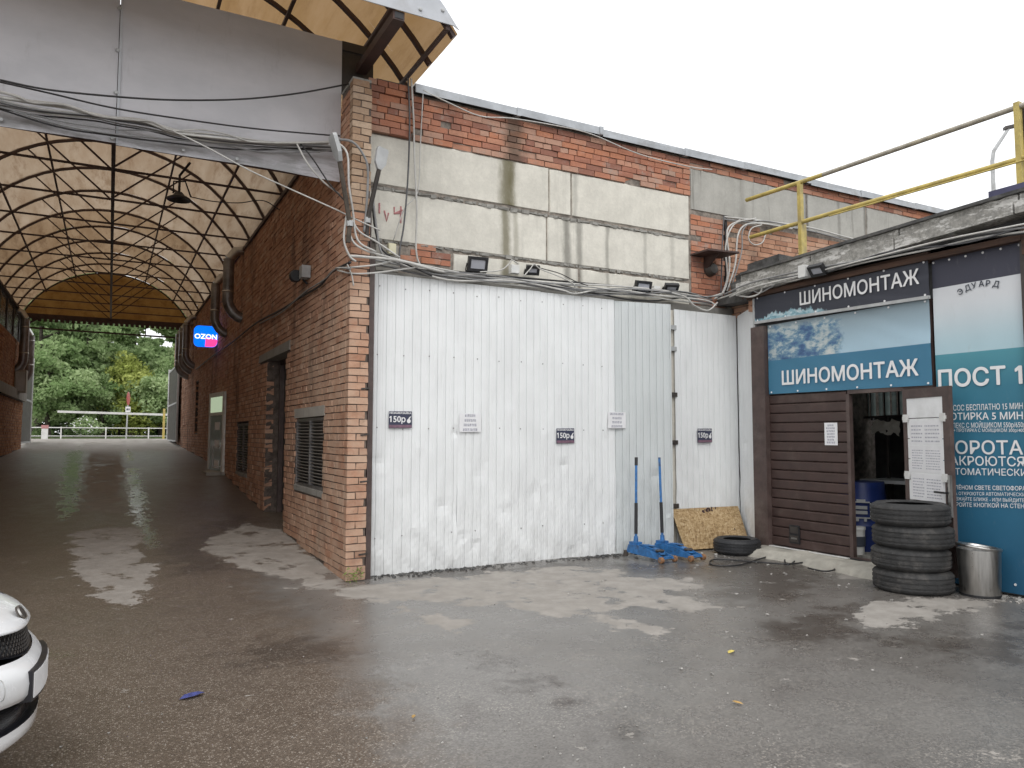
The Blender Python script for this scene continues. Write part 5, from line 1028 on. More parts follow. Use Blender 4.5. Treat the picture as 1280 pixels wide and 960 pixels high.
def street_head(base, knee, head, tip, wv, label):
    s_ = thing('street_lamp', base, label, 'street lamp', 'lamps on arms at the brick corner')
    mb = MB(); mb.tube([base, knee, head], .026, 8); mb.build('arm', m_dark_door if 'facing' in label else m_bark, s_, smooth='auto')
    head, tip, wv = Vector(head), Vector(tip), Vector(wv).normalized(); d = tip - head; L = d.length; d.normalize(); nn = d.cross(wv).normalized()
    pl = [(-.022, 0), (.022, 0), (.042, L * .15), (.062, L * .3), (.066, L * .9), (.055, L), (-.055, L), (-.066, L * .9), (-.062, L * .3), (-.042, L * .15)]
    mb = MB(); mb.prism(pl, head - nn * .02, wv, d, nn * .045); mb.build('head', m_grey_metal, s_)
    mb = MB(); mb.prism([(a * .52, L * .34 + (b / L) * L * .58) for a, b in ((-.1, 0), (.1, 0), (.1, L), (-.1, L))], head + nn * .026, wv, d, nn * .006); mb.build('lamp_panel', m_glass_lens, s_)
    mb = MB(); mb.lathe([(.03, -.03), (.036, -.03), (.036, .03), (.03, .03)], 10, knee); mb.build('clamp', m_grey_metal, s_)
street_head((2.18, 7.72, 3.60), (2.19, 7.70, 3.80), (2.03, 7.55, 4.40), (1.935, 7.52, 4.66), (.12, -1, .12), 'grey lamp head seen edge-on, tilted left on an arm at the brick corner')
street_head((2.40, 7.78, 3.70), (2.40, 7.76, 3.88), (2.455, 7.55, 4.39), (2.485, 7.52, 4.62), (1, .15, -.2), 'grey paddle lamp head facing the yard on a dark arm at the brick corner')
wl = thing('flood_lamp', (2.2, 9.75, 3.56), 'small round lamp on a bracket on the shaded side wall', 'flood lamp')
mb = MB(); mb.lathe([(.0, .0), (.07, .0), (.085, -.06), (.075, -.13), (.0, -.13)], 14, (2.10, 9.98, 3.64), axis='Y'); mb.build('head', m_black, wl, smooth='auto')
mb = MB(); mb.box(2.12, 2.23, 9.62, 9.78, 3.58, 3.74); mb.build('case', m_grey_metal, wl); mb = MB(); mb.tube([(2.10, 9.9, 3.64), (2.16, 9.8, 3.60), (2.22, 9.75, 3.52)], .015, 6); mb.build('bracket', m_black, wl)
CM = {'white': m_cable_w, 'grey': m_cable_g, 'grey2': m_cable_g2, 'black': m_cable_k, 'hose': m_black}
for lab, grp, kind, r_, pts in CABLES:
    mb = MB(); mb.tube(catmull(pts, 5), r_ * (1.0 if kind == 'white' else .85), 6); solo(mb, 'hose' if kind == 'hose' else 'cable', CM[kind], lab, 'hose' if kind == 'hose' else 'cable', grp or None, smooth=True, base=pts[-1])

# ================================================================== RIGHT BUILDING (TYRE WORKSHOP)
XR = 7.80
tb = thing('tyre_workshop', (XR, 5.5, 0), 'low tyre workshop on the right with brown sectional gate and weathered concrete roof edge', 'building')
mb = MB()   # walls with openings cut through, room behind
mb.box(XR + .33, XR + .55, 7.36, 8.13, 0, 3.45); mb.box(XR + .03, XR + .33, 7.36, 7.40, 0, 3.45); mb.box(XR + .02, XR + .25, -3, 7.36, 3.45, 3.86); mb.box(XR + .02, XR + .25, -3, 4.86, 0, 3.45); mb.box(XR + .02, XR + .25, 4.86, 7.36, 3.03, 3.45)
mb.box(12.6, 12.8, -3, 8.13, 0, 1.9); mb.box(12.6, 12.8, -3, 4.2, 1.9, 3.45); mb.box(12.6, 12.8, 7.6, 8.13, 1.9, 3.45); mb.box(XR + .25, 12.6, -3.2, -3, 0, 3.45); mb.build('wall', m_dark_room, tb)  # unseen opening in the back wall, added to light the strips from behind
mb = MB(); mb.box(XR + .25, 12.6, -3, 8.1, .02, .10); mb.build('room_floor', m_conc_old, tb)
mb = MB(); mb.box(XR + .02, 13.0, -3.2, 8.12, 3.452, 3.58); mb.build('roof', m_felt, tb)
w = Wall(); w.field('Y', XR + .30, 7.42, 8.10, 3.28, 3.56, m_brick_red); w.field('X', 7.385, 7.82, 8.09, 3.28, 3.56, m_brick_red); w.emit(tb, 40)
mb = MB(); mb.box(XR + .31, XR + .33, 7.40, 8.1, 2.9, 3.56); mb.build('mortar_core', m_mortar_dark, tb)
# parapet: two courses of weathered concrete blocks, upper one set back
for i, (y0, y1) in enumerate(((6.35, 7.52), (5.15, 6.34), (3.9, 5.14), (2.6, 3.89), (1.3, 2.59), (-3, 1.29))):
    zt = lambda y: 3.775 + (7.5 - y) * .034; zl = lambda y: 3.485 + (7.5 - y) * .055
    for (xa, xb, fa0, fa1, nm) in ((7.60, 7.98, 0., .17, 'parapet_block'), (7.70, 8.0, .175, .30, 'parapet_slab')):
        mb = MB(); n = 14; vs_ = []
        for k in range(n + 1):
            y = y0 + .004 + (y1 - y0 - .008) * k / n; h = zt(y) - zl(y)
            za, zb = zl(y) + h * fa0 / .30 + .006 * vnoise(k, i), zl(y) + h * fa1 / .30 + .008 * vnoise(k * 1.7, i + 3)
            vs_ += [(xa + .008 * vnoise(k * 2.3, i), y, za), (xa + .008 * vnoise(k * 1.9, i + 1), y, zb), (xb, y, zb), (xb, y, za)]
        fs = [(4 * k + a, 4 * k + (a + 1) % 4, 4 * k + 4 + (a + 1) % 4, 4 * k + 4 + a) for k in range(n) for a in range(4)] + [(0, 1, 2, 3), (4 * n + 3, 4 * n + 2, 4 * n + 1, 4 * n)]
        mb.add(vs_, fs); mb.build(nm, m_conc_peel, tb)
mb = MB(); vs_ = []
for k in range(13):
    y = 7.5 - k * .875; z = 3.775 + (7.5 - y) * .034; vs_ += [(7.66, y, z + .002), (7.66, y, z + .035), (8.1, y, z + .04), (8.1, y, z + .003)]
mb.add(vs_, [(4 * k + a, 4 * k + (a + 1) % 4, 4 * k + 4 + (a + 1) % 4, 4 * k + 4 + a) for k in range(12) for a in range(4)]); mb.build('roofing_felt', m_felt, tb)
mb = MB()
for (x, y, z, sx, sy, sz) in ((8.45, 7.78, 3.76, .35, .2, .18), (8.5, 7.4, 3.9, .5, .30, .08), (7.95, 7.62, 3.62, .2, .08, .06), (8.1, 7.8, 3.68, .16, .12, .1)): mb.box(x - sx, x + sx, y - sy, y + sy, z - sz, z + sz, jit=.05)
mb.build('felt_flashing', m_felt, tb)
mb = MB(); mb.box(7.70, 7.80, 3.9, 7.5, 3.44, 3.50); mb.box(7.72, 7.80, -3, 3.9, 3.3, 3.6); mb.build('soffit_board', m_wood_dark, tb)
mb = MB(); mb.box(7.745, 7.80, 4.85, 7.45, 3.42, 3.54); mb.build('timber_strip', m_wood_dark, tb)
mb = MB(); mb.box(7.93, 8.05, 3.4, 4.30, 3.94, 4.07); mb.build('blue_flashing', simple('dark blue flashing', (.06, .06, .12), .5), tb)
# doorstep
mb = MB(); vs_ = []
def fn(u, v):
    y = 4.9 + 2.42 * u; prof = [(7.34, -.03), (7.40, .045), (7.47, .085), (7.8, .10), (7.86, .10)]
    i = min(int(v * 4), 3); f_ = v * 4 - i; x = prof[i][0] * (1 - f_) + prof[i + 1][0] * f_; z = prof[i][1] * (1 - f_) + prof[i + 1][1] * f_
    out = .10 * vnoise(y * 2.3, 1.) if v < .6 else 0
    return (x + out, y + (.05 * vnoise(v * 7, 3) if u in (0, 1) else 0), z * (1 + .15 * vnoise(y * 4, v * 5)) * (.25 if u in (0., 1.) and v < .9 else 1))
mb.grid(fn, 30, 12); mb.build('doorstep', simple('pale concrete step', (.40, .38, .33), .9, var=.25, scale=4, bump=.4, bscale=40, dirt=(.16, .14, .12), damt=.6), tb, smooth='auto')
# gate: posts, panels, wicket opening
gt = thing('sectional_gate', (7.78, 6.1, .1), 'dark brown sectional gate with a wicket opening and a small floor vent', 'gate')
mb = MB(); mb.box(7.70, 7.86, 7.13, 7.36, 0, 3.02); mb.build('post', m_brown_metal, gt)
mb = MB(); mb.box(7.772, 7.83, 4.862, 5.20, .1, 2.09); mb.build('side_panel', m_brown_gate, gt)
mb = MB(); mb.box(7.768, 7.83, 5.20, 5.92, 2.045, 2.09); mb.box(7.768, 7.83, 5.90, 5.945, .1, 2.045); mb.box(7.766, 7.83, 5.20, 5.90, .1, .118); mb.build('wicket_frame', m_brown_metal, gt)
mb = MB(); mb.box(7.784, 7.83, 4.862, 7.13, 2.092, 3.03); mb.build('upper_panel', m_brown_gate, gt)
n = 16; hh = (2.085 - .105) / n
pm = MB(); pr = [(0, .003), (-.010, .010), (-.013, .02), (-.013, hh - .02), (-.010, hh - .010), (0, hh - .003)]
vs_ = [(a, y, z) for y in (-.59, .59) for a, z in pr]; pm.add(vs_, [(i, i + 1, 7 + i, 6 + i) for i in range(5)] + [(0, 5, 11, 6)] + [(0, 1, 2, 3, 4, 5), (11, 10, 9, 8, 7, 6)])
pme = pm.mesh('panel', m_brown_gate)
for k in range(n): inst('panel', pme, (7.790, 6.537, .105 + k * hh), gt)
vt = MB(); vt.box(7.758, 7.775, 6.67, 6.83, .17, .40); vo = vt.build('floor_vent', m_black, gt)
for k in range(2): 
    mb = MB(); mb.box(7.750, 7.757, 6.69, 6.81, .19 + k * .11, .27 + k * .11); mb.build('flap', m_dark_door, vo)
mb = MB(); mb.obox((7.752, 6.75, .235), (.004, 0, 0), (0, .045, 0), (0, 0, .012)); mb.build('plate', m_steel, vo)
mb = MB(); mb.box(7.74, 7.80, 4.9, 7.12, .088, .104); mb.build('rubber_seal', m_black, gt)
mb = MB(); mb.box(7.70, 7.752, 5.93, 7.12, .098, .106); mb.build('threshold_strip', m_white_plastic, gt)
notice((7.772, 6.26, 1.43), (0, -1, 0), FZv, .185, .275, 7, 'white paper notice on the brown gate panels')
# wicket leaf, swung open flat towards the poster
A = Vector((7.765, 5.195, .13)); B = Vector((7.50, 4.515, .13)); dv = (B - A); WL = dv.length; dv.normalize(); nv = Vector((dv.y, -dv.x, 0))   # nv faces the yard? set below
if nv.dot(CAM - A) < 0: nv = -nv
lf = thing('wicket_door', A, 'open wicket door with white inner face, paper sheets and black lever handle', 'door')
LH = 1.925
def lbox(mb, u0, u1, z0, z1, n0, n1):
    c = A + dv * (u0 + u1) / 2 + nv * (n0 + n1) / 2 + Vector((0, 0, (z0 + z1) / 2)); mb.obox(c, dv * (u1 - u0) / 2, nv * (n1 - n0) / 2, Vector((0, 0, (z1 - z0) / 2))); return mb
mb = MB(); lbox(mb, 0, .05, 0, LH, -.02, .022); lbox(mb, WL - .10, WL, 0, LH, -.02, .022); lbox(mb, .05, WL - .10, LH - .10, LH, -.02, .021); lbox(mb, .05, WL - .10, 0, .06, -.02, .021); mb.build('frame', m_brown_metal, lf)
m_wp = simple('white door panel', (.82, .83, .83), .45, var=.06, dirt=(.5, .5, .48), damt=.3)
ph = (LH - .16) / 8
for k in range(8):
    mb = MB(); lbox(mb, .055, WL - .105, .062 + k * ph + .004, .062 + (k + 1) * ph - .004, -.015, .012); mb.build('white_panel', m_wp, lf)
for z in (LH - .36, LH - .98, LH - 1.6):
    for u in (.045, WL - .095): mb = MB(); lbox(mb, u - .035, u + .035, z, z + .085, .022, .035); lbox(mb, u - .05, u + .05, z + .025, z + .06, .0221, .03); mb.build('hinge_plate', m_white_plastic, lf)
mb = MB(); lbox(mb, WL - .06, WL - .035, .72, .90, .022, .034); lbox(mb, WL - .20, WL - .04, .83, .85, .06, .078); lbox(mb, WL - .057, WL - .04, .83, .85, .03, .062); mb.build('lever_handle', m_black, lf)
mb = MB(); lbox(mb, WL - .025, WL + .004, .60, 1.02, .023, .05); mb.build('pull_handle', m_steel, lf)
for z, hgt, rw in ((1.32, .26, 5), (1.03, .28, 8), (.73, .28, 7)):
    o = A + dv * .09 + nv * .014 + Vector((0, 0, z)); nt = None
    mb = MB(); lbox(mb, .09, WL - .13, z, z + hgt, .0125, .0145); pp = mb.build('paper_sheet', m_paper, lf)
    mb = MB(); rnd = random.Random(int(z * 100))
    for r_ in range(rw):
        zz = z + hgt * (.12 + .78 * r_ / rw)
        for (ua, ub) in ((.12, .30), (.34, WL - .16)):
            u = ua
            while u < ub - .02:
                l = rnd.uniform(.012, .04); lbox(mb, u, min(ub, u + l), zz, zz + hgt * .3 / rw, .0146, .0152); u += l + .008
    mb.build('faint_print', m_ink, pp, kind='stuff')
# ------------------------------------------------------------------ banners
RX, RZ = (0, -1, 0), (0, 0, 1)
def banner(y0, y1, z0, z1, x, mat, label, skew=0., amp=.006, eyelets=True, name='banner', zr=0.):
    b = thing(name, (x, (y0 + y1) / 2, z0), label, 'banner')
    def fn(u, v):
        y = y0 + (y1 - y0) * u; z = z0 + (z1 - z0) * v + skew * u * v + zr * u * (1 - v)
        return (x + amp * vnoise(u * 6, v * 5, y0 * 3) + amp * .6 * vnoise(u * 14 + v * 9, v * 3, z0), y, z)
    mb = MB(); mb.grid(fn, 26, 24); s_ = mb.build('cloth', mat, b, smooth=True)
    mb = MB(); nn = 6
    pts = [(u, v) for u in np.linspace(.02, .98, nn) for v in (.025, .975)] if eyelets else []
    for u, v in pts: p = fn(u, v); mb.lathe([(.0, -.004), (.010, -.006), (.013, -.002), (.013, .0)], 8, (p[0] - .002, p[1], p[2]), axis='X')
    if pts: mb.build('eyelets', m_print_white, b, kind='stuff')
    return b
def wtext(key, par, x, mat=m_print_white, bold=.0, ymax=None):
    for nm, s_, a, b_, cap in TEXTS:
        if nm == key:
            y0 = a[1] if ymax is None else min(a[1], ymax); z = a[2]
            ang = (b_[2] - a[2]) / (a[1] - b_[1]); ux = Vector((0, -1, ang)).normalized()
            return letters(s_, (x, y0, z), ux, (0, 0, 1), w=y0 - b_[1], cap=cap, bold=bold, parent=par, mat=mat)
b1 = banner(7.31, 4.845, 3.105, 3.425, 7.735, banner_mat('upper'), 'dark navy tyre fitting banner above the gate with ice at its lower left', skew=.015, zr=-.045, amp=.004)
wtext('ban1', b1, 7.722, bold=.012)
mb = MB(); mb.bar((7.735, 7.32, 3.085), (7.735, 4.845, 3.04), .035, .035); mb.bar((7.74, 7.325, 3.42), (7.74, 7.325, 2.98), .03, .03); mb.build('frame_tube', m_grey_metal, b1)
b2 = banner(7.118, 4.866, 2.098, 3.028, 7.762, banner_mat('lower'), 'blue tyre fitting banner on the upper gate with an ice photograph', amp=.005, zr=-.008)
wtext('ban2', b2, 7.750, bold=.016)
b3 = banner(4.836, 3.935, .02, 3.50, 7.785, banner_mat('poster'), 'tall teal price and rules poster with a white upper field beside the gate', amp=.002, eyelets=True)
wtext('p0', b3, 7.777, bold=.018)
for k_, bd in (('p1', .006), ('p2', .01), ('p3', .004), ('p4', .002), ('p5', .01), ('p6', .008), ('p7', .006), ('p8', .008), ('p9', .002), ('p10', .004), ('p11', .006)): wtext(k_, b3, 7.777, bold=bd, ymax=4.815)
for ch, fr in zip('ЭДУАРД', np.linspace(0, 1, 6)):
    y = 4.55 - .335 * fr; z = 2.985 + .062 * math.sin(math.pi * (.15 + fr * .7)) + .035 * fr; an = (.42 - .72 * fr)
    letters(ch, (7.777, y, z), Vector((0, -math.cos(an), math.sin(an))), Vector((0, math.sin(an), math.cos(an))), cap=.060, bold=.012, parent=b3, mat=m_print_dark)
dk = MB(); dk.box(7.74, 7.80, 3.83, 3.93, 0, 3.55); dk.build('end_post', m_dark_door, tb)

# ------------------------------------------------------------------ what shows inside the wicket
dr_ = thing('plastic_drum', (8.55, 6.35, .1), 'dark blue plastic drum with a white emblem just inside the wicket', 'drum')
mb = MB(); mb.lathe([(.0, 0), (.27, 0), (.285, .05), (.29, .3), (.298, .32), (.29, .34), (.29, .6), (.298, .62), (.285, .65), (.27, .86), (.0, .87)], 28, (8.55, 6.35, .1)); mb.build('body', m_blue_drum, dr_, smooth='auto')
em = thing; ed = Vector((-.82, -.57, 0)).normalized(); ec = Vector((8.55, 6.35, .60)) + ed * .300; eu = Vector((ed.y, -ed.x, 0)); eu = eu if eu.y < 0 else -eu
mb = MB()
for (u0, u1, z0, z1) in ((-.10, .10, .11, .125), (-.10, .10, -.085, -.07), (-.115, -.10, -.07, .11), (.10, .115, -.07, .11), (-.07, .07, .03, .07), (-.07, .07, -.03, .01), (-.05, .05, .125, .15), (-.06, -.03, -.12, -.085), (.03, .06, -.12, -.085)):
    mb.obox(ec + eu * (u0 + u1) / 2 + Vector((0, 0, (z0 + z1) / 2)), eu * (u1 - u0) / 2, ed * .012, Vector((0, 0, (z1 - z0) / 2)))
mb.build('emblem', m_grey_metal, dr_)
bk = thing('bucket', (8.12, 6.12, .1), 'white plastic bucket with a dark label beside the blue drum', 'bucket')
mb = MB(); mb.lathe([(.0, 0), (.085, 0), (.10, .30), (.108, .30), (.108, .33), (.0, .33)], 20, (8.12, 6.12, .1)); mb.build('body', m_white_plastic, bk, smooth='auto')
mb = MB(); mb.lathe([(.094, .10), (.099, .10), (.103, .22), (.098, .22)], 20, (8.12, 6.12, .1)); mb.build('label_band', m_print_dark, bk)
sh = thing('shelf', (9.0, 5.9, .1), 'grey workbench board on posts inside the workshop', 'shelf')
mb = MB(); mb.box(8.85, 9.5, 5.2, 6.6, .93, .97); mb.build('board', m_grey_metal, sh)
for (x, y) in ((8.9, 5.25), (8.9, 6.55), (9.45, 5.25), (9.45, 6.55)): mb = MB(); mb.box(x - .02, x + .02, y - .02, y + .02, .1, .93); mb.build('leg', m_dark_door, sh)
ba = thing('basin', (9.0, 5.75, .97), 'pale plastic basin standing on the bench inside the workshop', 'basin')
mb = MB(); mb.lathe([(.0, .0), (.13, .0), (.19, .19), (.205, .19), (.20, .21), (.185, .2), (.125, .02), (.0, .02)], 20, (9.0, 5.75, .97)); mb.build('bowl', m_white_plastic, ba, smooth='auto')
mb = MB(); mb.cyl((9.05, 5.8, .99), (9.05, 5.8, 1.3), .035, 10); mb.build('bottle', m_grey_metal, ba)
cb = thing('control_box', (9.4, 5.75, 1.55), 'grey control box on the back of the workshop, seen through the wicket', 'box')
mb = MB(); mb.box(9.35, 9.5, 5.62, 5.92, 1.42, 1.74); mb.build('case', m_grey_metal, cb); mb = MB(); mb.box(9.34, 9.349, 5.66, 5.88, 1.55, 1.70); mb.build('face', m_white_plastic, cb); mb = MB(); mb.box(9.45, 9.5, 5.7, 5.8, .97, 1.42); mb.build('stand', m_dark_door, cb)
sd2 = thing('sheet_cloth', (9.3, 6.35, 1.5), 'pale crumpled cloth hanging in the dark behind the wicket', 'cloth')
mb = MB(); mb.grid(lambda u, v: (9.3 + .03 * vnoise(u * 6, v * 4), 6.72 - .42 * u, 1.60 + .15 * v + .035 * vnoise(u * 7, 2) - .05 * u * (1 - v)), 12, 6); mb.build('cloth', m_conc, sd2, smooth=True)
mb = MB(); mb.bar((9.33, 6.85, 1.8), (9.33, 6.1, 1.82), .03, .03); mb.bar((9.33, 6.5, .1), (9.33, 6.5, 1.8), .03, .03); mb.build('rack', m_dark_door, sd2)
st = thing('strip_curtain', (11.2, 6.2, 3.2), 'hanging grey-green plastic strips with dark gaps at the back of the workshop', 'strip curtain')
m_strip = poly_mat('grey green plastic strip', (.26, .33, .31), (.40, .46, .44), (.16, .20, .19), .75)
for k in range(26):
    y = 5.0 + k * .125; mb = MB(); mb.grid(lambda u, v: (11.2 + .02 * math.sin(u * 3.1) + .01 * (k % 3), y + .085 * u, 1.85 + .05 * ((k * 7) % 5 - 2) * .3 + 1.5 * v), 3, 4); mb.build('strip', m_strip, st, smooth=True)
for k in range(13): mb = MB(); mb.box(11.23, 11.27, 5.085 + k * .25, 5.125 + k * .25, 1.8, 3.4); mb.build('upright', m_dark_door, st)
mb = MB(); mb.box(11.17, 11.28, 4.9, 8.05, 3.35, 3.43); mb.build('rail', m_dark_door, st)
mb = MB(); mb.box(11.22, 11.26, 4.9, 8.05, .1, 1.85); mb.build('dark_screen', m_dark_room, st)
# ================================================================== YELLOW RAILING ON THE LOW ROOF
rl = thing('pipe_railing', (8.3, 5.6, 3.9), 'yellow and grey pipe railing along the low roof on the right', 'railing')
mb = MB(); mb.tube([(8.3, 7.96, 5.07), (8.3, 6.6, 5.035)], .030, 12); mb.build('top_rail', m_yellow, rl, smooth='auto')
mb = MB(); mb.tube([(8.3, 6.6, 5.035), (8.3, 4.15, 5.0), (8.3, 1.0, 4.96)], .029, 12); mb.build('top_rail', m_rail_grey, rl, smooth='auto')
mb = MB(); mb.tube([(8.3, 7.9, 4.49), (8.3, 6.2, 4.475)], .029, 12); mb.build('middle_rail', m_yellow, rl, smooth='auto')
mb = MB(); mb.tube([(8.3, 6.2, 4.475), (8.3, 4.13, 4.443), (8.3, 1.0, 4.40)], .028, 12); mb.tube([(8.27, 6.5, 4.44), (8.27, 4.13, 4.405), (8.27, 1.0, 4.36)], .010, 6); mb.build('middle_rail', m_yellow, rl, smooth='auto')
for y, dxs in ((6.98, (0,)), (4.17, (0,)), (1.4, (0,))):
    mb = MB(); mb.box(8.27, 8.33, y - .028, y + .028, 3.95, 5.05); mb.build('post', m_yellow, rl)
mb = MB(); mb.box(8.37, 8.42, 6.99, 7.04, 3.95, 4.47); mb.build('short_post', m_yellow, rl)
mb = MB(); mb.box(8.36, 8.42, 4.10, 4.16, 3.95, 5.0); mb.build('short_post', m_dark_door, rl)
# distant street lamp behind the roof
sl = thing('street_lamp', (31.0, 16.6, 0), 'thin grey street lamp with bent arm, far behind the yellow railing', 'street lamp')
mb = MB(); mb.tube([(31.0, 16.6, 0), (31.0, 16.6, 12.6), (31.03, 16.55, 13.0), (31.5, 16.2, 13.9)], [.11, .08, .075, .06], 8); mb.build('pole', m_grey_metal, sl, smooth='auto')
mb = MB(); mb.obox((31.62, 16.12, 13.98), (.24, -.18, .06), (.06, .08, 0), (0, 0, .06)); mb.build('head', m_dark_door, sl)

# ================================================================== TYRES
def tyre_profile(ro, ri, w_):
    h = w_ / 2; pr = [(ri, -h * .86), (ri + .008, -h * .90), (ri + (ro - ri) * .35, -h * .985), (ri + (ro - ri) * .62, -h * 1.0), (ro - .045, -h * .93), (ro - .016, -h * .80), (ro - .003, -h * .64)]
    for z in (-.42, 0., .42): pr += [(ro, z * h - .012), (ro - .008, z * h - .009), (ro - .008, z * h + .009), (ro, z * h + .012)] if True else []
    up = [(r, -z) for r, z in pr[:7]][::-1]
    full = pr + up + [(ri + .002, h * .83), (ri + .02, h * .80), (ri + (ro - ri) * .5, h * .86), (ri + (ro - ri) * .82, h * .66), (ri + (ro - ri) * .88, 0), (ri + (ro - ri) * .82, -h * .66), (ri + (ro - ri) * .5, -h * .86), (ri + .02, -h * .80), (ri + .002, -h * .83)]
    return full
def tyre_mesh(ro, ri, w_, mat, n=120):
    mb = MB(); pr = tyre_profile(ro, ri, w_); mb.lathe(pr, n, (0, 0, w_ / 2), closed=True); m = len(pr)
    for k in range(n):          # sipes: shoulder and tread points dip on every third step
        if k % 3 == 0:
            for i in (4, 5, 6, 7, 10, 11, 14, 15, 18, 19, 20, 21):
                x, y, z = mb.v[k * m + i]; r_ = math.hypot(x, y); f_ = (r_ - .006) / r_; mb.v[k * m + i] = (x * f_, y * f_, z)
    return mb.mesh('carcass', mat, smooth='auto')
def ring_mesh(r0, r1, z, mat):
    mb = MB(); mb.lathe([(r0, z), (r0 + .003, z + .003), (r1 - .003, z + .003), (r1, z)], 64); return mb.mesh('bead_ring', mat)
T1 = tyre_mesh(.368, .222, .218, m_rubber); T1b = ring_mesh(.268, .282, .2145, m_rubber)
GS = 'tyres stacked in front of the wicket'
for k, lab in enumerate(('worn dusty tyre at the bottom of the stack of four, standing on the asphalt', 'worn dusty tyre second from the bottom of the stack of four', 'worn dusty tyre third from the bottom, under the top one of the stack of four', 'worn dusty tyre on top of the stack of four beside the open door')):
    dx, dy = ((.0, .0), (-.008, .012), (.012, -.006), (-.006, .004))[k]
    t_ = thing('tyre', (7.16 + dx, 4.765 + dy, .002 + .2185 * k), lab, 'tyre', GS, rotz=k * 1.3)
    t_.scale = ((1.0, 1.0, 1.0), (.985, .985, 1.0), (1.012, 1.012, 1.0), (.992, .992, 1.0))[k]; t_.rotation_euler = (R((0, .25, -.2, .3)[k]), R((0, -.2, .25, 0)[k]), k * 1.3)
    for nm, me in (('carcass', T1), ('bead_ring', T1b)): o = link(bpy.data.objects.new(nm, me)); o.parent = t_
T2 = tyre_mesh(.305, .175, .195, m_rubber_new); T2b = ring_mesh(.215, .228, .191, m_rubber_new)
t_ = thing('tyre', (7.34, 7.33, .004), 'single black tyre lying flat in front of the chipboard sheet', 'tyre')
for nm, me in (('carcass', T2), ('bead_ring', T2b)): o = link(bpy.data.objects.new(nm, me)); o.parent = t_

# ------------------------------------------------------------------ chipboard sheet leaning on the hoarding
ob = thing('chipboard_sheet', (7.32, 7.66, 0), 'chipboard sheet with dark paint splashes leaning against the white sheet', 'board')
p00, p10, p11, p01 = Vector((6.86, 7.79, .012)), Vector((7.88, 7.62, .02)), Vector((8.00, 7.955, .535)), Vector((6.76, 7.955, .545))
nrm = (p10 - p00).cross(p01 - p00).normalized(); mb = MB()
vs_ = [p00, p10, p11, p01] + [p - nrm * .014 for p in (p00, p10, p11, p01)]
mb.add(vs_, [(0, 1, 2, 3), (7, 6, 5, 4), (0, 4, 5, 1), (1, 5, 6, 2), (2, 6, 7, 3), (3, 7, 4, 0)]); mb.build('board', m_osb, ob)
mb = MB(); rnd = random.Random(3)
m_splash = simple('dark paint splash', (.045, .02, .022), .6)
for (u, v, s_, k) in ((.50, .93, .02, 7), (.56, .94, .035, 8), (.44, .90, .012, 5), (.60, .52, .014, 2), (.43, .50, .012, 2), (.84, .42, .01, 2)):
    for _ in range(k):
        uu, vv = u + rnd.gauss(0, s_), v + rnd.gauss(0, s_ * .8); c = p00 * (1 - uu) * (1 - vv) + p10 * uu * (1 - vv) + p11 * uu * vv + p01 * (1 - uu) * vv + nrm * .0015
        a_ = (p10 - p00).normalized(); b_ = nrm.cross(a_); r_ = rnd.uniform(.006, .016); mb.add([c + (a_ * math.cos(t) * r_ * rnd.uniform(.6, 1.3) + b_ * math.sin(t) * r_ * 1.4 * rnd.uniform(.6, 1.3)) for t in np.linspace(0, 2 * math.pi, 9)[:-1]], [tuple(range(8))])
mb.build('paint_splashes', m_splash, ob)

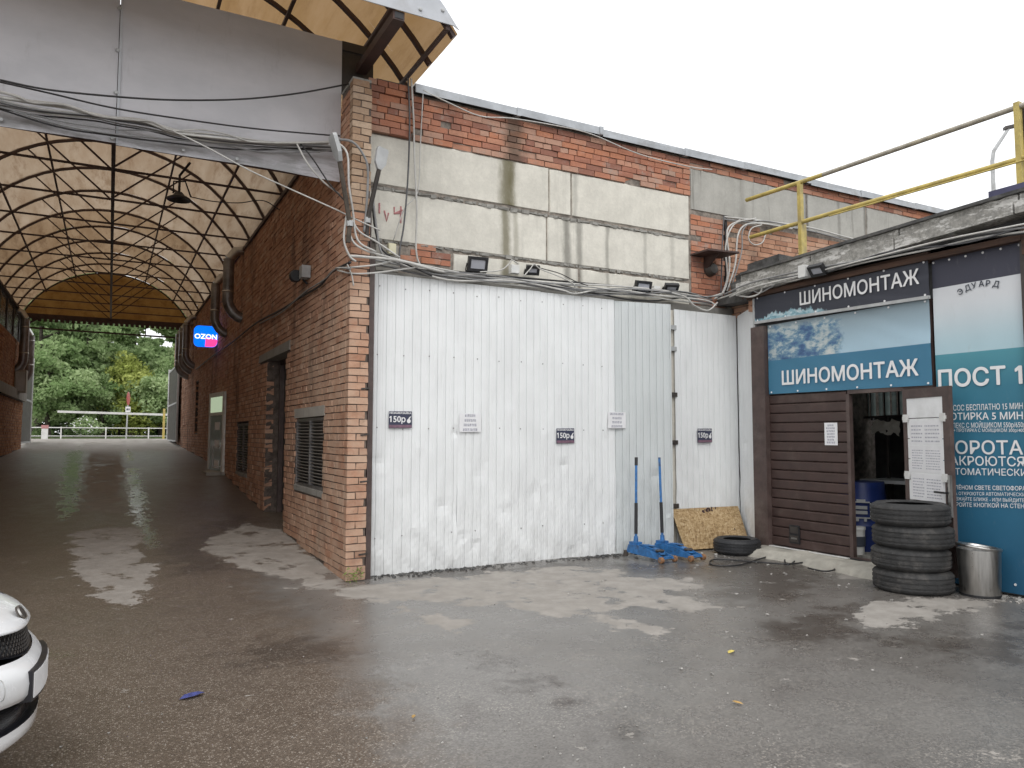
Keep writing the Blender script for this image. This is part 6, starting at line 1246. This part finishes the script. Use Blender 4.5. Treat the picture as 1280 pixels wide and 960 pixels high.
# ------------------------------------------------------------------ floor jacks
def jack(loc, rz, lean, label, grip_top):
    """local frame: +x to the nose with the front wheels, z up"""
    j = thing('floor_jack', loc, label, 'jack', 'blue floor jacks by the white sheets', rotz=rz)
    mb = MB(); pl = [(-.30, .06), (-.27, .15), (-.12, .165), (.10, .135), (.33, .075), (.35, .045), (.30, .035), (-.10, .05)]
    for s in (-1, 1): mb.prism(pl, (0, s * .085 - .006, 0), (1, 0, 0), (0, 0, 1), (0, .012, 0))
    mb.box(-.28, -.10, -.079, .079, .145, .157); mb.box(.27, .33, -.079, .079, .045, .07); mb.build('frame', m_jack, j, local=True)
    mb = MB(); mb.prism([(-.12, .10), (-.12, .17), (.0, .172), (.24, .115), (.26, .09), (.2, .08)], (0, -.045, 0), (1, 0, 0), (0, 0, 1), (0, .09, 0)); mb.build('lift_arm', m_jack, j, local=True)
    mb = MB(); mb.lathe([(.0, .0), (.05, .0), (.06, .02), (.045, .03), (.04, .02), (.0, .02)], 16, (.20, 0, .112)); mb.build('saddle', m_dark_door, j, local=True, smooth='auto')
    mb = MB(); mb.box(-.06, .10, -.035, .035, .171, .178); mb.build('cover_plate', m_jack, j, local=True)
    for s in (-1, 1):
        mb = MB(); mb.lathe([(.0, -.022), (.03, -.022), (.038, -.018), (.038, .018), (.03, .022), (.0, .022)], 16, (.335, s * .115, .040), axis='Y'); wv = mb.build('wheel', m_jack_wheel, j, local=True, smooth='auto')
        mb = MB(); mb.lathe([(.0, -.025), (.012, -.025), (.012, .025), (.0, .025)], 8, (.335, s * .115, .040), axis='Y'); mb.build('hub', m_steel, wv, local=True)
        mb = MB(); mb.lathe([(.0, -.016), (.032, -.016), (.032, .016), (.0, .016)], 14, (-.31, s * .09, .034), axis='Y'); mb.box(-.33, -.285, s * .09 - .02, s * .09 + .02, .04, .08); mb.build('caster', m_dark_door, j, local=True)
    mb = MB(); mb.bar((.335, -.10, .04), (.335, .10, .04), .014); mb.build('axle', m_steel, j, local=True)
    mb = MB(); hb = Vector((-.22, 0, .16)); dv_ = Vector(lean).normalized()
    mb.tube([hb - dv_ * .06, hb + dv_ * .10], [.04, .026], 10); mb.box(-.29, -.16, -.05, .05, .12, .19); mb.build('handle_socket', m_jack, j, local=True)
    mb = MB(); mb.cyl(hb + dv_ * .08, hb + dv_ * 1.10, .0165, 10); ho_ = mb.build('handle', m_jack, j, local=True)
    mb = MB(); mb.cyl(hb + dv_ * .13, hb + dv_ * .52, .022, 10); mb.build('foam_sleeve', m_black, ho_, local=True)
    if grip_top: mb = MB(); mb.cyl(hb + dv_ * 1.0, hb + dv_ * 1.105, .021, 10); mb.build('grip', m_black, ho_, local=True)
def wdir(v, rz): c, s = math.cos(-rz), math.sin(-rz); return (v[0] * c - v[1] * s, v[0] * s + v[1] * c, v[2])
rz = math.atan2(-.57, .06)
jack((6.00, 7.50, .0), rz, wdir((.045, .035, 1), rz), 'blue floor jack on the left with a black grip on top of its handle', True)
jack((6.385, 7.43, .0), rz + .05, wdir((.01, .05, 1), rz + .05), 'blue floor jack on the right with its handle blue to the top', False)

# ------------------------------------------------------------------ steel bin
bi = thing('waste_bin', (7.50, 4.30, 0), 'brushed steel waste bin with dark open mouth in front of the teal poster', 'bin')
mb = MB(); prf = [(.0, .012), (.165, .012), (.168, .0), (.172, .012), (.188, .45), (.180, .45), (.165, .03), (.0, .03)]; mb.lathe(prf, 40, (7.50, 4.30, 0)); mb.build('body', m_steel, bi, smooth='auto')
mb = MB(); tl = Matrix.Rotation(R(7), 3, Vector((.6, .8, 0)))
m0 = len(mb.v); mb.lathe([(.168, .0), (.196, -.004), (.200, .010), (.192, .020), (.168, .016), (.16, .0)], 40, closed=True)
mb.v = [tuple(tl @ Vector(p) + Vector((7.50, 4.30, .462))) for p in mb.v]; mb.build('rim', m_steel, bi, smooth='auto')
mb = MB(); mb.lathe([(.0, .40), (.176, .40)], 30, (7.50, 4.30, 0)); mb.build('bag', m_black, bi)
mb = MB(); mb.lathe([(.167, .0), (.176, .0), (.177, .025), (.170, .025)], 40, (7.50, 4.30, 0)); mb.build('base_ring', m_black, bi)

# ================================================================== WHITE CAR (its nose shows at the left edge)
NX, CY = -.222, 4.03          # foremost point of the bumper, centre line
car = thing('parked_car', (NX, CY, 0), 'white hatchback whose nose with dark honeycomb grille enters at the left edge', 'car')
def band(rows, nu=28, u0=-1., u1=1., lift=.13):
    """rows: (z, setback at centre, half width, sweep at the corner, power); the lines rise towards the corners by lift"""
    mb = MB()
    def fn(u, v):
        t_ = v * (len(rows) - 1); i = min(int(t_), len(rows) - 2); f_ = t_ - i; a, b = rows[i], rows[i + 1]
        z, sb, hw, sw, pw = [a[q] * (1 - f_) + b[q] * f_ for q in range(5)]
        lf_ = (a[5] if len(a) > 5 else lift) * (1 - f_) + (b[5] if len(b) > 5 else lift) * f_
        uu = u0 + (u1 - u0) * u; return (NX - sb - sw * abs(uu) ** pw, CY + uu * hw, z + lf_ * uu * uu)
    mb.grid(fn, nu, (len(rows) - 1) * 2); return mb
m_carp = simple('white car paint', (.87, .88, .89), .22, var=.02); m_carp.node_tree.nodes['Principled BSDF'].inputs['Coat Weight'].default_value = .6
m_car_k = simple('black car trim', (.016, .017, .022), .38, var=.2)
band([(.20, .16, .80, .58, 2.3), (.25, .07, .84, .56, 2.3), (.29, .022, .86, .54, 2.3), (.345, .018, .86, .54, 2.3)], lift=.03).build('lower_lip', m_carp, car, smooth=True)
band([(.345, .02, .86, .54, 2.3, .03), (.340, .07, .80, .52, 2.3, .03), (.425, .07, .80, .52, 2.3), (.434, .016, .86, .54, 2.3)]).build('lower_intake', m_car_k, car, smooth=True)
fn_ = MB()
for k in range(9): z = .352 + k * .008; l_ = .03 + .011 * k; b_ = band([(z, .055, .80, .53, 2.3, l_), (z + .002, .050, .80, .53, 2.3, l_)], 20); fn_.add(b_.v, b_.f)
fn_.build('intake_slats', m_duct, car, kind='stuff')
band([(.434, .016, .87, .54, 2.3), (.455, .003, .88, .53, 2.3), (.50, .0, .89, .53, 2.3), (.545, .006, .89, .53, 2.3), (.58, .028, .88, .53, 2.3), (.60, .052, .87, .53, 2.3)]).build('bumper', m_carp, car, smooth=True)
band([(.598, .054, .60, .32, 2.3), (.60, .075, .58, .32, 2.3), (.695, .095, .58, .32, 2.3), (.712, .07, .60, .32, 2.3)]).build('grille', m_car_k, car, smooth=True)
hx = MB()
def gpt(u, z): return Vector((NX - .066 - (z - .60) * .21 - .32 * abs(u) ** 2.3, CY + u * .58, z + .13 * u * u))
for r_ in range(6):
    for k in range(44):
        u = -1 + (k + (.5 if r_ % 2 else 0)) * 2 / 44
        if abs(u) > .97: continue
        p = gpt(u, .612 + r_ * .0155); hx.tube([p + Vector((.004, .011 * math.cos(a), .0075 * math.sin(a))) for a in np.linspace(0, 2 * math.pi, 7)], .0022, 4, caps=False)
hx.build('honeycomb', m_dark_door, car, kind='stuff')
for s in (-1, 1):
    b_ = band([(.60, .050, .88, .42, 2.3), (.64, .060, .88, .43, 2.3), (.69, .09, .87, .46, 2.3), (.715, .12, .86, .50, 2.3)], 10, s * .56, s * .99); b_.build('headlight', simple('headlight glass', (.42, .45, .50), .1, metal=.3, var=.3, scale=14) if s < 0 else bpy.data.materials['headlight glass'], car, smooth=True)
band([(.708, .068, .70, .40, 2.3), (.716, .064, .78, .48, 2.3), (.742, .09, .86, .54, 2.3), (.80, .25, .88, .50, 2.3), (.86, .55, .89, .40, 2.3), (.925, .95, .89, .25, 2.3), (.96, 1.15, .88, .1, 2.3)], lift=.10).build('bonnet', m_carp, car, smooth=True)
band([(.700, .10, .66, .38, 2.3), (.709, .072, .70, .40, 2.3)], lift=.10).build('bonnet_gap', m_car_k, car)
def body_side(s):
    mb = MB(); rows = [(.19, .80), (.30, .86), (.45, .885), (.65, .893), (.85, .885), (.96, .85)]
    xs_ = [-.80, -1.0, -1.3, -2., -3.0, -3.8, -4.25, -4.4]
    vs_ = [(x + NX + .2, CY + s * (w_ - (.08 if x < -4.2 else 0)), z) for x in xs_ for z, w_ in rows]; m = len(rows)
    mb.add(vs_, [(i * m + k, i * m + k + 1, (i + 1) * m + k + 1, (i + 1) * m + k) for i in range(len(xs_) - 1) for k in range(m - 1)]); return mb
for s in (-1, 1): body_side(s).build('wing_and_doors', m_carp, car, smooth=True)
mb = MB(); vs_ = []
for x, hw, z in ((-1.35, .80, .96), (-2.1, .60, 1.44), (-3.2, .60, 1.48), (-4.15, .66, 1.05), (-4.4, .78, .95)): vs_ += [(x, CY - hw, z), (x, CY + hw, z)]
mb.add(vs_, [(2 * i, 2 * i + 1, 2 * i + 3, 2 * i + 2) for i in range(4)]); mb.build('roof', m_carp, car, smooth='auto')
mb = MB(); mb.add([(-1.36, CY - .79, .97), (-1.36, CY + .79, .97), (-2.08, CY + .59, 1.432), (-2.08, CY - .59, 1.432)], [(0, 1, 2, 3)]); mb.v = [(x + .01, y, z + .006) for x, y, z in mb.v]; mb.build('windscreen', m_car_k, car)
for s in (-1, 1):
    mb = MB(); mb.add([(-1.4, CY + s * .84, .96), (-2.1, CY + s * .61, 1.43), (-3.2, CY + s * .61, 1.46), (-4.1, CY + s * .68, 1.04), (-4.3, CY + s * .82, .96)], [(0, 1, 2, 3, 4)]); mb.build('side_window', m_car_k, car)
    for xw in (-1.05, -3.55):
        mb = MB(); mb.lathe([(.0, -.1), (.2, -.1), (.30, -.09), (.315, -.05), (.315, .05), (.30, .09), (.2, .1), (.0, .1)], 32, (xw, CY + s * .79, .315), axis='Y'); wh = mb.build('wheel', m_rubber_new, car, smooth='auto')
        mb = MB(); mb.lathe([(.0, -.105), (.19, -.112), (.2, -.1), (.2, .1), (.19, .112), (.0, .105)], 20, (xw, CY + s * .79, .315), axis='Y'); mb.build('rim', m_grey_metal, wh)
mb = MB(); mb.box(-4.38, -1.0, CY - .78, CY + .78, .2, .9); mb.build('underbody', m_car_k, car)
# plate with frame, badge, tow cover
def plate(hw, z0, z1, d, th):
    mb = MB()
    f0 = lambda u, v: (NX + d - .53 * abs(u * hw / .89) ** 2.3, CY + u * hw, z0 + (z1 - z0) * v)
    n = 16; vs_ = [f0(-1 + 2 * i / n, v) for i in range(n + 1) for v in (0, 1)]; vs_ += [(x - th, y, z) for x, y, z in vs_]; m = 2 * (n + 1)
    fs = [(2 * i, 2 * i + 1, 2 * i + 3, 2 * i + 2) for i in range(n)] + [(2 * i + 1, m + 2 * i + 1, m + 2 * i + 3, 2 * i + 3) for i in range(n)] + [(2 * i, 2 * i + 2, m + 2 * i + 2, m + 2 * i) for i in range(n)] + [(0, m, m + 1, 1), (2 * n, 2 * n + 1, m + 2 * n + 1, m + 2 * n)]
    mb.add(vs_, fs); return mb
pf = plate(.27, .435, .560, .010, .05).build('number_plate_holder', m_car_k, car)
plate(.256, .447, .550, .013, .003).build('number_plate', m_print_white, pf)
def badge(prof, dz): 
    mb = MB(); mb.lathe(prof, 24); mb.v = [tuple(Matrix.Rotation(R(58), 3, 'Y') @ Vector((p[0] * .62, p[1] * 1.15, p[2])) + Vector((NX - .098, CY, .752 + dz))) for p in mb.v]; return mb
bd = badge([(.0, .008), (.05, .006), (.056, 0.), (.056, -.004)], 0).build('badge', m_dark_door, car, smooth='auto')
badge([(.046, .008), (.052, .011), (.056, .004)], .001).build('badge_ring', m_steel, bd, smooth='auto')
u_ = -.52; p = Vector((NX - .006 - .53 * abs(u_) ** 2.3, CY + u_ * .885, .515 + .13 * u_ * u_)); mb = MB(); mb.tube([p + Vector((.006 - .02 * math.cos(a), .036 * math.cos(a), .04 * math.sin(a))) for a in np.linspace(0, 2 * math.pi, 20)], .0025, 5, caps=False); mb.build('tow_cover', m_grey_metal, car)

# ================================================================== LITTER
def leaf(x, y, s_, mat, label, a, name='dead_leaf'):
    mb = MB(); pts = [(-1, 0), (-.5, .42), (.1, .5), (.6, .3), (1, 0), (.6, -.33), (0, -.45), (-.5, -.35)]; ca, sa = math.cos(a), math.sin(a)
    vs_ = [(x + s_ * (p * ca - q * sa), y + s_ * (p * sa + q * ca), .006 + s_ * .35 * abs(q) + (.1 * s_ if p > .5 else 0)) for p, q in pts] + [(x, y, .008)]
    mb.add(vs_, [(8, i, (i + 1) % 8) for i in range(8)]); solo(mb, name, mat, label, 'leaf' if name == 'dead_leaf' else 'rag', 'dead leaves on the asphalt' if name == 'dead_leaf' else None)
leaf(3.96, 4.03, .042, m_leaf_y, 'pale yellow dead leaf on the asphalt, farthest from the camera', .3)
leaf(3.25, 3.264, .034, m_leaf_o, 'ochre dead leaf lying flat on the asphalt, right of centre in front', 2.)
leaf(1.525, 3.953, .022, m_leaf_o, 'tiny ochre leaf on the wet asphalt in front of the white sheets', 1.)
leaf(.485, 4.865, .075, m_blue_rag, 'flattened blue scrap on the brown asphalt near the car', .25, 'rag')
mb = MB(); rnd = random.Random(21)
def bit(x, y, s_):
    mb.box(x - s_, x + s_, y - s_ * .7, y + s_ * .7, -.002, s_ * .7, 0, rnd.random(), s_ * .45)
for k in range(420):
    y = 2.0 + abs(rnd.gauss(0, 1.6)); x = rnd.uniform(-.2, 1.0) * y * 1.1; bit(x, y, rnd.uniform(.002, .005))
for k in range(50): bit(rnd.gauss(7.0, .7), min(7.6, rnd.gauss(6.9, .5)), rnd.uniform(.004, .014))
for k in range(60): bit(rnd.uniform(3, 7), rnd.uniform(3, 7), rnd.uniform(.004, .012))
for k in range(40): bit(rnd.gauss(7.6, .1), rnd.gauss(4.1, .15), rnd.uniform(.005, .02))
tag(mb.build('grit', m_stone_bits), kind='stuff')

# ================================================================== BEYOND THE PASSAGE
GB_ = 1.36
bo = thing('barrier', (2.12, 36.0, GB_), 'grey boom barrier with a yellow post at the far end of the passage', 'barrier')
mb = MB(); mb.box(2.06, 2.15, 35.95, 36.05, GB_, GB_ + 1.32); mb.build('post', m_yellow, bo); mb = MB(); mb.bar((-1.9, 36, GB_ + 1.13), (2.5, 36, GB_ + 1.05), .07, .09); mb.build('boom', m_white_plastic, bo)
fe = thing('guard_railing', (-.2, 38.0, GB_), 'low white metal railing across the far end of the passage', 'railing')
mb = MB(); mb.bar((-9, 38, GB_ + .50), (9, 38, GB_ + .46), .04, .04); mb.build('top_rail', m_white_plastic, fe); mb = MB(); mb.bar((-9, 38, GB_ + .12), (9, 38, GB_ + .12), .03, .03); mb.build('bottom_rail', m_white_plastic, fe)
pm = MB(); pm.box(-.025, .025, -.025, .025, 0, .52); pme = pm.mesh('post', m_white_plastic)
for k in range(9): inst('post', pme, (-7.0 + k * 1.72, 38, GB_), fe)
rs = thing('road_sign', (.67, 36.6, GB_), 'narrow red road sign seen edge-on with a white plate on a grey pole', 'road sign')
mb = MB(); mb.cyl((.67, 36.6, GB_), (.70, 36.6, GB_ + 2.05), .028, 8); mb.build('pole', m_grey_metal, rs)
mb = MB(); mb.lathe([(.0, -.01), (.28, -.01), (.30, 0), (.28, .01), (.0, .01)], 24, axis='Y'); mb.v = [tuple(Matrix.Rotation(R(76), 3, 'Z') @ Vector(p) + Vector((.70, 36.55, GB_ + 1.75))) for p in mb.v]; mb.build('disc', m_red, rs)
mb = MB(); mb.box(.60, .80, 36.52, 36.54, GB_ + 1.16, GB_ + 1.40); mb.build('plate', m_print_white, rs); mb = MB(); mb.box(.64, .70, 36.512, 36.519, GB_ + 1.24, GB_ + 1.32); mb.box(.72, .76, 36.512, 36.519, GB_ + 1.24, GB_ + 1.32); mb.build('mark', m_print_dark, rs)
wb = thing('utility_box', (-2.28, 35.3, GB_), 'small pale box with a pinkish lid beside the left gate edge', 'box')
mb = MB(); mb.box(-2.38, -2.16, 35.2, 35.45, GB_, GB_ + .42); mb.build('case', m_white_plastic, wb)
mb = MB(); mb.box(-2.39, -2.15, 35.19, 35.46, GB_ + .422, GB_ + .56); mb.build('lid', m_pink_paint, wb)
# trees
def tree_meshes(seed, h, rad, nleaf, lmat, low=.12, ls=.17):
    rnd = random.Random(seed); nr = np.random.RandomState(seed)
    tk = MB(); top = Vector((rnd.uniform(-.4, .4), rnd.uniform(-.4, .4), h * .86)); pts = [Vector((0, 0, -.2)), Vector((.05, .02, h * .2)), top * .5 + Vector((.15, 0, 0)), top]
    tk.tube(catmull(pts, 4), [.20 * (1 - .9 * i / 12) + .015 for i in range(13)], 8)
    tips = []
    for k in range(17):
        z = h * rnd.uniform(.18, .82); a = rnd.uniform(0, 6.28); L = rad * rnd.uniform(.55, 1.05) * (1.15 - .55 * z / h); b = Vector((.1, 0, z)); e = b + Vector((math.cos(a) * L, math.sin(a) * L, rnd.uniform(.1, .45) * L))
        tk.tube([b, (b + e) / 2 + Vector((0, 0, .12 * L)), e], [.07, .045, .012], 6); tips += [e, (b + e) / 2 + Vector((0, 0, .1)), b * .3 + e * .7]
    trunk = tk.mesh('trunk', m_bark, smooth=True)
    ncl = 74; cl = []
    for k in range(ncl):
        if k < len(tips): c = np.array(tips[k]) + nr.normal(0, .2, 3)
        else:
            z = h * (low + (1 - low) * nr.rand() ** .9); rr_ = rad * math.sqrt(max(.05, 1 - ((z / h - .5) / .56) ** 2)); a = nr.rand() * 6.283; q = rr_ * nr.rand() ** .45; c = np.array([q * math.cos(a), q * math.sin(a), z])
        cl.append((c, nr.uniform(.35, .85), nr.rand()))
    per = nleaf // ncl; V = []; T = []
    for c, s_, tone in cl:
        d = nr.normal(0, 1, (per, 3)); d /= np.linalg.norm(d, axis=1)[:, None]; p = c + d * (s_ * nr.rand(per, 1) ** .4) * np.array([1.15, 1.15, .72])
        u = nr.normal(0, 1, (per, 3)); u /= np.linalg.norm(u, axis=1)[:, None]; w_ = np.cross(u, nr.normal(0, 1, (per, 3))); w_ /= np.linalg.norm(w_, axis=1)[:, None] + 1e-9
        L = ls * nr.uniform(.6, 1.3, (per, 1)); V.append(np.stack([p - u * L, p + w_ * L * .5, p + u * L, p - w_ * L * .5], 1).reshape(-1, 3)); T.append(np.clip(tone * .7 + nr.rand(per) * .35, 0, 1))
    V = np.concatenate(V); T = np.concatenate(T); me = bpy.data.meshes.new('crown'); n = len(V)
    me.vertices.add(n); me.vertices.foreach_set('co', V.ravel()); me.loops.add(n); me.loops.foreach_set('vertex_index', np.arange(n)); me.polygons.add(n // 4); me.polygons.foreach_set('loop_start', np.arange(n // 4) * 4); me.polygons.foreach_set('loop_total', np.full(n // 4, 4)); me.update(calc_edges=True)
    at = me.attributes.new('tint', 'FLOAT', 'FACE'); at.data.foreach_set('value', T.astype(np.float32)); me.materials.append(lmat); return trunk, me
KIND = {'big': tree_meshes(3, 11.5, 3.4, 26000, m_leaf_dark, .14), 'mid': tree_meshes(8, 9.0, 2.8, 22000, m_leaf_green, .10), 'low': tree_meshes(12, 5.5, 2.2, 15000, m_leaf_green, .02, .14), 'gold': tree_meshes(17, 4.2, 1.0, 7000, m_leaf_gold, .05, .12)}
GT_ = 'trees beyond the passage'
def tree(kind, x, y, s_, rz_, label):
    t_ = thing('tree', (x, y, 1.38), label, 'tree', GT_, rotz=rz_); t_.scale = (s_, s_, s_)
    for nm, me in zip(('trunk', 'crown'), KIND[kind]): o = link(bpy.data.objects.new(nm, me)); o.parent = t_
tree('big', -3.4, 47, 1.0, 0., 'tall dark green tree at the left of the passage opening')
tree('mid', -.9, 45.5, .95, 1., 'broad mid-green tree filling the middle of the passage opening')
tree('mid', 3.6, 46, 1.05, 2.2, 'broad green tree behind the yellow barrier post')
tree('gold', 1.0, 43.5, 1.0, .5, 'small yellowing tree behind the road sign')
tree('low', -2.6, 42.5, .8, 2.8, 'low bushy tree at the left behind the white railing')
tree('low', 2.6, 43.0, .72, .4, 'low bushy tree at the right behind the white railing')
tree('low', -.3, 43.2, .55, 4., 'lowest bush in the middle behind the white railing')
for k, (kd, x, y, s_) in enumerate((('big', -7.5, 55, 1.15), ('big', 5.6, 54, 1.1), ('mid', -4.8, 60, 1.4), ('big', -1.2, 63, 1.2), ('mid', 4.4, 62, 1.25), ('big', 8.6, 66, 1.2), ('mid', -9.5, 68, 1.5), ('big', 1.9, 72, .9))):
    tree(kd, x, y, s_, k * 1.7, ['tall tree far left in the back row of trees', 'tall tree far right in the back row behind the barrier post', 'wide tree in the back row, left of centre', 'tall tree in the back row at the centre', 'wide tree in the back row, right of centre', 'tallest tree in the farthest right of the wood', 'wide tree in the farthest left of the wood', 'tree farthest back in the middle gap'][k])
for k, (x, y, s_) in enumerate(((-6.5, 52, 1.), (-3.9, 53, .9), (-1.6, 52, .85), (.6, 53.5, .95), (2.9, 52, .9), (5.2, 53, 1.), (7.6, 55, 1.1), (-9., 55, 1.1))):
    tree('low', x, y, s_, k * 2.3, ['bush of the hedge row under the trees, outermost left but one', 'bush of the hedge row under the trees, left side', 'bush of the hedge row under the trees, left of the middle', 'bush of the hedge row under the trees, right of the middle', 'bush of the hedge row under the trees, behind the barrier post', 'bush of the hedge row under the trees, right side', 'bush of the hedge row under the trees, outermost right', 'bush of the hedge row under the trees, outermost left'][k])
fb = thing('flower_bush', (-1.0, 41.3, 1.42), 'pale flowering bush behind the white railing', 'bush')
rnd = random.Random(5)
for nm, mt, n, rr_ in (('leaves', m_leaf_green, 900, .55), ('blossom', m_white_plastic, 150, .58)):
    mb = MB()
    for k in range(n):
        d = Vector((rnd.gauss(0, 1), rnd.gauss(0, 1), rnd.gauss(0, 1))).normalized() * rr_ * rnd.random() ** .4; c = Vector((-1.0, 41.3, 1.95)) + Vector((d.x * 1.1, d.y, d.z * .85)); u = Vector((rnd.gauss(0, 1), rnd.gauss(0, 1), rnd.gauss(0, 1))).normalized() * .055; v = u.orthogonal().normalized() * .04; mb.add([c - u, c + v, c + u, c - v], [(0, 1, 2, 3)], 0, rnd.random())
    mb.build(nm, mt, fb)
sb = MB()
for k in range(7): a = k * .9; sb.tube([(-1.0, 41.3, 1.4), (-1.0 + .4 * math.cos(a), 41.3 + .3 * math.sin(a), 2.1)], .012, 5)
sb.build('stems', m_bark, fb)
# low hedge closing the view under the crowns
hd = np.random.RandomState(2); n = 15000
c = np.stack([hd.uniform(-14, 14, n), 57 + hd.normal(0, .7, n), 1.3 + 2.6 * hd.rand(n) ** .8], 1); c[:, 2] += .35 * np.sin(c[:, 0] * 1.7) * (c[:, 2] > 2.2)
u = hd.normal(0, 1, (n, 3)); u /= np.linalg.norm(u, axis=1)[:, None]; w_ = np.cross(u, hd.normal(0, 1, (n, 3))); w_ /= np.linalg.norm(w_, axis=1)[:, None]; L = .2 * hd.uniform(.6, 1.3, (n, 1))
V = np.stack([c - u * L, c + w_ * L * .6, c + u * L, c - w_ * L * .6], 1).reshape(-1, 3)
me = bpy.data.meshes.new('undergrowth'); me.from_pydata(V.tolist(), [], np.arange(4 * n).reshape(-1, 4).tolist()); at = me.attributes.new('tint', 'FLOAT', 'FACE'); at.data.foreach_set('value', hd.rand(n).astype(np.float32)); me.materials.append(m_leaf_dark)
tag(link(bpy.data.objects.new('undergrowth', me)), kind='stuff')
